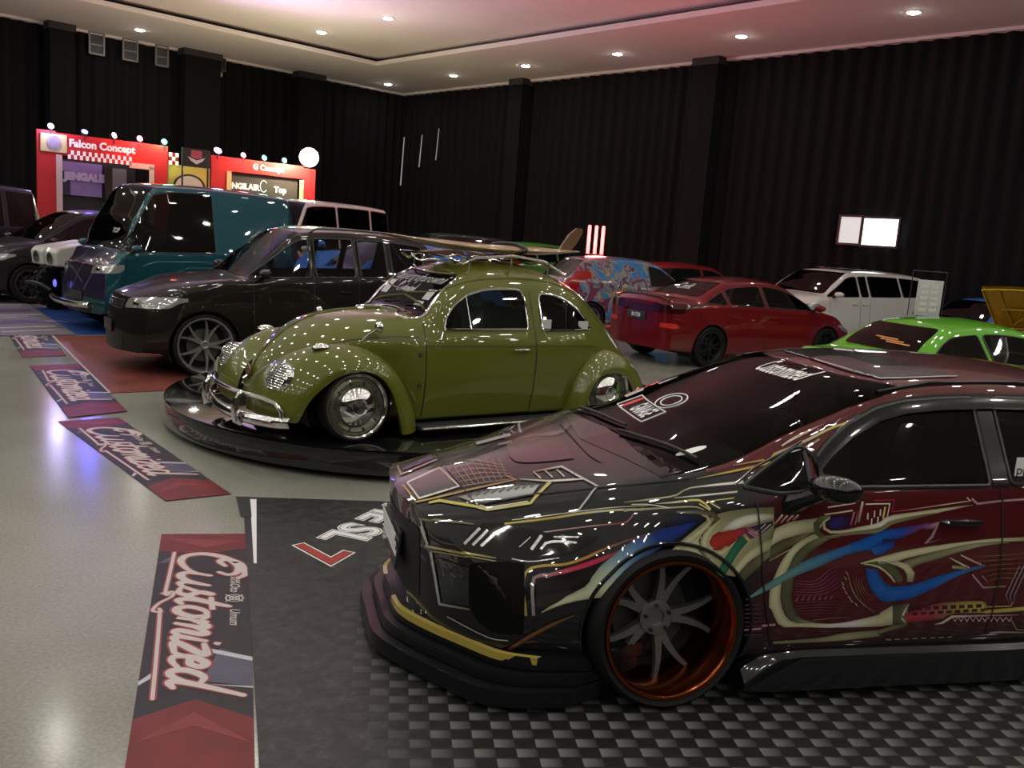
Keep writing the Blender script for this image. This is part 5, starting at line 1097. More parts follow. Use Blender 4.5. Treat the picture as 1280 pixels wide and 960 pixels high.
    for sd in (1,-1):
        prof=[]
        for k,((xc,zc),(xl,zl)) in enumerate(zip(cf,lf)):
            mx=lambda t:(xc+(xl-xc)*t,zc+(zl-zc)*t)
            a=mx(.10);b=mx(.42);c=mx(.80)
            prof.append([(xc-.03*(k<4),sd*ci[k],zc-.06*(2<k<7)-.02),(xc,sd*(ci[k]+yc[k])/2,zc),(a[0],sd*yc[k],a[1]),(b[0],sd*(yc[k]*.35+yo[k]*.65),b[1]),(c[0],sd*yo[k],c[1]),(xl,sd*(yo[k]-.004),zl),(xl,sd*(yo[k]-.05),zl+.012)])
        v,f=grid_fill(prof,0,40,16); MB().add(v,f).build('front_fender',OL,root,sharp=60)
        prof=[]
        for k,((xc,zc),(xl,zl)) in enumerate(zip(cr_,lr)):
            mx=lambda t:(xc+(xl-xc)*t,zc+(zl-zc)*t); a=mx(.12);b=mx(.5);c=mx(.85); t=k/8
            y0=.60-.26*t; y1=.67-.10*t**2; y2=.755-.06*t**3
            prof.append([(xc+.04,sd*(y0-.06),zc-.05),(xc,sd*(y0+.03),zc),(a[0],sd*y1,a[1]),(b[0],sd*(y1*.3+y2*.7),b[1]),(c[0],sd*y2,c[1]),(xl,sd*(y2-.004),zl),(xl,sd*(y2-.05),zl)])
        v,f=grid_fill(prof,0,32,14); MB().add(v,f).build('rear_fender',OL,root,sharp=60)
        # running board
        rb=MB().box((-1.27,sd*.685,.150),(1.56,.16,.035),None,.010).build('running_board',mat('ribbed_black_rubber',(.012,.012,.013),.6,noise=.3,nscale=200),root)
        MB().tube([(-.50,sd*.768,.150),(-2.03,sd*.768,.150)],.012,8).build('board_trim',CHROME,rb)
        # headlamp: chrome ring with wire guard
        c=Vector((.545,sd*.525,.545)); d=Vector((.90,sd*.12,.38)).normalized(); q=d.to_track_quat('Z','Y').to_matrix().to_4x4(); M=Matrix.Translation(c)@q
        h=MB().lathe([(.118,-.10),(.122,-.01),(.118,.012),(.106,.022)],36,axis='z').xf(M).build('headlamp',CHROME,root)
        MB().lathe([(.106,.018),(.085,.038),(.05,.052),(.003,.058)],30,axis='z').xf(M).build('lens',mat('headlamp_lens',(.38,.39,.37),.08,.35,coat=1.),h)
        g=MB()
        for k in range(-5,6):
            x=k*.0185; L=math.sqrt(max(.106**2-x*x,1e-6)); g.tube([(L*math.sin(a),x,.022+.048*math.cos(a)*math.sqrt(max(0,1-(x/.112)**2))) for a in [(-90+18*j)*PI/180 for j in range(11)]],.0045,5)
        for k in (-1,0,1):
            y=k*.045; L=math.sqrt(.106**2-y*y); g.tube([(y,L*math.sin(a),.026+.050*math.cos(a)*math.sqrt(1-(y/.112)**2)) for a in [(-90+18*j)*PI/180 for j in range(11)]],.004,5)
        g.xf(M).build('wire_guard',CHROME,h)
        # indicator on the fender top
        nb=MB(); nb.grid(lambda u,v:(.26+.085*math.cos(2*PI*u)*math.sin(PI*v/2)*(1 if math.cos(2*PI*u)<0 else .75),sd*.555+.034*math.sin(2*PI*u)*math.sin(PI*v/2),.748+.045*math.cos(PI*v/2)),20,6); nb.build('indicator',CHROME,root)
        # clamp-on mirror
        mr=MB(); mr.tube([(-.10,sd*.50,.80),(-.14,sd*.525,.85),(-.19,sd*.545,.885)],.009,8).build('mirror_stalk',CHROME,root)
        MB().lathe([(.003,.035),(.028,.028),(.042,.008),(.044,-.012),(.040,-.016),(.003,-.018)],20,axis='x',c=(-.205,sd*.55,.905)).build('mirror',CHROME,root)
        # handle, hinges
        hx=-1.455; c1,_=B.cast('y',hx,.735,sd)
        MB().tube([(hx-.075,c1.y+sd*.010,.735),(hx-.06,c1.y+sd*.034,.737),(hx+.02,c1.y+sd*.036,.738),(hx+.075,c1.y+sd*.030,.737)],[.008,.011,.011,.007],8).build('door_handle',CHROME,root)
        for z in (.695,.46):
            c2,_=B.cast('y',-.525,z,sd); MB().lathe([(.003,.022),(.014,.018),(.018,0)],12,axis='z',c=(-.525,c2.y,z)).build('door_hinge',BLACK,root)
        for pts in ([(-.58,.955),(-.572,.80),(-.575,.5),(-.565,.28),(-.56,.20)],[(-1.60,1.20),(-1.615,.95),(-1.625,.7),(-1.615,.4),(-1.60,.20)],[(-.60,.200),(-1.0,.197),(-1.60,.20)]):
            v,f=B.line(pts,'y',sd,.009,.0015); MB().add(v,f).build('shut_line',BLACK,root)
        v,f=B.line([(-.58,.772),(-1.0,.765),(-1.6,.758),(-2.0,.757),(-2.36,.735)],'y',sd,.008,.0015); MB().add(v,f).build('waist_line',mat('dark_olive_groove',(.035,.035,.006),.5,noise=.1),root)
        v,f=B.line([(.36,.63),(.27,.70),(.14,.765),(0,.80),(-.3,.835),(-.52,.835)],'y',sd,.010,.0015); MB().add(v,f).build('bonnet_gap',BLACK,root)
    # wheels
    RIMM=mat('grey_green_wheel',(.10,.105,.075),.3,.6,coat=.6)
    for xa,yy in ((.03,.655),(-2.40,.655)):
        for sd in (1,-1):
            wheel(root,(xa,sd*yy,.342),sd,.264,.236,.155,10,'cap',RIMM,CHROME,camber=3 if xa>-1 else 1,dish=.02)
            ring_arch(xa,.325,.335,sd*.60,sd*.34,-25,205).build('wheel_well',WELL,root)
    MB().box((-1.3,0,.20),(3.2,.8,.10),None,.03).build('floor_pan',WELL,root)
    # bumper
    plan=spline([(.55,.74),(.65,.66),(.735,.46),(.775,.2),(.785,0),(.775,-.2),(.735,-.46),(.65,-.66),(.55,-.74)],5)
    m=MB();V=[];n=len(plan)
    for i,(x,y) in enumerate(plan):
        t=abs(y)/.735; z0=.235+.02*t; d=np.array([x-.0,y*.5]); d/=np.linalg.norm(d)
        for dz,o in ((-.045,-.012),(-.03,.008),(0,.018),(.03,.008),(.045,-.012)): V.append((x+d[0]*o,y+d[1]*o,z0+dz))
    F=[(5*i+k,5*i+5+k,5*i+6+k,5*i+1+k) for i in range(n-1) for k in range(4)]
    bp=m.add(V,F).build('front_bumper',CHROME,root)
    bp.modifiers.new('t','SOLIDIFY').thickness=.006
    for y in (.34,-.34):
        MB().tube([(.752,y,.185),(.79,y,.21),(.80,y,.27),(.795,y,.35),(.772,y,.41),(.75,y,.425)],[.018,.024,.026,.024,.020,.012],10).build('overrider',CHROME,bp)
    MB().tube([(.59,.70,.25),(.595,.70,.33),(.62,.65,.385),(.68,.52,.405),(.735,.34,.405),(.765,.15,.405),(.77,0,.405),(.765,-.15,.405),(.735,-.34,.405),(.68,-.52,.405),(.62,-.65,.385),(.595,-.70,.33),(.59,-.70,.25)],.017,10).build('towel_rail',CHROME,bp)
    MB().tube([(.58,-.72,.26),(.58,-.745,.32),(.575,-.745,.46),(.58,-.71,.50)],[.03,.036,.034,.016],10).build('end_guard',CHROME,bp)
    rp=[(-x-2.52,y) for x,y in plan]; 
    m=MB();V=[]
    for i,(x,y) in enumerate(rp):
        for dz,o in ((-.045,.012),(0,-.018),(.045,.012)): V.append((x+o,y,.26+dz))
    m.add(V,[(3*i+k,3*i+3+k,3*i+4+k,3*i+1+k) for i in range(n-1) for k in range(2)]).build('rear_bumper',CHROME,root)
    # bonnet trim and badges
    pts=[]
    for x in (.585,.54,.46,.36,.25,.1,-.1,-.3,-.5): c,nn=B.cast('z',x,0,1); pts.append(c+nn*.004)
    MB().tube(pts,.008,6).build('bonnet_trim',OL,root)
    MB().lathe([(.003,.012),(.045,.010),(.052,0)],24,axis='x',c=(.585,.0,.515)).build('bonnet_badge',mat('bronze_badge',(.22,.12,.07),.35,.7),root)
    MB().tube([(.60,0,.40),(.625,0,.42),(.62,0,.46),(.59,0,.475)],.012,8).build('bonnet_handle',CHROME,root)
    MB().lathe([(.003,.010),(.026,.006),(.028,0)],18,axis='x',c=(.61,.10,.40)).build('yellow_reflector',mat('yellow_lens',(.6,.5,.05),.2,coat=1.),root)
    MB().lathe([(.003,.03),(.03,.026),(.045,.006),(.046,-.03)],20,axis='x',c=(.64,.34,.33)).build('driving_lamp',mat('amber_lens',(.25,.16,.07),.15,coat=1.),root)
    # wipers
    for y in (.10,-.28):
        pts=[B.cast('x',y+.24*k/5,1.055+.02*k/5,1)[0]+Vector((.02,0,0)) for k in range(6)]; MB().tube(pts,.005,5).build('wiper',CHROME,root)
    # windscreen stickers
    def sx(p): c,nn=B.cast('x',p.y,p.z,1); return c+nn*.004
    PR=mat('pale_sticker',(.50,.52,.52),.5,noise=.1,nscale=50)
    lettering('windscreen_lettering','Oppergraybrowni',PR,root,(0,.0,1.255),(0,1,0),(-.5,0,1),.105,0,.25,.0005,snap=sx)
    m=script_mesh(.062,.16); v=[sx(Vector((0,x-.03,1.165+y*.9)))+Vector((h_,0,h_*.5)) for x,y,h_ in m.v]; MB().add(v,m.f).build('script_sticker',PR,root,smooth=False)
    for nm,y0,y1,z0,z1 in (('paper_sticker',-.42,-.30,1.10,1.21),('paper_sticker',.30,.40,1.10,1.18),('paper_sticker',.24,.36,1.05,1.085)):
        q=MB().grid(lambda u,w:tuple(sx(Vector((0,y0+(y1-y0)*u,z0+(z1-z0)*w)))),3,3); q.build(nm,PR,root)
    for x,z in ((-1.74,.92),(-2.18,.905)):
        c,nn=B.cast('y',x,z,1); MB().box((x,c.y+.002,z+.02),(.11,.003,.075),Matrix.Rotation(R(0),3,'X')).build('window_sticker',PR,root)
    # cabin
    st=mat('green_vinyl_seat',(.06,.11,.075),.6,noise=.2)
    for y in (.28,-.28):
        s=MB(); s.box((-1.30,y,.52),(.46,.46,.16),None,.05); s.box((-1.56,y,.80),(.13,.44,.50),Matrix.Rotation(R(-12),3,'Y'),.05); s.build('front_seat',st,root)
    s=MB(); s.box((-2.0,0,.56),(.4,1.0,.16),None,.05); s.box((-2.2,0,.80),(.13,1.0,.42),Matrix.Rotation(R(-15),3,'Y'),.05); s.build('rear_seat',st,root)
    s=MB(); s.tube([(-.98+.04*math.sin(t),.28+.18*math.cos(t),.93+.17*math.sin(t)) for t in [2*PI*k/26 for k in range(26)]],.011,6,True); s.tube([(-.98,.11,.93),(-.98,.45,.93)],.01,6); s.tube([(-.98,.28,.93),(-.78,.28,.80)],.015,6); s.build('steering_wheel',BLACK,root)
    MB().box((-.74,0,.92),(.14,1.0,.10),None,.03).build('dashboard',OL,root)
    tp=MB().lathe([(.003,.12),(.03,.10),(.045,.04),(.04,0)],10,axis='z',c=(-1.23,.30,1.05)); tp.tube([(-1.23,.30,1.16),(-1.23,.30,1.32)],.002,4); tp.build('hanging_ornament',mat('pale_green_ornament',(.25,.4,.33),.6,noise=.3),root)
    # roof rack
    def zr(x,y): return B.cast('z',x,y,1)[0].z
    rk=MB().tube([(-.98,.43,1.40),(-1.10,.45,1.455),(-1.45,.46,1.49),(-1.80,.45,1.455),(-2.05,.42,1.345)],.011,8).build('roof_rack',CHROME,root)
    for pts in ([(-.98,-.43,1.40),(-1.10,-.45,1.455),(-1.45,-.46,1.49),(-1.80,-.45,1.455),(-2.05,-.42,1.345)],[(-2.05,.42,1.345),(-2.08,.2,1.40),(-2.08,-.2,1.40),(-2.05,-.42,1.345)]):
        MB().tube(spline(pts,4),.011,8).build('rack_rail',CHROME,rk)
    MB().tube(spline([(-.98,.43,1.40),(-.88,.40,1.44),(-.82,.28,1.46),(-.80,0,1.465),(-.82,-.28,1.46),(-.88,-.40,1.44),(-.98,-.43,1.40)],5),.011,8).build('rack_rail',CHROME,rk)
    for x in (-1.0,-1.25,-1.5,-1.75):
        MB().tube(spline([(x,.43,1.44),(x,.30,zr(x,.3)+.05),(x,0,zr(x,0)+.035),(x,-.30,zr(x,.3)+.05),(x,-.43,1.44)],4),.009,8).build('rack_slat',CHROME,rk)
    for x,zt_ in ((-1.04,1.43),(-1.45,1.49),(-1.84,1.445)):
        for sd in (1,-1):
            c=Vector((x,sd*.40,zr(x,sd*.40))); MB().tube([(x,c.y,c.z),(x,sd*.45,c.z+.03),(x,sd*.455,zt_)],.009,8).build('rack_foot',CHROME,rk)
    return root,B
BUG,BB=bug()
def on_bug(p):
    c,s=math.cos(R(216.2)),math.sin(R(216.2)); return (-1.514+c*p[0]-s*p[1],6.986+s*p[0]+c*p[1],p[2])
def surfboard():
    root=thing('surfboard','tan surfboard with an upturned fin, lying on the roof rack of the olive car','surfboard',on_bug((-1.50,0,1.70)),R(216.2))
    def f(u,v):
        x=1.02-2.06*u; t=u
        w=.285*(math.sin(PI*min(1,t*1.02)**.72))**.75 if 0<t<.99 else .01
        w=max(w,.012); rock=.06*(1-2*t)**2*(1.2 if t<.5 else .35)
        th=.038*min(1,3.2*t+.1,3.5*(1-t)+.15)
        a=2*PI*v; return (x, w*math.cos(a)*abs(math.cos(a))**-.25 if abs(math.cos(a))>1e-3 else 0, rock+th*math.sin(a)+.0)
    m=MB().grid(f,48,24)
    WD=mat('tan_surfboard',(.30,.20,.095),.3,coat=.7,noise=.25,nscale=6)
    b=m.build('board',WD,root)
    fin=MB().prism([(-.80,.02),(-.93,.02),(-1.0,.10),(-1.06,.20),(-1.05,.235),(-.99,.235),(-.91,.18),(-.84,.09)],-.012,.012,axis='y').build('fin',mat('brown_fin',(.16,.085,.045),.35,coat=.5,noise=.3,nscale=12),root)
    st=MB().tube([(-.22,.27*math.cos(a)*1.05,.005+.05*math.sin(a)) for a in [2*PI*k/20 for k in range(20)]],.016,6,True).build('strap',BLACK,root)
surfboard()
def turntable():
    PT=.247
    root=thing('turntable','large round glossy black display turntable under the olive car','turntable',(-.97,8.42,0))
    GB=mat('gloss_black_laminate',(.006,.006,.007),.08,coat=1.,noise=.1)
    MB().lathe([(.01,PT),(2.17,PT),(2.195,PT-.008),(2.20,PT-.03),(2.20,.055),(2.185,.05)],96,axis='z').build('deck',GB,root,sharp=40)
    MB().lathe([(2.17,.056),(1.97,.05),(1.95,.0),(.01,0)],96,axis='z').build('plinth',mat('matt_black_plinth',(.01,.01,.01),.6,noise=.2),root,sharp=40)
turntable()
# ================================================================== mats and printed banners on the floor
def ground_quad(name, P, mt, z0, z1, parent=None):
    """flat sheet with four ground corners"""
    m=MB().prism([tuple(p) for p in P],z0,z1); return m.build(name,mt,parent,smooth=False)
def axes_material(name, e1, fn):
    """material whose node coordinates run along the sheet"""
    m=bpy.data.materials.new(name); m.use_nodes=True; n=m.node_tree.nodes; l=m.node_tree.links; b=n['Principled BSDF']
    tc=n.new('ShaderNodeTexCoord'); mp=n.new('ShaderNodeMapping'); mp.inputs['Rotation'].default_value=(0,0,-math.atan2(e1[1],e1[0]))
    l.new(tc.outputs['Object'],mp.inputs['Vector']); sx=n.new('ShaderNodeSeparateXYZ'); l.new(mp.outputs['Vector'],sx.inputs['Vector'])
    fn(n,l,b,sx,mp); return m
def math_node(n,l,op,a,b=None,c=None):
    q=n.new('ShaderNodeMath'); q.operation=op
    for i,v in enumerate((a,b,c)):
        if v is None: continue
        if isinstance(v,(int,float)): q.inputs[i].default_value=v
        else: l.new(v,q.inputs[i])
    return q.outputs[0]
def weave(n,l,b,sx,mp):
    s=.076
    u=math_node(n,l,'DIVIDE',sx.outputs['X'],s); v=math_node(n,l,'DIVIDE',sx.outputs['Y'],s*.8)
    fu=math_node(n,l,'FLOOR',u); fv=math_node(n,l,'FLOOR',v)
    k=math_node(n,l,'FLOORED_MODULO',math_node(n,l,'SUBTRACT',fu,fv),2.)
    cell=math_node(n,l,'LESS_THAN',k,.5)
    fr=math_node(n,l,'FRACT',u); fv_=math_node(n,l,'FRACT',v); env=math_node(n,l,'MINIMUM',math_node(n,l,'MULTIPLY',math_node(n,l,'MULTIPLY',fv_,math_node(n,l,'SUBTRACT',1.,fv_)),7.),1.); sh=math_node(n,l,'MULTIPLY',math_node(n,l,'MULTIPLY',math_node(n,l,'SUBTRACT',1.15,fr),env),cell)
    no=n.new('ShaderNodeTexNoise'); no.inputs['Scale'].default_value=1.1; no.inputs['Detail'].default_value=5; l.new(mp.outputs['Vector'],no.inputs['Vector'])
    fine=n.new('ShaderNodeTexNoise'); fine.inputs['Scale'].default_value=14; fine.inputs['Detail'].default_value=8; fine.inputs['Roughness'].default_value=.75; l.new(mp.outputs['Vector'],fine.inputs['Vector'])
    # the print fades from a mottled grey field on one side into the weave
    d=math_node(n,l,'ADD',math_node(n,l,'ADD',sx.outputs['X'],math_node(n,l,'MULTIPLY',sx.outputs['Y'],.187)),math_node(n,l,'MULTIPLY',no.outputs['Fac'],.35))
    d=math_node(n,l,'SUBTRACT',d,math_node(n,l,'MULTIPLY',math_node(n,l,'MAXIMUM',math_node(n,l,'ADD',sx.outputs['Y'],1.7),0.),.45))
    fade=n.new('ShaderNodeMapRange'); fade.inputs['From Min'].default_value=.50; fade.inputs['From Max'].default_value=.95; l.new(d,fade.inputs['Value'])
    w=math_node(n,l,'MULTIPLY',math_node(n,l,'MULTIPLY',sh,fade.outputs['Result']),.105)
    mot=math_node(n,l,'MULTIPLY',math_node(n,l,'POWER',fine.outputs['Fac'],3.),math_node(n,l,'SUBTRACT',1.15,fade.outputs['Result']))
    val=math_node(n,l,'ADD',math_node(n,l,'ADD',w,math_node(n,l,'MULTIPLY',mot,.13)),.007)
    cb=n.new('ShaderNodeCombineColor'); 
    for ch in ('Red','Green','Blue'): l.new(val,cb.inputs[ch])
    l.new(cb.outputs['Color'],b.inputs['Base Color']); b.inputs['Roughness'].default_value=.42; b.inputs['Specular IOR Level'].default_value=.35
    bp=n.new('ShaderNodeBump'); bp.inputs['Strength'].default_value=.12; bp.inputs['Distance'].default_value=.01; l.new(fine.outputs['Fac'],bp.inputs['Height']); l.new(bp.outputs['Normal'],b.inputs['Normal'])
def weave_mat():
    root=thing('printed_floor_mat','black vinyl floor mat with a carbon weave print under the painted sedan','floor mat',(-1.71,5.66,0))
    e1=np.array([.991,.134]); e2=np.array([.312,-.950])
    P=[(0,0),tuple(e1*6.6),tuple(e1*6.6+e2*5.2),tuple(e2*5.2)]
    M=axes_material('carbon_print_vinyl',(1,.134),weave)
    ground_quad('sheet',P,M,.003,.006,root)
    # white margin along the left edge, wide at the far end, and a black hem
    ground_quad('margin',[tuple(e2*.05+e1*.045),tuple(e2*.05+e1*.085),tuple(e2*1.2+e1*.05),tuple(e2*1.2+e1*.035)],WHITE,.006,.0065,root)
    ground_quad('hem',[tuple(e2*.0-e1*.045),tuple(e1*.045),tuple(e2*.42+e1*.045),tuple(e2*.42-e1*.02)],mat('black_hem',(.012,.012,.013),.6,noise=.2),.0062,.0066,root)
    o=np.array([-1.71,5.66]); q=np.array([.811,-.561])
    ex=Vector((-.35,-.937,0)).normalized(); ey=Vector((.937,-.35,0)).normalized()
    for tx,dx,sz in (('THE',-.56,.33),('SL',-.01,.35),('7',.37,.46)):
        c=Vector((q[0],q[1],0))+ex*dx
        lettering('print_outline',tx,WHITE,root,c,ex,ey,sz,.0066,0,.020)
        lettering('print_inner',tx,mat('black_ink',(.01,.01,.01),.5),root,c,ex,ey,sz,.0070,0,.010)
        lettering('print_letters',tx,WHITE if tx!='7' else mat('red_ink',(.35,.03,.02),.5,noise=.1),root,c,ex,ey,sz,.0074,0,.004)
weave_mat()
BANR=mat('red_banner_ink',(.14,.016,.014),.45,noise=.5,nscale=5,spec=.35); BAND=mat('dark_banner_ink',(.016,.016,.018),.45,noise=.5,nscale=8,spec=.35)
BANB=mat('slate_blue_banner_ink',(.06,.065,.10),.4,noise=.4,nscale=9); BRED=mat('bright_red_ink',(.18,.018,.016),.45,noise=.3,nscale=7); BW=mat('banner_white_ink',(.50,.45,.44),.5,noise=.1); BRL=mat('red_outline_ink',(.28,.04,.04),.5,noise=.1); BSIL=mat('silver_ink',(.45,.45,.50),.4,noise=.2)
def banner(label, Q, zb):
    """Q: far-left, near-left, near-right, far-right ground corners; s runs far to near, t left to right"""
    c=np.mean(np.array(Q),axis=0); root=thing('printed_banner',label,'floor banner',(c[0],c[1],0),0,'printed banners along the aisle')
    q=[np.array(p)-c for p in Q]
    L=(np.linalg.norm(q[1]-q[0])+np.linalg.norm(q[2]-q[3]))/2; W=(np.linalg.norm(q[3]-q[0])+np.linalg.norm(q[2]-q[1]))/2
    def P(s,t): return (q[0]*(1-s)+q[1]*s)*(1-t)+(q[3]*(1-s)+q[2]*s)*t
    def sheet(nm,pts,mt,z,par): 
        # dense polygon through unit coordinates
        out=[]
        for i,p in enumerate(pts):
            r=pts[(i+1)%len(pts)]
            for k in range(4): out.append(tuple(P(p[0]+(r[0]-p[0])*k/4,p[1]+(r[1]-p[1])*k/4)))
        return MB().prism(out,z,z+.0004).build(nm,mt,par,smooth=False)
    b=MB().prism([tuple(P(0,0)),tuple(P(1,0)),tuple(P(1,1)),tuple(P(0,1))],zb,zb+.002).build('sheet',BAND,root,smooth=False); z=zb+.002
    sheet('red_end',[(0,0),(0,1),(.10,1),(.14,.5),(.12,0)],BANR,z,root); sheet('red_end',[(1,0),(1,1),(.86,1),(.80,.5),(.86,0)],BANR,z,root)
    sheet('red_flare',[(.93,.02),(.84,.5),(.93,.98),(.88,.5)],BRED,z+.0005,root); sheet('red_flare',[(.03,.05),(.10,.5),(.05,.95)],BRED,z+.0005,root)
    sheet('blue_band',[(.62,.70),(.66,1),(.76,1),(.74,.55)],BANB,z,root); sheet('silver_streak',[(.62,.60),(.655,1),(.67,1),(.635,.60)],BSIL,z+.0005,root); sheet('silver_streak',[(.75,.55),(.76,1),(.765,1)],BSIL,z+.0005,root)
    sheet('blue_band',[(.20,.0),(.16,.12),(.14,.60),(.19,.10)],BANB,z,root); sheet('silver_streak',[(.74,0),(.70,.14),(.72,.14),(.755,0)],BSIL,z+.0005,root)
    def lay(m,zz): return MB().add([(*P(x,y),zz+h_) for x,y,h_ in m.v],m.f)
    def word(wd,slant=.18):
        m=MB()
        for s in script_word():
            pts=[(.10+(x+slant*y)/5.4*.715,.25+y*.52) for x,y in s]
            # stroke width is set in metres, then expressed in sheet units
            m2=MB(); stroke2d(m2,[(a*L,b_*W) for a,b_ in pts],wd,0,6,lambda t:.6+.6*math.sin(PI*min(max(t,.06),.94))); m.add([(x/L,y/W,zz_) for x,y,zz_ in m2.v],m2.f)
        return m
    lay(word(.056*W/.46),z+.0009).build('script_outline',BRL,root,smooth=False); lay(word(.037*W/.46),z+.0018).build('script_lettering',BW,root,smooth=False)
    m=MB()
    for wd,mt,nm,zz in ((.030,BRL,'swash_outline',z+.001),(.016,BW,'swash',z+.0018)):
        m=MB()
        for pts in ([(.13,.17),(.28,.145),(.37,.13),(.375,.17),(.362,.16)],[(.375,.06),(.39,.05),(.40,.10),(.385,.20),(.42,.05)] if 0 else [(.37,.10),(.36,.20),(.385,.20),(.42,.08),(.455,.03),(.46,.11),(.445,.09)],[(.45,.10),(.60,.12),(.80,.14)]):
            m2=MB(); stroke2d(m2,[(a*L,b_*W) for a,b_ in pts],wd,0,6); m.add([(x/L,y/W,zz_) for x,y,zz_ in m2.v],m2.f)
        lay(m,zz).build(nm,mt,root,smooth=False)
    # small caption with a round emblem
    for tx,s0 in (('100%Oto',.31),('Umum',.485)):
        v,f=text_mesh(tx,.066*W/.46,.25,.001); MB().add([(*P(s0+x/L,.83+y/W),z+.001) for x,y,_ in v],f).build('caption',BW,root,smooth=False)
    m=MB()
    for rr in (.040,.022):
        pts=[(.395*L+rr*math.cos(a),.83*W+rr*math.sin(a)) for a in [2*PI*k/20 for k in range(21)]]; stroke2d(m,pts,.008,0,1)
    for a in (PI/4,3*PI/4): stroke2d(m,[(.395*L-.055*math.cos(a),.83*W-.055*math.sin(a)),(.395*L+.055*math.cos(a),.83*W+.055*math.sin(a))],.009,0,1)
    MB().add([(*P(x/L,y/W),z+.0012+h_) for x,y,h_ in m.v],m.f).build('emblem',BW,root,smooth=False)
banner('red and black script banner on the floor, nearest the camera beside the weave mat',[(-1.93,4.87),(-1.17,2.66),(-.76,2.72),(-1.46,4.98)],.0005)
banner('red and black script banner on the floor in front of the round black turntable',[(-3.80,7.36),(-2.14,5.46),(-1.80,5.70),(-3.42,7.66)],.004)
banner('red and black script banner on the floor beside the red carpet corner',[(-5.40,9.85),(-3.79,7.51),(-3.46,7.92),(-5.0,10.18)],.008)
banner('red and black script banner on the floor beside the far half of the red carpet',[(-7.40,12.84),(-5.78,10.38),(-5.42,10.71),(-7.02,13.19)],.004)
def carpet(name,label,P,mt,edge):
    c=np.mean(np.array(P),axis=0); root=thing(name,label,'carpet',(c[0],c[1],0)); q=[tuple(np.array(p)-c) for p in P]
    ground_quad('pile',q,mt,.001,.007,root)
    d=np.array(q[1])-np.array(q[0]); n=np.array([-d[1],d[0]])/np.linalg.norm(d)*.03
    ground_quad('edge_tape',[q[0],q[1],tuple(np.array(q[1])+n),tuple(np.array(q[0])+n)],edge,.007,.008,root)
def red_pattern():
    m=mat('red_brown_carpet',(.17,.038,.028),.6); n,l,b=nodes_of(m); tc=n.new('ShaderNodeTexCoord'); no=n.new('ShaderNodeTexNoise'); no.inputs['Scale'].default_value=2.2; no.inputs['Detail'].default_value=7
    br=n.new('ShaderNodeTexBrick'); br.inputs['Scale'].default_value=2.2; br.inputs['Color1'].default_value=(.17,.040,.028,1); br.inputs['Color2'].default_value=(.14,.030,.024,1); br.inputs['Mortar'].default_value=(.24,.09,.07,1); br.inputs['Mortar Size'].default_value=.012
    mp=n.new('ShaderNodeMapping'); mp.inputs['Rotation'].default_value=(0,0,R(-34)); l.new(tc.outputs['Object'],mp.inputs['Vector']); l.new(mp.outputs['Vector'],br.inputs['Vector']); l.new(tc.outputs['Object'],no.inputs['Vector'])
    mx=n.new('ShaderNodeMix'); mx.data_type='RGBA'; mx.blend_type='OVERLAY'; mx.inputs['Factor'].default_value=.6; l.new(br.outputs['Color'],mx.inputs['A']); l.new(no.outputs['Fac'],mx.inputs['B']); l.new(mx.outputs['Result'],b.inputs['Base Color']); b.inputs['Roughness'].default_value=.4
    return m
ex_=np.array([.83,.56])
def quad(p,q,depth): return [tuple(p),tuple(q),tuple(np.array(q)+ex_*depth),tuple(np.array(p)+ex_*depth)]
EDGE=mat('pale_edge_tape',(.42,.36,.33),.5,noise=.1)
carpet('red_carpet','red brown display carpet under the dark brown SUV',[(-6.43,12.29),(-3.98,8.67),(.62,12.12),(-1.45,15.65)],red_pattern(),EDGE)
BLUE=mat('blue_carpet',(.012,.05,.20),.4,noise=.5,nscale=3)
carpet('blue_carpet','blue display carpet under the teal van',quad((-8.7,15.3),(-6.5,12.4),6.0),BLUE,EDGE)
def printed(name,label,Q,mt):
    c=np.mean(np.array(Q),axis=0); root=thing(name,label,'floor mat',(c[0],c[1],0)); q=[tuple(np.array(p)-c) for p in Q]
    ground_quad('sheet',q,mt,.008,.011,root)
    st=mat('pale_mat_print',(.36,.33,.42),.4,noise=.3,nscale=12); pu=mat('purple_mat_print',(.10,.07,.16),.4,noise=.4,nscale=12)
    q=[np.array(p) for p in q]; P=lambda s,t:(q[0]*(1-s)+q[1]*s)*(1-t)+(q[3]*(1-s)+q[2]*s)*t
    for s0,s1,t0,t1,m_ in ((.08,.12,.1,.9,st),(.18,.20,.1,.8,st),(.26,.36,.2,.9,pu),(.44,.47,.05,.95,st),(.52,.54,.1,.7,st),(.62,.72,.15,.85,pu),(.80,.83,.1,.9,st),(.90,.92,.1,.9,st)):
        MB().prism([tuple(P(s0,t0)),tuple(P(s1,t0)),tuple(P(s1-.05,t1)),tuple(P(s0-.05,t1))],.011,.0114).build('stripe',m_,root,smooth=False)
GREYM=mat('grey_mat_print',(.16,.145,.17),.4,noise=.6,nscale=4)
printed('printed_floor_mat','grey and purple printed mat on the floor in front of the teal van',[(-9.6,15.4),(-6.95,11.9),(-6.2,12.55),(-8.8,16.0)],GREYM)
printed('printed_floor_mat','pale striped printed mat on the floor at the far left of the picture',[(-12.3,20.5),(-9.9,16.2),(-8.6,17.2),(-10.8,21.4)],GREYM)

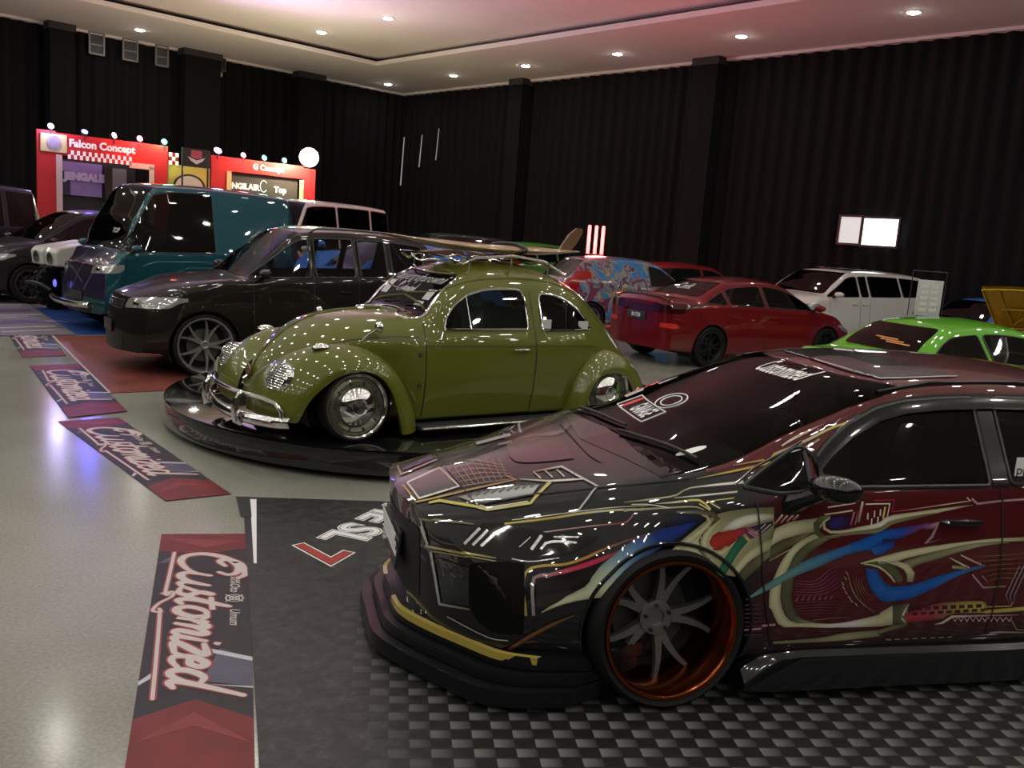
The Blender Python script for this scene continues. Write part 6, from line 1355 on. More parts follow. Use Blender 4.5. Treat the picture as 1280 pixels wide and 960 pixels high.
# ================================================================== exhibition stands along the back wall
def BP(b,z,a=7.): p=room(a,b); return Vector((p.x,p.y,z))
EX=-D2; EZ=Vector((0,0,1)); EO=D1
REDP=mat('red_stand_panel',(.55,.02,.025),.45,noise=.05,emit=None); CREAM=mat('cream_panel',(.62,.52,.24),.5,noise=.05); PINKW=mat('pale_post',(.60,.50,.46),.5,noise=.05)
YEL=mat('yellow_stand_panel',(.60,.45,.10),.5,noise=.08); DARKP=mat('dark_backdrop',(.02,.02,.024),.6,noise=.4,nscale=3)
def board(name,root,b0,b1,z0,z1,mt,a0=0.,th=.06):
    """upright board in stand coordinates: b decreases to the right of the picture"""
    o=root.location; p=[]
    m=MB()
    for aa in (a0,a0+th):
        for b,z in ((b0,z0),(b1,z0),(b1,z1),(b0,z1)): p.append(BP(b,z,7.+aa)-o)
    m.add(p,[(0,1,2,3),(7,6,5,4),(0,4,5,1),(1,5,6,2),(2,6,7,3),(3,7,4,0)]); return m.build(name,mt,root,smooth=False)
def sign(name,root,tx,b,z,size,mt,a0,bold=.012,par=None,shear=0,sp=1.):
    o=root.location; return lettering(name,tx,mt,par or root,BP(b,z,7.+a0)-o,EX,EZ,size,.004,shear,bold,spacing=sp)
LW=mat('white_sign_letters',(.8,.76,.76),.5,emit=(1,.9,.9),es=.35)
def stand_falcon():
    root=thing('exhibition_stand','red exhibition stand with a white name sign, chequers and a cream crest panel','stand',BP(13.3,0))
    board('post',root,15.15,14.75,0,3.45,REDP); board('post',root,12.50,12.16,0,3.42,REDP)
    board('header',root,14.75,12.50,2.93,3.42,REDP); board('crest_panel',root,15.08,14.52,2.98,3.38,CREAM,.06,.03)
    board('post_lining',root,14.75,14.62,0,2.93,PINKW,.06,.02); board('post_lining',root,12.62,12.50,0,2.88,PINKW,.06,.02); board('lining_top',root,13.1,12.50,2.80,2.93,PINKW,.06,.02)
    q=board('chequer_band',root,14.5,13.05,2.86,3.06,REDP,.06,.02); m=MB(); o=root.location; w=1.45/22
    for i in range(22):
        for j in range(2):
            if (i+j)%2==0: 
                b0=14.5-w*i; z0=2.86+.10*j; m.add([BP(b0,z0,7.085)-o,BP(b0-w,z0,7.085)-o,BP(b0-w,z0+.10,7.085)-o,BP(b0,z0+.10,7.085)-o],[(0,1,2,3)])
    m.build('chequers',LW,q,smooth=False)
    sign('name_lettering',root,'Falcon Concept',13.72,3.22,.235,LW,.065,.010)
    # crest: ring with a falcon head wedge
    m=MB(); cc=BP(14.80,3.18,7.10)-o
    for r0,r1 in ((.155,.135),(.115,.02)):
        n=24; V=[cc+EX*(r*math.cos(2*PI*k/n))+EZ*(r*1.1*math.sin(2*PI*k/n)) for k in range(n) for r in (r0,r1)]; m.add(V,[(2*k,2*((k+1)%n),2*((k+1)%n)+1,2*k+1) for k in range(n)])
    m.build('crest',mat('mauve_ink',(.30,.26,.34),.5,noise=.2),root,smooth=False)
    board('backdrop',root,14.7,12.5,0,2.9,DARKP,-1.2,.05)
    mu=mat('purple_wash_mural',(.30,.22,.55),.5,noise=.5,nscale=2); board('mural',root,14.60,13.35,2.05,2.85,mu,-1.1,.02)  # purple light wash over the picture is put into its colour
    board('mural_dark',root,14.60,14.1,2.05,2.62,mat('purple_wash_dark',(.05,.035,.12),.5,noise=.3),-1.07,.01)  # dark area, tinted with the same painted purple light
    sign('mural_lettering',root,'JENGALE',13.78,2.50,.235,mat('purple_wash_letters',(.7,.6,.9),.5),-1.04,.02)  # white letters coloured lilac to hold the purple light
    board('side_panel',root,13.25,12.75,2.0,2.80,mat('grey_mural',(.25,.23,.26),.5,noise=.5,nscale=2),-1.1,.02); board('inner_post',root,13.35,13.2,0,2.80,mat('dark_brown_post',(.04,.02,.015),.6,noise=.2),-.9,.12)
def stand_middle():
    root=thing('exhibition_stand','yellow arched panel with chequered corners between the two red stands','stand',BP(11.6,0))
    board('panel',root,12.13,11.05,0,3.0,YEL,-.03); o=root.location
    for b0 in (12.13,11.32):
        m=MB()
        for i in range(3):
            for j in range(3):
                if (i+j)%2==0: b=b0-.083*i; z=2.98+.10*j; m.add([BP(b,z,7.05)-o,BP(b-.083,z,7.05)-o,BP(b-.083,z+.1,7.05)-o,BP(b,z+.1,7.05)-o],[(0,1,2,3)])
        board('chequer_board',root,b0,b0-.25,2.98,3.28,REDP,-.03,.06); m.build('chequers',LW,root,smooth=False)
    m=MB(); cc=BP(11.6,2.48,7.06)-o; n=20
    V=[cc+EX*(r*math.cos(PI*k/n))+EZ*(r*.75*math.sin(PI*k/n)) for k in range(n+1) for r in (.42,.36)]; m.add(V,[(2*k,2*k+2,2*k+3,2*k+1) for k in range(n)]); m.build('arch',BLACK,root,smooth=False)
    m=MB(); V=[cc]+[cc+EX*(.36*math.cos(PI*k/n))+EZ*(.27*math.sin(PI*k/n)) for k in range(n+1)]; m.add(V,[(0,k,k+1) for k in range(1,n+1)]); m.build('arch_panel',PINKW,root,smooth=False)
    r2=thing('hanging_sign','black rectangular sign with a red and white crest above the yellow panel','sign',BP(11.55,2.95,7.3))
    o=r2.location; p=[BP(b,z,7.3+a)-o for a in (0,.04) for b,z in ((11.92,2.97),(11.18,2.97),(11.18,3.42),(11.92,3.42))]
    MB().add(p,[(0,1,2,3),(7,6,5,4),(0,4,5,1),(1,5,6,2),(2,6,7,3),(3,7,4,0)]).build('board',mat('black_sign_board',(.02,.02,.024),.5,noise=.2),r2,smooth=False)
    P=[BP(b,z,7.345)-o for b,z in ((11.70,3.22),(11.68,3.38),(11.42,3.38),(11.40,3.22),(11.55,3.17))]; MB().add(P,[(0,1,2,3,4)]).build('crest_shield',mat('pink_red_ink',(.5,.08,.12),.5,noise=.2),r2,smooth=False)
    P=[BP(b,z,7.347)-o for b,z in ((11.78,3.22),(11.70,3.12),(11.55,3.04),(11.40,3.12),(11.32,3.22),(11.55,3.14))]; MB().add(P,[(0,1,2,5),(5,2,3,4)]).build('crest_scroll',WHITE,r2,smooth=False)
    for b in (11.88,11.22): MB().tube([BP(b,0,7.28)-o,BP(b,3.0,7.28)-o],.025,8).build('leg',BLACK,r2)
def stand_g():
    root=thing('exhibition_stand','red exhibition stand with a dark workshop sign, behind the white-roofed van','stand',BP(9.5,0))
    board('post',root,11.02,10.60,0,3.34,REDP); board('post',root,8.35,7.98,0,3.28,REDP); board('header',root,10.60,8.35,2.98,3.33,REDP)
    board('post_lining',root,10.60,10.48,0,2.98,CREAM,.06,.02); board('post_lining',root,8.47,8.35,0,2.95,CREAM,.06,.02)
    board('backdrop',root,10.48,8.47,0,2.98,mat('grey_brown_backdrop',(.05,.046,.044),.5,noise=.3),-.10,.05)
    sign('name_lettering',root,'G Concept',9.42,3.16,.20,LW,.065,.008)
    sign('shop_lettering',root,'NGILAIR',10.02,2.62,.21,LW,-.04,.012); sign('shop_lettering',root,'Top',9.0,2.62,.22,LW,-.04,.012)
    board('shop_strip',root,10.3,9.45,2.42,2.47,LW,-.04,.01)
    m=MB(); o=root.location; cc=BP(9.52,2.68,6.965)-o
    pts=[cc+EX*(.10*math.cos(a)+.02)+EZ*(.15*math.sin(a)) for a in [PI*(.2+1.6*k/14) for k in range(15)]]; m.tube(pts,.012,5); m.build('swirl',LW,root)
stand_falcon(); stand_middle(); stand_g()
PARB=mat('par_can_black',(.015,.015,.016),.5,noise=.2)
def stage_lamp(label,b,z,col,es,power,r=.07,aim=None,spot=None):
    root=thing('stage_lamp',label,'stage lamp',BP(b,z,7.06)); d=(D1*.8+Vector((0,0,.25))).normalized() if aim is None else aim.normalized()
    M=d.to_track_quat('Z','Y').to_matrix().to_4x4()
    MB().lathe([(.003,-.12),(r*.8,-.12),(r,-.02),(r*1.08,.0),(r*1.02,.005)],18,axis='z').xf(Matrix.Translation((0,0,r+.03))@M).build('housing',PARB,root)
    MB().lathe([(.002,.004),(r*.98,-.003)],18,axis='z').xf(Matrix.Translation((0,0,r+.03))@M).build('lens',mat('lamp_'+'_'.join(str(int(c*99)) for c in col)+'_%d'%es,(0.02,.02,.02),.4,emit=col,es=es),root)
    MB().tube([(0,0,-.10),(0,0,.04)],.015,6).build('bracket',PARB,root)
    if power:
        L=bpy.data.lights.new('stage_light','SPOT' if spot else 'POINT'); L.energy=power; L.color=col; L.shadow_soft_size=.12
        if spot: L.spot_size=R(spot); L.spot_blend=1.
        o=bpy.data.objects.new('stage_light',L); COL.objects.link(o); o.parent=root; v=d*(.25 if r<.2 else .75)+Vector((0,0,r+.03)); o.location=v; o.rotation_euler=(-d).to_track_quat('Z','Y').to_euler()
up=D1*.9+Vector((0,0,.75))
stage_lamp('small lilac stage lamp at the left end of the name-sign stand',14.85,3.45,(.55,.5,1.),6,60)
stage_lamp('small deep blue stage lamp over the start of the name sign',14.12,3.42,(.10,.08,1.),40,260,aim=up,spot=150)
stage_lamp('small pink-red stage lamp over the middle of the name sign',13.45,3.42,(1.,.25,.30),30,2000,aim=Vector((13.,-6.,3.6)),spot=62)
stage_lamp('small red stage lamp over the end of the name sign',12.85,3.42,(1.,.12,.12),30,120)
stage_lamp('small green stage lamp at the right end of the name-sign stand',12.25,3.42,(.05,.9,.45),22,60)
stage_lamp('bright violet stage lamp on the corner of the workshop stand',10.86,3.34,(.55,.25,1.),80,750,.10,aim=up,spot=150)
stage_lamp('small red stage lamp on the workshop stand',10.15,3.33,(1.,.12,.14),30,60)
stage_lamp('small green stage lamp on the workshop stand, left of the other green one',9.55,3.33,(.08,.9,.40),14,40)
stage_lamp('small sea-green stage lamp on the workshop stand, next to the floodlight',8.95,3.33,(.15,.95,.65),14,40)
stage_lamp('large warm white floodlight at the right end of the workshop stand',8.20,3.30,(1.,.80,.50),260,420,.26,aim=Vector((5.0,-19.,-1.2)))

# ================================================================== things on the walls
def wall_frame(label,b0,b1,z0,z1):
    root=thing('wall_frame',label,'frame',room(.12,(b0+b1)/2,z0)); o=root.location
    for (p,q,r_,s) in ((b0,b1,z1-.05,z1),(b0,b1,z0,z0+.05),(b0,b0-.05,z0,z1),(b1+.05,b1,z0,z1),(b0,b1,z0+(z1-z0)*.42,z0+(z1-z0)*.42+.035)):
        pts=[]
        for a in (.12,.18):
            for b,z in ((p,r_),(q,r_),(q,s),(p,s)): pts.append(room(a,b,z)-o)
        MB().add(pts,[(0,1,2,3),(7,6,5,4),(0,4,5,1),(1,5,6,2),(2,6,7,3),(3,7,4,0)]).build('rail',mat('grey_frame_metal',(.22,.22,.24),.5,.3,noise=.1),root,smooth=False)
    pts=[room(.13,b,z)-o for b,z in ((b0,z0),(b1,z0),(b1,z1),(b0,z1))]; MB().add(pts,[(0,1,2,3)]).build('panel',mat('dim_grey_panel',(.05,.05,.055),.6,noise=.2),root,smooth=False)
wall_frame('grey panel frame high on the black drapes, leftmost of three',11.78,11.31,6.34,7.0); wall_frame('grey panel frame high on the black drapes, middle of three',10.79,10.31,6.34,7.0); wall_frame('grey panel frame high on the black drapes, right of three',9.78,9.35,6.35,7.0)
def wall_speaker():
    root=thing('wall_speaker','small box speaker high on the drapes, right of the three panel frames','speaker',room(.30,7.75,6.5))
    rot=Matrix.Rotation(RA,3,'Z'); MB().box((0,0,.22),(.28,.42,.42),rot,.02).build('cabinet',mat('grey_speaker_box',(.10,.10,.10),.6,noise=.2),root)
    MB().box(tuple(rot@Vector((.15,0,.22))),(.02,.34,.34),rot,.005).build('grille',BLACK,root); MB().box(tuple(rot@Vector((.10,0,-.10))),(.10,.16,.14),rot,.02).build('junction_box',mat('pale_grey_box',(.5,.5,.5),.5,noise=.1),root)
    MB().tube([(0,0,.3),tuple(rot@Vector((-.25,0,.3)))],.02,6).build('bracket',BLACK,root)
wall_speaker()
SUNW=mat('daylit_window',(.8,.8,.8),.5,emit=(.92,1.,.97),es=3.2); DIMW=mat('veiled_window',(.5,.5,.5),.5,emit=(.80,.84,.82),es=.75,noise=.2)
def wall_window(nm,a0,a1,z0,z1,mt):
    o=MB(); P=[]
    for bb in (.10,.16):
        for a,z in ((a0,z0),(a1,z0),(a1,z1),(a0,z1)): P.append(room(a,bb,z))
    o=o.add(P,[(0,1,2,3),(7,6,5,4),(0,4,5,1),(1,5,6,2),(2,6,7,3),(3,7,4,0)]).build(nm,mt,smooth=False); o['kind']='structure'
    fr=MB()
    for (p,q,r_,s) in ((a0-.05,a1+.05,z1,z1+.05),(a0-.05,a1+.05,z0-.05,z0),(a0-.05,a0,z0,z1),(a1,a1+.05,z0,z1)):
        v=[room(a,bb,z) for bb in (.09,.19) for a,z in ((p,r_),(q,r_),(q,s),(p,s))]; fr.add(v,[(0,1,2,3),(7,6,5,4),(0,4,5,1),(1,5,6,2),(2,6,7,3),(3,7,4,0)])
    fr.build('window_frame',BLACK,o,smooth=False)
wall_window('window_1',18.80,19.33,2.26,2.89,DIMW); wall_window('window_2',19.40,20.25,2.24,2.87,SUNW)
GAP=mat('lit_drape_gap',(.3,.3,.3),.6,emit=(.75,.80,.78),es=.28)
for i,(a,z0,z1,w_) in enumerate(((.25,3.5,5.35,.05),(1.40,4.2,5.4,.035),(2.42,4.45,5.6,.02),(6.55,4.1,5.7,.015))):
    P=[room(aa,bb,z) for bb in (.10,.13) for aa,z in ((a-.05,z0),(a-.05+w_,z0),(a+.05+w_*.5,z1),(a+.05,z1))]
    o=MB().add(P,[(0,1,2,3),(7,6,5,4),(0,4,5,1),(1,5,6,2),(2,6,7,3),(3,7,4,0)]).build('trim_%d'%(5+i),GAP,smooth=False); o['kind']='structure'
# ================================================================== the other show cars
def gen_car(name,label,loc,rz,p,paint,cat='car',group=None):
    """a complete car body from proportions: xf nose, xr tail (origin under the front axle), wb wheelbase, W half width,
    zh nose height, xc/zc cowl, xh screen top, zr roof, xq/xb rear screen top and base, zd rear deck, bf/br belt front and rear, wr roof half width"""
    g=dict(xf=.85,xr=-3.4,wb=2.6,W=.86,zb=.2,zh=.70,xc=-.25,zc=.95,xh=-1.05,zr=1.42,xq=-2.25,xb=-2.9,zd=.98,zde=.95,bf=.86,br=.92,wr=.56,rw=.32,rr=.22,spokes=10,bow=.30,glass='tint',style='twin',nose=.10,pil=(-1.45,),lamp=True,skip=())
    g.update(p); G=type('G',(),g); W=G.W
    root=thing(name,label,cat,loc,rz,group)
    xm=(G.xf+G.xc)/2; crown=.035
    zt=[(G.xf,G.zh),(G.xf-.12,G.zh+.05),(xm,(G.zh+G.zc)/2+.045),(G.xc+.08,G.zc-.012),(G.xc,G.zc),(G.xc*.5+G.xh*.5,(G.zc+G.zr-.03)/2+.02),(G.xh,G.zr-.035),((G.xh*.6+G.xq*.4),G.zr),(G.xq,G.zr-.045),((G.xq+G.xb)/2,(G.zr-.045+G.zd)/2+.03),(G.xb,G.zd)]
    if G.xr<G.xb-.12: zt+=[(G.xb-.06,G.zd-.005),(G.xr+.06,G.zde),(G.xr,G.zde-.06)]
    else: zt+=[(G.xr-.0,min(G.zd-.08,G.zde))] if G.xr<G.xb-.005 else []
    ze=[]
    for x,z in zt:
        d=.02 if x>G.xc+.02 else (.03 if x>G.xc-.1 else (.065 if G.xq-.05<x<G.xh+.05 else .05)); 
        if x<G.xb+.02: d=.03
        ze.append((x,z-d))
    we=[(G.xf,W-.30),(G.xf-.3,W-.22),(xm,W-.20),(G.xc,W-.17),((G.xc+G.xh)/2,(W-.17+G.wr)/2+.01),(G.xh,G.wr),(G.xq,G.wr-.01),(G.xb,W-.20 if G.xr<G.xb-.12 else G.wr),(G.xr,W-.26 if G.xr<G.xb-.12 else G.wr-.03)]
    zs=[(G.xf,G.zh-.08),(xm,(G.zh+G.bf)/2-.0),(G.xc,G.bf),(G.xh,G.bf+.01),(G.xq,G.br),(G.xb if G.xb>G.xr+.02 else G.xr+.1,G.br),(G.xr,min(G.br,G.zde-.10))]
    ws=[(G.xf,W-.14),(G.xf-.35,W-.06),(G.xc,W-.05),(-1.3,W-.045),(G.xq,W-.05),(G.xr+.4,W-.07),(G.xr,W-.14)]
    zm=[(G.xf,.42),(0,.52),(-G.wb,.54),(G.xr,.5)]; wm=[(G.xf,W-.10),(G.xf-.4,W-.02),(-.5,W),(-G.wb,W),(G.xr+.4,W-.02),(G.xr,W-.10)]
    spec=dict(x=(G.xf,G.xr),zt=zt,ze=ze,we=we,zs=zs,ws=ws,zm=zm,wm=wm,zb=[(G.xf,G.zb+.02),(0,G.zb),(-G.wb,G.zb),(G.xr,G.zb+.06)],wb=[(G.xf,W-.14),(0,W-.04),(-G.wb,W-.04),(G.xr,W-.14)],
        rs=[(-9,.06),(9,.06)],re=[(-9,.07),(9,.07)],rb=.06,xs=[G.xc,G.xh])
    def warp(x,y,z):
        s=min(max((x-.15)/(G.xf-.15),0),1); s=s*s*(3-2*s); x2=x-s*G.bow*(abs(y)/W)**2.5-s*G.nose*max(0,(z-.45))**1.3
        t=min(max((-G.wb-.2-x)/max(.2,(-G.wb-.2-G.xr)),0),1); x2+=t*.13*(abs(y)/W)**2.6
        return (x2,y,z)
    B=Body(spec,warp,N=84); B.root=root
    for xa in (0,-G.wb): B.arch(xa,G.rw,G.rw+.035,.4)
    GLm=TINT if G.glass=='tint' else (glass('pale_see_through_glass',(.62,.66,.68),.8) if G.glass=='clear' else glass('smoked_glass',(.16,.17,.17),.8))
    cut=(G.glass!='tint')
    # screens
    z0=G.zc+.02; z1=G.zr-.075
    for g_ in (1,-1): pass
    B.patch('windscreen',[rpoly([(0,z0),(q*(W-.22),z0-.02),(q*(G.wr-.05),z1-.01),(0,z1)],[0,.05,.05,0]) for q in (1,-1)],'x',1,GLm,cut=cut,lo=G.xh-.2,hi=G.xc+.05,off=.002,nmin=.1)
    if G.zr-.09>G.zd+.05:
        zq=G.zr-.10; B.patch('rear_window',rpoly([(-(G.wr+.0),G.zd+.05),(G.wr+.0,G.zd+.05),(G.wr-.08,zq),(-(G.wr-.08),zq)],[.06]*4),'x',-1,GLm,cut=cut,hi=G.xq+.15,off=.002,nmin=.1)
    # side glass
    tz=pchip(ze); bz=lambda x:G.bf+.03+(G.br-G.bf)*min(max((G.xc-x)/(G.xc-G.xb),0),1)
    xs_=[G.xc-.10]+list(G.pil)+[G.xb+.10 if G.xr<G.xb-.12 else G.xq-.02]
    for sd in (1,-1):
        for i in range(len(xs_)-1):
            if i in G.skip: continue
            a=xs_[i]-(.035 if i else 0); b=xs_[i+1]+.035
            if a-b<.12: continue
            n=6; top=[(a+(b-a)*k/n,max(tz(a+(b-a)*k/n)-.065,bz(a)+.012)) for k in range(n+1)]
            # keep only the convex part of the outline
            poly=[(a,bz(a)),(b,bz(b))]+top[::-1]
            def hull(P):
                P=sorted(set(P)); 
                def half(P):
                    h=[]
                    for p in P:
                        while len(h)>1 and (h[-1][0]-h[-2][0])*(p[1]-h[-2][1])-(h[-1][1]-h[-2][1])*(p[0]-h[-2][0])<=1e-9: h.pop()
                        h.append(p)
                    return h
                l=half(P); u=half(P[::-1]); return l[:-1]+u[:-1]
            poly=rpoly(hull(poly),.04,3)
            B.patch('side_window',poly,'y',sd,GLm,cut=cut,off=.003,nmin=.05); B.rim('window_seal',poly,'y',sd,.009,BLACK if not p.get('brightrim') else CHROME,off=.003)
    body=B.finish('body',paint,DARKIN if cut else None,.012)
    for xa in (0,-G.wb):
        for sd in (1,-1):
            wheel(root,(xa,sd*(W-.12),G.rw),sd,G.rw,G.rr,.20,G.spokes,G.style,p.get('rim',STEEL),None,camber=2,dish=.03,detail=False)
            ring_arch(xa,G.rw,G.rw+.04,sd*(W-.06),sd*(W-.42),-30,210).build('wheel_well',WELL,root)
    MB().box(((G.xf+G.xr)/2,0,G.zb+.05),((G.xf-G.xr)*.85,W*1.5,.10),None,.03).build('underbody',WELL,root)
    # lamps, grille, plates, mirrors, handles, gaps
    if G.lamp:
        LM=mat('clear_headlamp',(.42,.43,.42),.08,.5,coat=1.); TL=p.get('tailm') or mat('red_lamp_lens',(.30,.01,.01),.1,coat=1.)
        for sd in (1,-1):
            h=B.patch('headlamp',rpoly([(sd*(W*.46),G.zh-.13),(sd*(W-.06),G.zh-.10),(sd*(W-.03),G.zh+.03),(sd*(W*.5),G.zh-.02)],[.04]*4),'x',1,LM,off=.006,nmin=.05,lo=.05)
            c,nn=B.cast('x',sd*W*.66,G.zh-.065,1); d=nn.to_track_quat('Z','Y').to_matrix().to_4x4(); MB().lathe([(.045,.0),(.05,.012),(.035,.02),(.002,.022)],16,axis='z').xf(Matrix.Translation(c)@d).build('lamp_bulb',CHROME,h)
            if p.get('tail','wide')=='wide': tp=[(sd*(W*.40),G.zde-.22),(sd*(W-.08),G.zde-.22),(sd*(W-.06),G.zde-.07),(sd*(W*.42),G.zde-.08)]
            else: tp=[(sd*(W-.24),.78),(sd*(W-.06),.78),(sd*(W-.08),1.25),(sd*(W-.22),1.25)]
            B.patch('tail_lamp',rpoly(tp,[.03]*4),'x',-1,TL,off=.006,nmin=.03,hi=-G.wb)
    B.patch('grille',rpoly([(-W*.42,G.zh-.15),(W*.42,G.zh-.15),(W*.44,G.zh-.04),(-W*.44,G.zh-.04)],[.03]*4),'x',1,BLACK,off=.005,nmin=.05)
    B.patch('lower_intake',rpoly([(-W*.5,.26),(W*.5,.26),(W*.55,.42),(-W*.55,.42)],[.04]*4),'x',1,BLACK,off=.004,nmin=.05)
    PL=mat('dark_number_plate',(.03,.03,.035),.4,noise=.3,nscale=60)
    c,_=B.cast('x',0,.50,1); MB().box((c.x+.012,0,.50),(.012,.43,.13),None,.004).build('front_plate',PL,root)
    c,_=B.cast('x',0,.72,-1); rp=MB().box((c.x-.012,0,.74),(.012,.43,.13),None,.004).build('rear_plate',PL,root)
    if p.get('plate'):
        v,f=text_mesh(p['plate'],.085,0,.002); MB().add([(c.x-.020,-x,.74+y) for x,y,z in v],f).build('plate_lettering',WHITE,rp,smooth=False)
    for sd in (1,-1):
        xm_=G.xc-.22; cc,_=B.cast('y',xm_,G.bf+.0,sd)
        mm=MB().grid(lambda u,v:(xm_+.07*math.sin(PI*v)**.7*math.cos(2*PI*u),cc.y+sd*(.13+.10*math.cos(PI*v)),G.bf+.09+.055*math.sin(PI*v)**.7*math.sin(2*PI*u)),16,10).build('mirror',p.get('mirror',paint),root)
        MB().tube([(xm_,cc.y-sd*.01,G.bf+.03),(xm_,cc.y+sd*.07,G.bf+.07)],[.03,.02],8).build('mirror_arm',BLACK,mm)
        for k,x in enumerate(list(G.pil)[:2]):
            c,nn=B.cast('y',x+.16,G.bf-.10,sd); MB().tube([(x+.24,c.y+sd*.008,G.bf-.10),(x+.21,c.y+sd*.028,G.bf-.10),(x+.12,c.y+sd*.028,G.bf-.10),(x+.08,c.y+sd*.008,G.bf-.10)],.010,6).build('door_handle',p.get('handle',paint),root)
            v,f=B.line([(x,bz(x)),(x-.01,.6),(x-.01,G.zb+.05)],'y',sd,.008,.0025); MB().add(v,f).build('shut_line',BLACK,root)
        v,f=B.line([(G.xc-.12,bz(G.xc)),(G.xc-.14,.6),(G.xc-.16,G.zb+.05)],'y',sd,.008,.0025); MB().add(v,f).build('shut_line',BLACK,root)
    if cut:
        s=mat('charcoal_seat',(.035,.036,.036),.7,noise=.3)
        for y in (.36,-.36):
            m=MB(); m.box((G.xh-.25,y,.55),(.5,.46,.2),None,.05); m.box((G.xh-.52,y,.88),(.14,.44,.55),Matrix.Rotation(R(-14),3,'Y'),.05); m.build('front_seat',s,root)
    return root,B
def paintm(n,c,metal=.25,fl=.3): return mat(n,c,.36,metal*.5,1. if max(c)>.03 else .65,coat_rough=.015,flake=fl,spec=.15)
# --- dark brown SUV beside the olive car
SUV,SB=gen_car('sport_utility','dark brown SUV on the red carpet with silver ten-spoke wheels, left of the olive car',(-3.928,10.629,.0075),R(214),
  dict(xf=.87,xr=-3.45,wb=2.66,W=.88,zb=.24,zh=.86,xc=-.40,zc=1.14,xh=-1.15,zr=1.76,xq=-2.75,xb=-3.38,zd=1.12,zde=1.05,bf=1.10,br=1.20,wr=.60,rw=.355,rr=.305,glass='clear',pil=(-1.25,-1.82,-2.25),tail='tall',spokes=10,nose=.28,bow=.34,rim=mat('silver_alloy',(.50,.50,.50),.3,.9)),paintm('dark_brown_paint',(.008,.0058,.004),.3,.4))
for sd in (1,-1):
    pts=[SB.cast('z',x,sd*.55,1)[0]+Vector((0,0,.045)) for x in (-1.35,-1.6,-2.0,-2.4,-2.75)]; pts=[pts[0]-Vector((-.08,0,.05))]+pts+[pts[-1]-Vector((.08,0,.05))]
    MB().tube(pts,.014,8).build('roof_rail',mat('satin_rail',(.10,.10,.10),.3,.8),SUV)
gm=MB()
for k in range(4): gm.tube([SB.cast('x',y,.72+.028*k,1)[0]+Vector((.012,0,0)) for y in (-.34,-.2,0,.2,.34)],.008,6)
gm.build('grille_bars',CHROME,SUV)
# --- teal van
TEAL=paintm('teal_paint',(.004,.060,.078),.7,.4)
VAN,VB=gen_car('camper_van','metallic teal van with a purple graphic front and tall side windows, behind the brown SUV',(-6.05,13.75,.0075),R(227),
  dict(xf=.72,xr=-2.75,wb=1.95,W=.90,zb=.26,zh=.98,xc=.46,zc=1.22,xh=-.18,zr=2.24,xq=-2.45,xb=-2.70,zd=1.2,zde=1.1,bf=1.16,br=1.22,wr=.66,rw=.36,rr=.23,glass='smoke',pil=(-1.08,),skip=(1,),tail='tall',bow=.12,nose=.12),TEAL)
PURP=mat('violet_graphic_film',(.022,.014,.045),.3,.2,1.,noise=.9,nscale=7); DKB=mat('dark_blue_graphic',(.012,.02,.05),.3,.2,1.,noise=.6,nscale=9)
VB.patch('front_graphic',rpoly([(-.80,.50),(.80,.50),(.74,1.20),(-.74,1.20)],[.05]*4),'x',1,PURP,off=.0025,nmin=.2)
for y0,z0,y1,z1 in ((-.7,.62,-.1,1.12),(-.2,.55,.35,1.15),(.25,.6,.72,1.05),(-.6,.95,.2,.70)):
    v,f=VB.line([(y0,z0),((y0+y1)/2,(z0+z1)/2+.06),(y1,z1)],'x',1,.035,.006); MB().add(v,f).build('graphic_streak',mat('lilac_streak',(.10,.085,.17),.3,.2,1.),VAN)
for pts,w_ in (([(.10,1.00),(-.10,1.07),(-.9,1.09),(-1.25,1.06)],.014),([(-.02,.62),(-.25,.86),(-.6,.99),(-1.25,1.0)],.012),([(.0,1.02),(-.05,.55)],.010),([(.35,.42),(-.4,.44),(-1.3,.46),(-2.2,.46)],.02)):
    for sd in (1,-1): VB.rim('body_crease',pts,'y',sd,w_*.55,mat('teal_highlight_trim',(.02,.16,.19),.2,.5,1.),VAN,off=.0,closed=False)
MB().tube([(.80,.72,.42),(.86,.4,.40),(.88,0,.40),(.86,-.4,.40),(.80,-.72,.42)],.045,10).build('front_bumper',CHROME,VAN)
for sd in (1,-1):
    if sd<0: MB().lathe([(.002,.02),(.05,.015),(.06,0)],16,axis='x',c=(.80,sd*.60,.62)).build('blue_marker_lamp',mat('blue_marker_glow',(.05,.05,.3),.3,emit=(.15,.15,1.),es=1.5),VAN)
lettering('windscreen_lettering','TOP',mat('pale_sticker',(.5,.52,.52),.5),VAN,(0,.30,1.48),(0,1,0),(-.5,0,1),.11,0,0,.003,snap=lambda p:VB.cast('x',p.y,p.z,1)[0]+VB.cast('x',p.y,p.z,1)[1]*.008)
# --- white-roofed van behind the SUV
WV,WB=gen_car('minibus','white-roofed van with dark windows standing behind the brown SUV, under the floodlight',(-5.3,19.3,0),R(236),
  dict(xf=.75,xr=-3.1,wb=2.1,W=.88,zb=.26,zh=1.0,xc=.20,zc=1.22,xh=-.35,zr=2.30,xq=-2.8,xb=-3.0,zd=1.2,zde=1.1,bf=1.18,br=1.22,wr=.64,rw=.34,rr=.2,glass='smoke',pil=(-1.15,-2.2),tail='tall',bow=.18,nose=.0),paintm('white_pearl',(.62,.61,.58),0,.04))
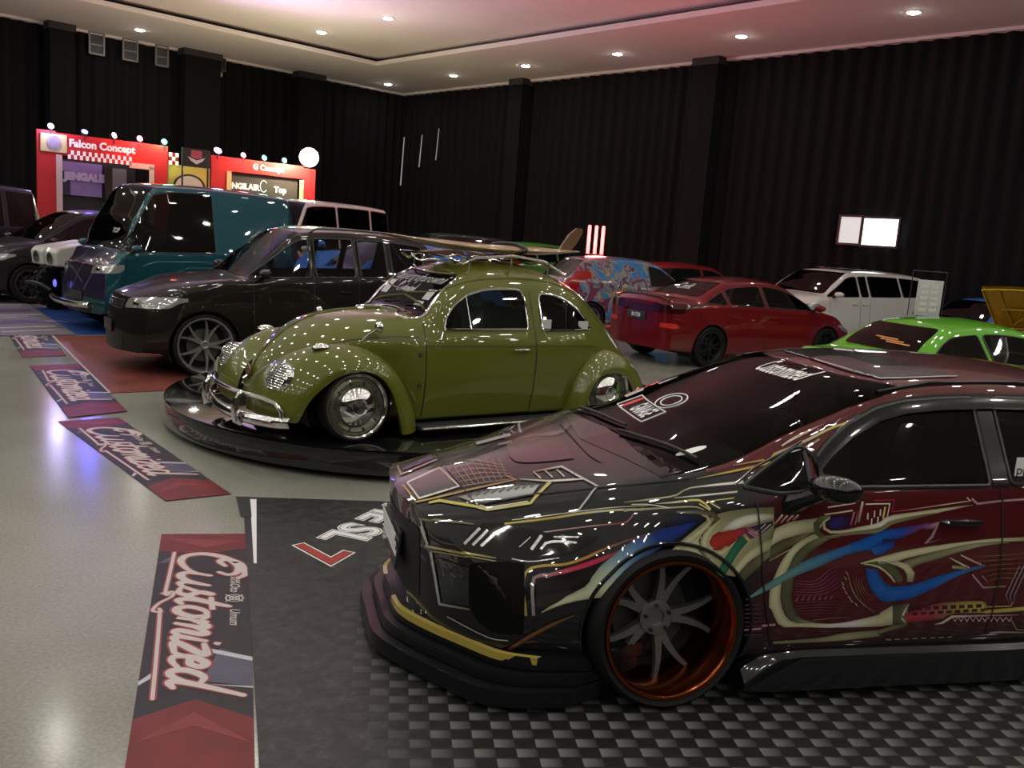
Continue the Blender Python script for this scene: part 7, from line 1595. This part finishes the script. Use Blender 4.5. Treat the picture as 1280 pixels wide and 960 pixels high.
# --- red four-door saloon
RED,RB_=gen_car('saloon_car','bright red four-door saloon seen from behind, between the olive car and the painted sedan',(4.92,16.2,0),R(32),
  dict(xf=.88,xr=-3.55,wb=2.7,W=.88,zb=.2,zh=.68,xc=-.15,zc=.95,xh=-1.0,zr=1.42,xq=-2.15,xb=-2.95,zd=1.04,zde=1.05,bf=.90,br=.98,wr=.56,rw=.325,rr=.24,glass='smoke',pil=(-1.5,-2.35),spokes=10,rim=mat('dark_alloy',(.02,.02,.02),.4,.6),plate='B1728',tailm=mat('smoked_red_lens',(.035,.003,.004),.1,coat=1.)),paintm('candy_red_paint',(.14,.004,.007),.35,.2))
RB_.patch('boot_garnish',rpoly([(-.38,.80),(.38,.80),(.40,.93),(-.40,.93)],[.02]*4),'x',-1,mat('dark_red_garnish',(.06,.004,.006),.15,coat=1.),off=.004,nmin=.05)
for sd in (1,-1): RB_.patch('bumper_reflector',rpoly([(sd*.52,.60),(sd*.80,.60),(sd*.78,.68),(sd*.54,.67)],[.02]*4),'x',-1,mat('bright_red_reflector',(.55,.03,.03),.2,coat=1.),off=.005,nmin=.03,hi=-2.8)
sp=MB(); sp.tube([RB_.cast('z',-3.46-.0*abs(y),y,1)[0]+Vector((0,0,.03)) for y in (-.66,-.4,0,.4,.66)],[.012,.02,.022,.02,.012],8); sp.build('boot_spoiler',mat('dark_red_garnish',(.06,.004,.006),.15,coat=1.),RED)
lettering('rear_window_lettering','Civik',mat('pale_sticker',(.5,.52,.52),.5),RED,(-2.6,-.0,1.22),(0,-1,0),(.8,0,1),.16,0,.2,.003,snap=lambda p:RB_.cast('x',p.y,p.z,-1)[0]+Vector((-.01,0,.006)))
# --- green coupe
GREEN,GB_=gen_car('coupe_car','bright green coupe showing its rear window, behind the painted sedan roof',(6.42,10.75,0),R(22),
  dict(xf=.85,xr=-3.25,wb=2.5,W=.85,zb=.17,zh=.62,xc=-.35,zc=.86,xh=-1.15,zr=1.275,xq=-2.22,xb=-2.78,zd=.86,zde=.87,bf=.80,br=.84,wr=.53,rw=.30,rr=.21,glass='smoke',pil=(-1.85,)),paintm('apple_green_paint',(.085,.33,.012),.1,.1))
m=MB(); 
for k in range(3): m.add(*GB_.line([(-.38+.1*k,.98+.02*k),(-.05+.1*k,.985+.02*k)],'x',-1,.02,.006))
m.build('rear_window_sticker',mat('orange_sticker',(.45,.18,.04),.5,noise=.4,nscale=30),GREEN)
# --- white people carrier
MPV,MB_=gen_car('people_carrier','pearl white people carrier with dark windows, parked in front of the black drapes',(5.72,18.6,0),R(212),
  dict(xf=.88,xr=-3.6,wb=2.7,W=.90,zb=.22,zh=.92,xc=.10,zc=1.14,xh=-.75,zr=1.66,xq=-3.2,xb=-3.53,zd=1.1,zde=1.05,bf=1.06,br=1.14,wr=.64,rw=.34,rr=.25,glass='smoke',pil=(-.95,-1.25,-2.3),tail='tall',bow=.26,nose=.15),paintm('white_pearl',(.62,.61,.58),0,.04))
MB().box((-1.4,0,1.655),(.9,.75,.012),None,.004).build('sunroof',GLOSSBLACK,MPV)
# --- blue hatchback behind the green coupe
BLUEP=paintm('blue_paint',(.012,.10,.36),.25,.3)
BC,_b=gen_car('hatchback_car','blue hatchback with a dark side window, behind the green coupe roof',(7.4,15.8,0),R(205),
  dict(xf=.80,xr=-3.1,wb=2.45,W=.84,zb=.18,zh=.70,xc=-.30,zc=.93,xh=-1.05,zr=1.36,xq=-2.6,xb=-3.0,zd=.98,zde=.9,bf=.86,br=.92,wr=.53,rw=.30,rr=.2,glass='smoke',pil=(-1.7,),tail='wide'),BLUEP)
# --- mural hatchback
MUR=mat('mural_wrap',(.1,.2,.4),.35,0,.8)
def mural_nodes():
    n,l,b=nodes_of(MUR); tc=n.new('ShaderNodeTexCoord'); v=n.new('ShaderNodeTexVoronoi'); v.inputs['Scale'].default_value=4.2; no=n.new('ShaderNodeTexNoise'); no.inputs['Scale'].default_value=3.; no.inputs['Detail'].default_value=5; no.inputs['Distortion'].default_value=1.5
    r=n.new('ShaderNodeValToRGB'); e=r.color_ramp.elements; e[0].position=.30; e[0].color=(.20,.02,.05,1); e[1].position=.72; e[1].color=(.02,.16,.42,1)
    for pos,c in ((.38,(.03,.03,.06,1)),(.44,(.30,.25,.30,1)),(.49,(.03,.05,.20,1)),(.53,(.45,.34,.05,1)),(.57,(.05,.15,.30,1)),(.63,(.02,.22,.50,1))):
        q=e.new(pos); q.color=c
    sc_=n.new('ShaderNodeSeparateColor'); l.new(v.outputs['Color'],sc_.inputs['Color']); sx=n.new('ShaderNodeSeparateXYZ'); l.new(tc.outputs['Object'],sx.inputs['Vector'])
    a=math_node(n,l,'ADD',no.outputs['Fac'],math_node(n,l,'MULTIPLY',math_node(n,l,'ADD',sx.outputs['X'],1.9),.085)); l.new(tc.outputs['Object'],no.inputs['Vector']); l.new(tc.outputs['Object'],v.inputs['Vector'])
    a2=math_node(n,l,'ADD',a,math_node(n,l,'MULTIPLY',math_node(n,l,'SUBTRACT',sc_.outputs['Red'],.5),.30)); l.new(a2,r.inputs['Fac']); l.new(r.outputs['Color'],b.inputs['Base Color'])
mural_nodes()
MC,MCB=gen_car('hatchback_car','small hatchback wrapped in a colourful blue, red and yellow mural, beside the red light tubes',(3.40,19.6,0),R(24),
  dict(xf=.75,xr=-3.15,wb=2.5,W=.85,zb=.2,zh=.78,xc=-.15,zc=1.02,xh=-.95,zr=1.56,xq=-2.5,xb=-3.05,zd=1.05,zde=.95,bf=.95,br=1.08,wr=.56,rw=.32,rr=.22,glass='tint',pil=(-1.15,),skip=(1,),tail='tall'),MUR)
RC,_r=gen_car('hatchback_car','dark red car whose roof just shows behind the mural hatchback',(5.2,22.9,0),R(30),
  dict(xf=.75,xr=-3.15,wb=2.5,W=.85,zb=.2,zh=.78,xc=-.15,zc=1.02,xh=-.95,zr=1.50,xq=-2.6,xb=-3.05,zd=1.05,zde=.95,bf=.95,br=1.0,wr=.56,rw=.32,rr=.22,glass='tint',pil=(-1.35,),tail='wide'),paintm('dark_red_paint',(.22,.012,.012),.2,.2))
# --- cars half hidden behind the SUV and the olive car
B2,_2=gen_car('wagon_car','bright blue wagon half hidden behind the brown SUV, its side showing through the SUV windows',(-2.85,14.2,.0075),R(230),
  dict(xf=.82,xr=-3.3,wb=2.6,W=.86,zb=.2,zh=.85,xc=-.1,zc=1.12,xh=-.85,zr=1.64,xq=-2.9,xb=-3.25,zd=1.05,zde=1.0,bf=1.38,br=1.40,wr=.58,rw=.33,rr=.22,glass='tint',pil=(-1.2,-2.1),tail='tall'),paintm('bright_blue_paint',(.02,.16,.60),.0,.1))
B4,_4=gen_car('coupe_car','lime green car showing behind the surfboard, left of its fin',(-.9,28.6,0),R(214),
  dict(xf=.82,xr=-3.4,wb=2.6,W=.86,zb=.2,zh=.85,xc=.0,zc=1.1,xh=-.75,zr=1.70,xq=-2.4,xb=-3.2,zd=1.1,zde=1.0,bf=1.05,br=1.1,wr=.58,rw=.33,rr=.22,glass='tint',pil=(-1.2,-2.0),tail='wide'),paintm('lime_green_paint',(.09,.36,.06),.1,.1))
B5,_5=gen_car('wagon_car','black wagon with a shiny roof behind the nose of the surfboard',(-3.2,25.0,0),R(210),
  dict(xf=.82,xr=-3.4,wb=2.6,W=.86,zb=.2,zh=.9,xc=.0,zc=1.15,xh=-.75,zr=1.80,xq=-2.8,xb=-3.3,zd=1.1,zde=1.0,bf=1.08,br=1.15,wr=.60,rw=.34,rr=.22,glass='tint',pil=(-1.2,-2.1),tail='tall'),paintm('black_paint',(.010,.010,.011),.2,.3))
# --- cars at the far left
L1_,_6=gen_car('saloon_car','black saloon at the far left with ceiling lights shining on its windscreen',(-9.45,16.6,0),R(232),
  dict(xf=.88,xr=-3.2,wb=2.45,W=.89,zb=.22,zh=.86,xc=-.15,zc=1.14,xh=-1.15,zr=1.74,xq=-2.35,xb=-2.95,zd=1.16,zde=1.1,bf=1.06,br=1.12,wr=.60,rw=.35,rr=.25,glass='smoke',pil=(-1.5,-2.2),tail='wide'),paintm('black_paint',(.010,.010,.011),.2,.3))
L2_,_7=gen_car('camper_van','tall dark violet van at the far left edge, behind the black saloon',(-12.75,17.4,0),R(232),
  dict(xf=.82,xr=-3.3,wb=2.4,W=.90,zb=.25,zh=.98,xc=.25,zc=1.25,xh=-.55,zr=2.15,xq=-2.9,xb=-3.2,zd=1.2,zde=1.1,bf=1.2,br=1.25,wr=.66,rw=.36,rr=.24,glass='smoke',pil=(-1.2,-2.3),tail='tall'),paintm('dark_violet_paint',(.018,.014,.026),.3,.3))
# --- yellow car with its bonnet up
YELP=paintm('golden_yellow_paint',(.42,.27,.02),.15,.15)
YC,YB=gen_car('hatchback_car','golden yellow car with its bonnet propped wide open, at the right edge',(7.55,13.1,0),R(215),
  dict(xf=.80,xr=-3.1,wb=2.45,W=.84,zb=.2,zh=.72,xc=-.35,zc=.95,xh=-1.05,zr=1.36,xq=-2.5,xb=-3.0,zd=1.0,zde=.9,bf=.88,br=.94,wr=.53,rw=.30,rr=.2,glass='tint',pil=(-1.65,)),YELP)
def open_bonnet():
    m=MB(); hx,hz=-.28,.98; dirv=Vector((.80,0,.60)).normalized(); 
    nrm=Vector((-dirv.z,0,dirv.x))
    def top(u,v,o): 
        w=.70-.10*u; y=(2*v-1)*w; p=Vector((hx,0,hz))+dirv*(1.0*u)+nrm*(o+.05*(1-(2*v-1)**2)); return (p.x,y,p.z)
    m.grid(lambda u,v:top(u,v,.012),8,10); a=m.build('open_bonnet',YELP,YC)
    m=MB().grid(lambda u,v:top(u*.96+.02,v*.96+.02,-.02+.012*(math.sin(u*9)*math.sin(v*12))),16,18); m.build('bonnet_lining',mat('gold_bonnet_lining',(.36,.24,.03),.35,.3,.6,noise=.35,nscale=14),a)
    m=MB(); 
    for u0,u1,v0,v1 in ((.1,.9,.2,.2),(.1,.9,.8,.8),(.5,.5,.15,.85),(.1,.9,.2,.8),(.02,.02,.03,.97),(.98,.98,.03,.97),(.02,.98,.02,.02),(.02,.98,.98,.98)): m.tube([Vector(top(u0+(u1-u0)*k/6,v0+(v1-v0)*k/6,-.035)) for k in range(7)],.014,6)
    m.build('bonnet_ribs',YELP,a)
    MB().tube([(.35,.55,.86),(.30,.50,1.30)],.010,6).build('bonnet_prop',STEEL,a)
    MB().box((.15,0,.80),(.75,1.1,.10),None,.03).build('engine_block',mat('dark_engine',(.05,.05,.05),.4,.6,noise=.4,nscale=30),YC)
open_bonnet()
# --- off-road buggy in front of the black saloon
def buggy():
    root=thing('off_road_buggy','low off-road buggy with chunky black tyres and boxy white twin-lamp bodywork at the far left',"buggy",(-7.5,15.2,.0075),R(234))
    WP=mat('white_moulded_plastic',(.50,.50,.46),.35,coat=.4,noise=.06); FR=mat('black_tube_frame',(.012,.012,.013),.4,.2)
    for xa in (0,-1.9):
        for sd in (1,-1):
            t=MB().lathe([(.15,-.14),(.30,-.15),(.36,-.13),(.385,-.06),(.385,.06),(.36,.13),(.30,.15),(.15,.14)],32)
            for k in range(20):
                a=2*PI*k/20
                for s in (-1,1): t.box((.385*math.cos(a),s*.075,.385*math.sin(a)),(.07,.11,.045),Matrix.Rotation(-a+PI/2,3,'Y')@Matrix.Rotation(s*.3,3,'Z'),.008)
            o=t.build('wheel',RUBBER,root); o.location=(xa,sd*.66,.40); o.rotation_euler=(0,0,0 if sd>0 else PI)
            MB().lathe([(.16,.13),(.15,.15),(.13,.10),(.05,.09),(.002,.11)],20).build('rim',STEEL,o)
            MB().tube([(xa,sd*.55,.40),(xa-.05,sd*.18,.50)],.03,8).build('suspension_arm',FR,root); MB().tube([(xa-.05,sd*.45,.45),(xa-.1,sd*.25,.85)],.035,8).build('shock_absorber',mat('spring_grey',(.2,.2,.2),.4,.6),root)
    # twin boxy cowls with round lamps
    for y in (.225,-.225):
        c=MB().prism([(.55,.80),(.58,1.02),(.50,1.10),(-.15,1.22),(-.75,1.22),(-.75,.92),(.2,.78)],-.185,.185,axis='y'); c.v=[(x,yy+y,z) for x,yy,z in c.v]; c=c.build('cowl',WP,root,smooth=False)
        md=c.modifiers.new('b','BEVEL'); md.width=.03; md.segments=3
        h=MB().lathe([(.02,-.02),(.085,.0),(.095,.012),(.075,.02),(.002,.01)],24,axis='x',c=(.565,y,.93)).build('headlamp',mat('lamp_ring_grey',(.25,.25,.25),.2,.8),c)
        MB().lathe([(.002,.022),(.06,.018)],18,axis='x',c=(.565,y,.93)).build('lens',mat('dark_lens',(.03,.03,.03),.1,coat=1.),h)
    MB().box((-.85,0,.55),(2.0,.62,.30),None,.08).build('tub',FR,root); MB().box((-1.1,.0,.80),(.5,.9,.14),None,.05).build('seat_base',BLACK,root); MB().box((-1.35,0,1.10),(.14,.9,.5),Matrix.Rotation(R(-12),3,'Y'),.05).build('seat_back',BLACK,root)
    for sd in (1,-1):
        MB().tube(spline([(-.55,sd*.45,.80),(-.75,sd*.48,1.20),(-1.0,sd*.46,1.42),(-1.7,sd*.46,1.40),(-2.0,sd*.42,.80)],5),.028,8).build('roll_bar',FR,root)
        MB().tube(spline([(.35,sd*.85,.78),(.0,sd*.88,.92),(-.4,sd*.85,.80)],6),.02,6).build('mudguard_rail',FR,root)
    MB().tube([(.62,-.35,.42),(.72,-.25,.50),(.74,0,.52),(.72,.25,.50),(.62,.35,.42)],.03,8).build('bull_bar',FR,root)
    sw=MB().tube([(-.62+.05*math.cos(t),.14*math.sin(t),1.24+.13*math.cos(t)) for t in [2*PI*k/20 for k in range(20)]],.014,6,True); sw.build('steering_wheel',BLACK,root)
buggy()
# --- three red light tubes on a stand
def light_tubes():
    root=thing('light_tube_stand','stand with three upright glowing red-white light tubes behind the mural hatchback','light',(1.68,21.0,0))
    MB().tube([(0,0,.02),(0,0,1.56)],.022,8).build('pole',BLACK,root); MB().lathe([(.01,.03),(.22,.02),(.24,0),(.01,0)],24,axis='z').build('base',BLACK,root); MB().box((0,0,1.55),(.42,.06,.03),None,.01).build('tray',BLACK,root)
    GT=mat('red_white_tube_glow',(.3,.05,.05),.4,emit=(1.,.13,.12),es=6.5)
    for x in (-.16,0,.16): MB().lathe([(.002,0),(.036,.01),(.038,.02),(.038,.63),(.03,.66),(.002,.665)],14,axis='z',c=(x+.01,0,1.55)).build('tube',GT,root)
    L=bpy.data.lights.new('tube_light','POINT'); L.energy=260; L.color=(1.,.06,.07); L.shadow_soft_size=.25; o=bpy.data.objects.new('tube_light',L); COL.objects.link(o); o.parent=root; o.location=(0,-.25,1.9)
light_tubes()
# --- notice board on a stand behind the green coupe
def notice():
    root=thing('notice_board','white printed notice board on a thin stand, behind the green coupe roof','notice board',(5.27,11.6,0),R(6))
    PW=mat('white_paper_board',(.52,.52,.53),.6,noise=.12,nscale=9)
    MB().box((0,0,1.42),(.34,.012,.46),Matrix.Rotation(R(0),3,'Y'),.003).build('board',PW,root)
    m=MB()
    for i in range(5):
        for j in range(2): m.box((-.075+.14*j,-.0075,1.27+.075*i),(.10,.002,.045))
    for k,b in enumerate(m.f[:1]): pass
    m.build('printed_blocks',mat('pale_print_blocks',(.64,.64,.62),.6,noise=.1),root,smooth=False)
    for x in (-.12,.12): MB().tube([(x,.01,1.30),(x*1.6,.02,0)],.010,6).build('leg',BLACK,root)
    MB().tube([(0,.015,1.40),(0,.30,0)],.010,6).build('leg',BLACK,root)
    for a,b in (((-.24,1.18),(-.24,1.76)),((-.24,1.76),(.22,1.76)),((.22,1.76),(.22,1.18))): MB().tube([(a[0],.03,a[1]),(b[0],.03,b[1])],.006,6).build('frame_bar',BLACK,root)
notice()
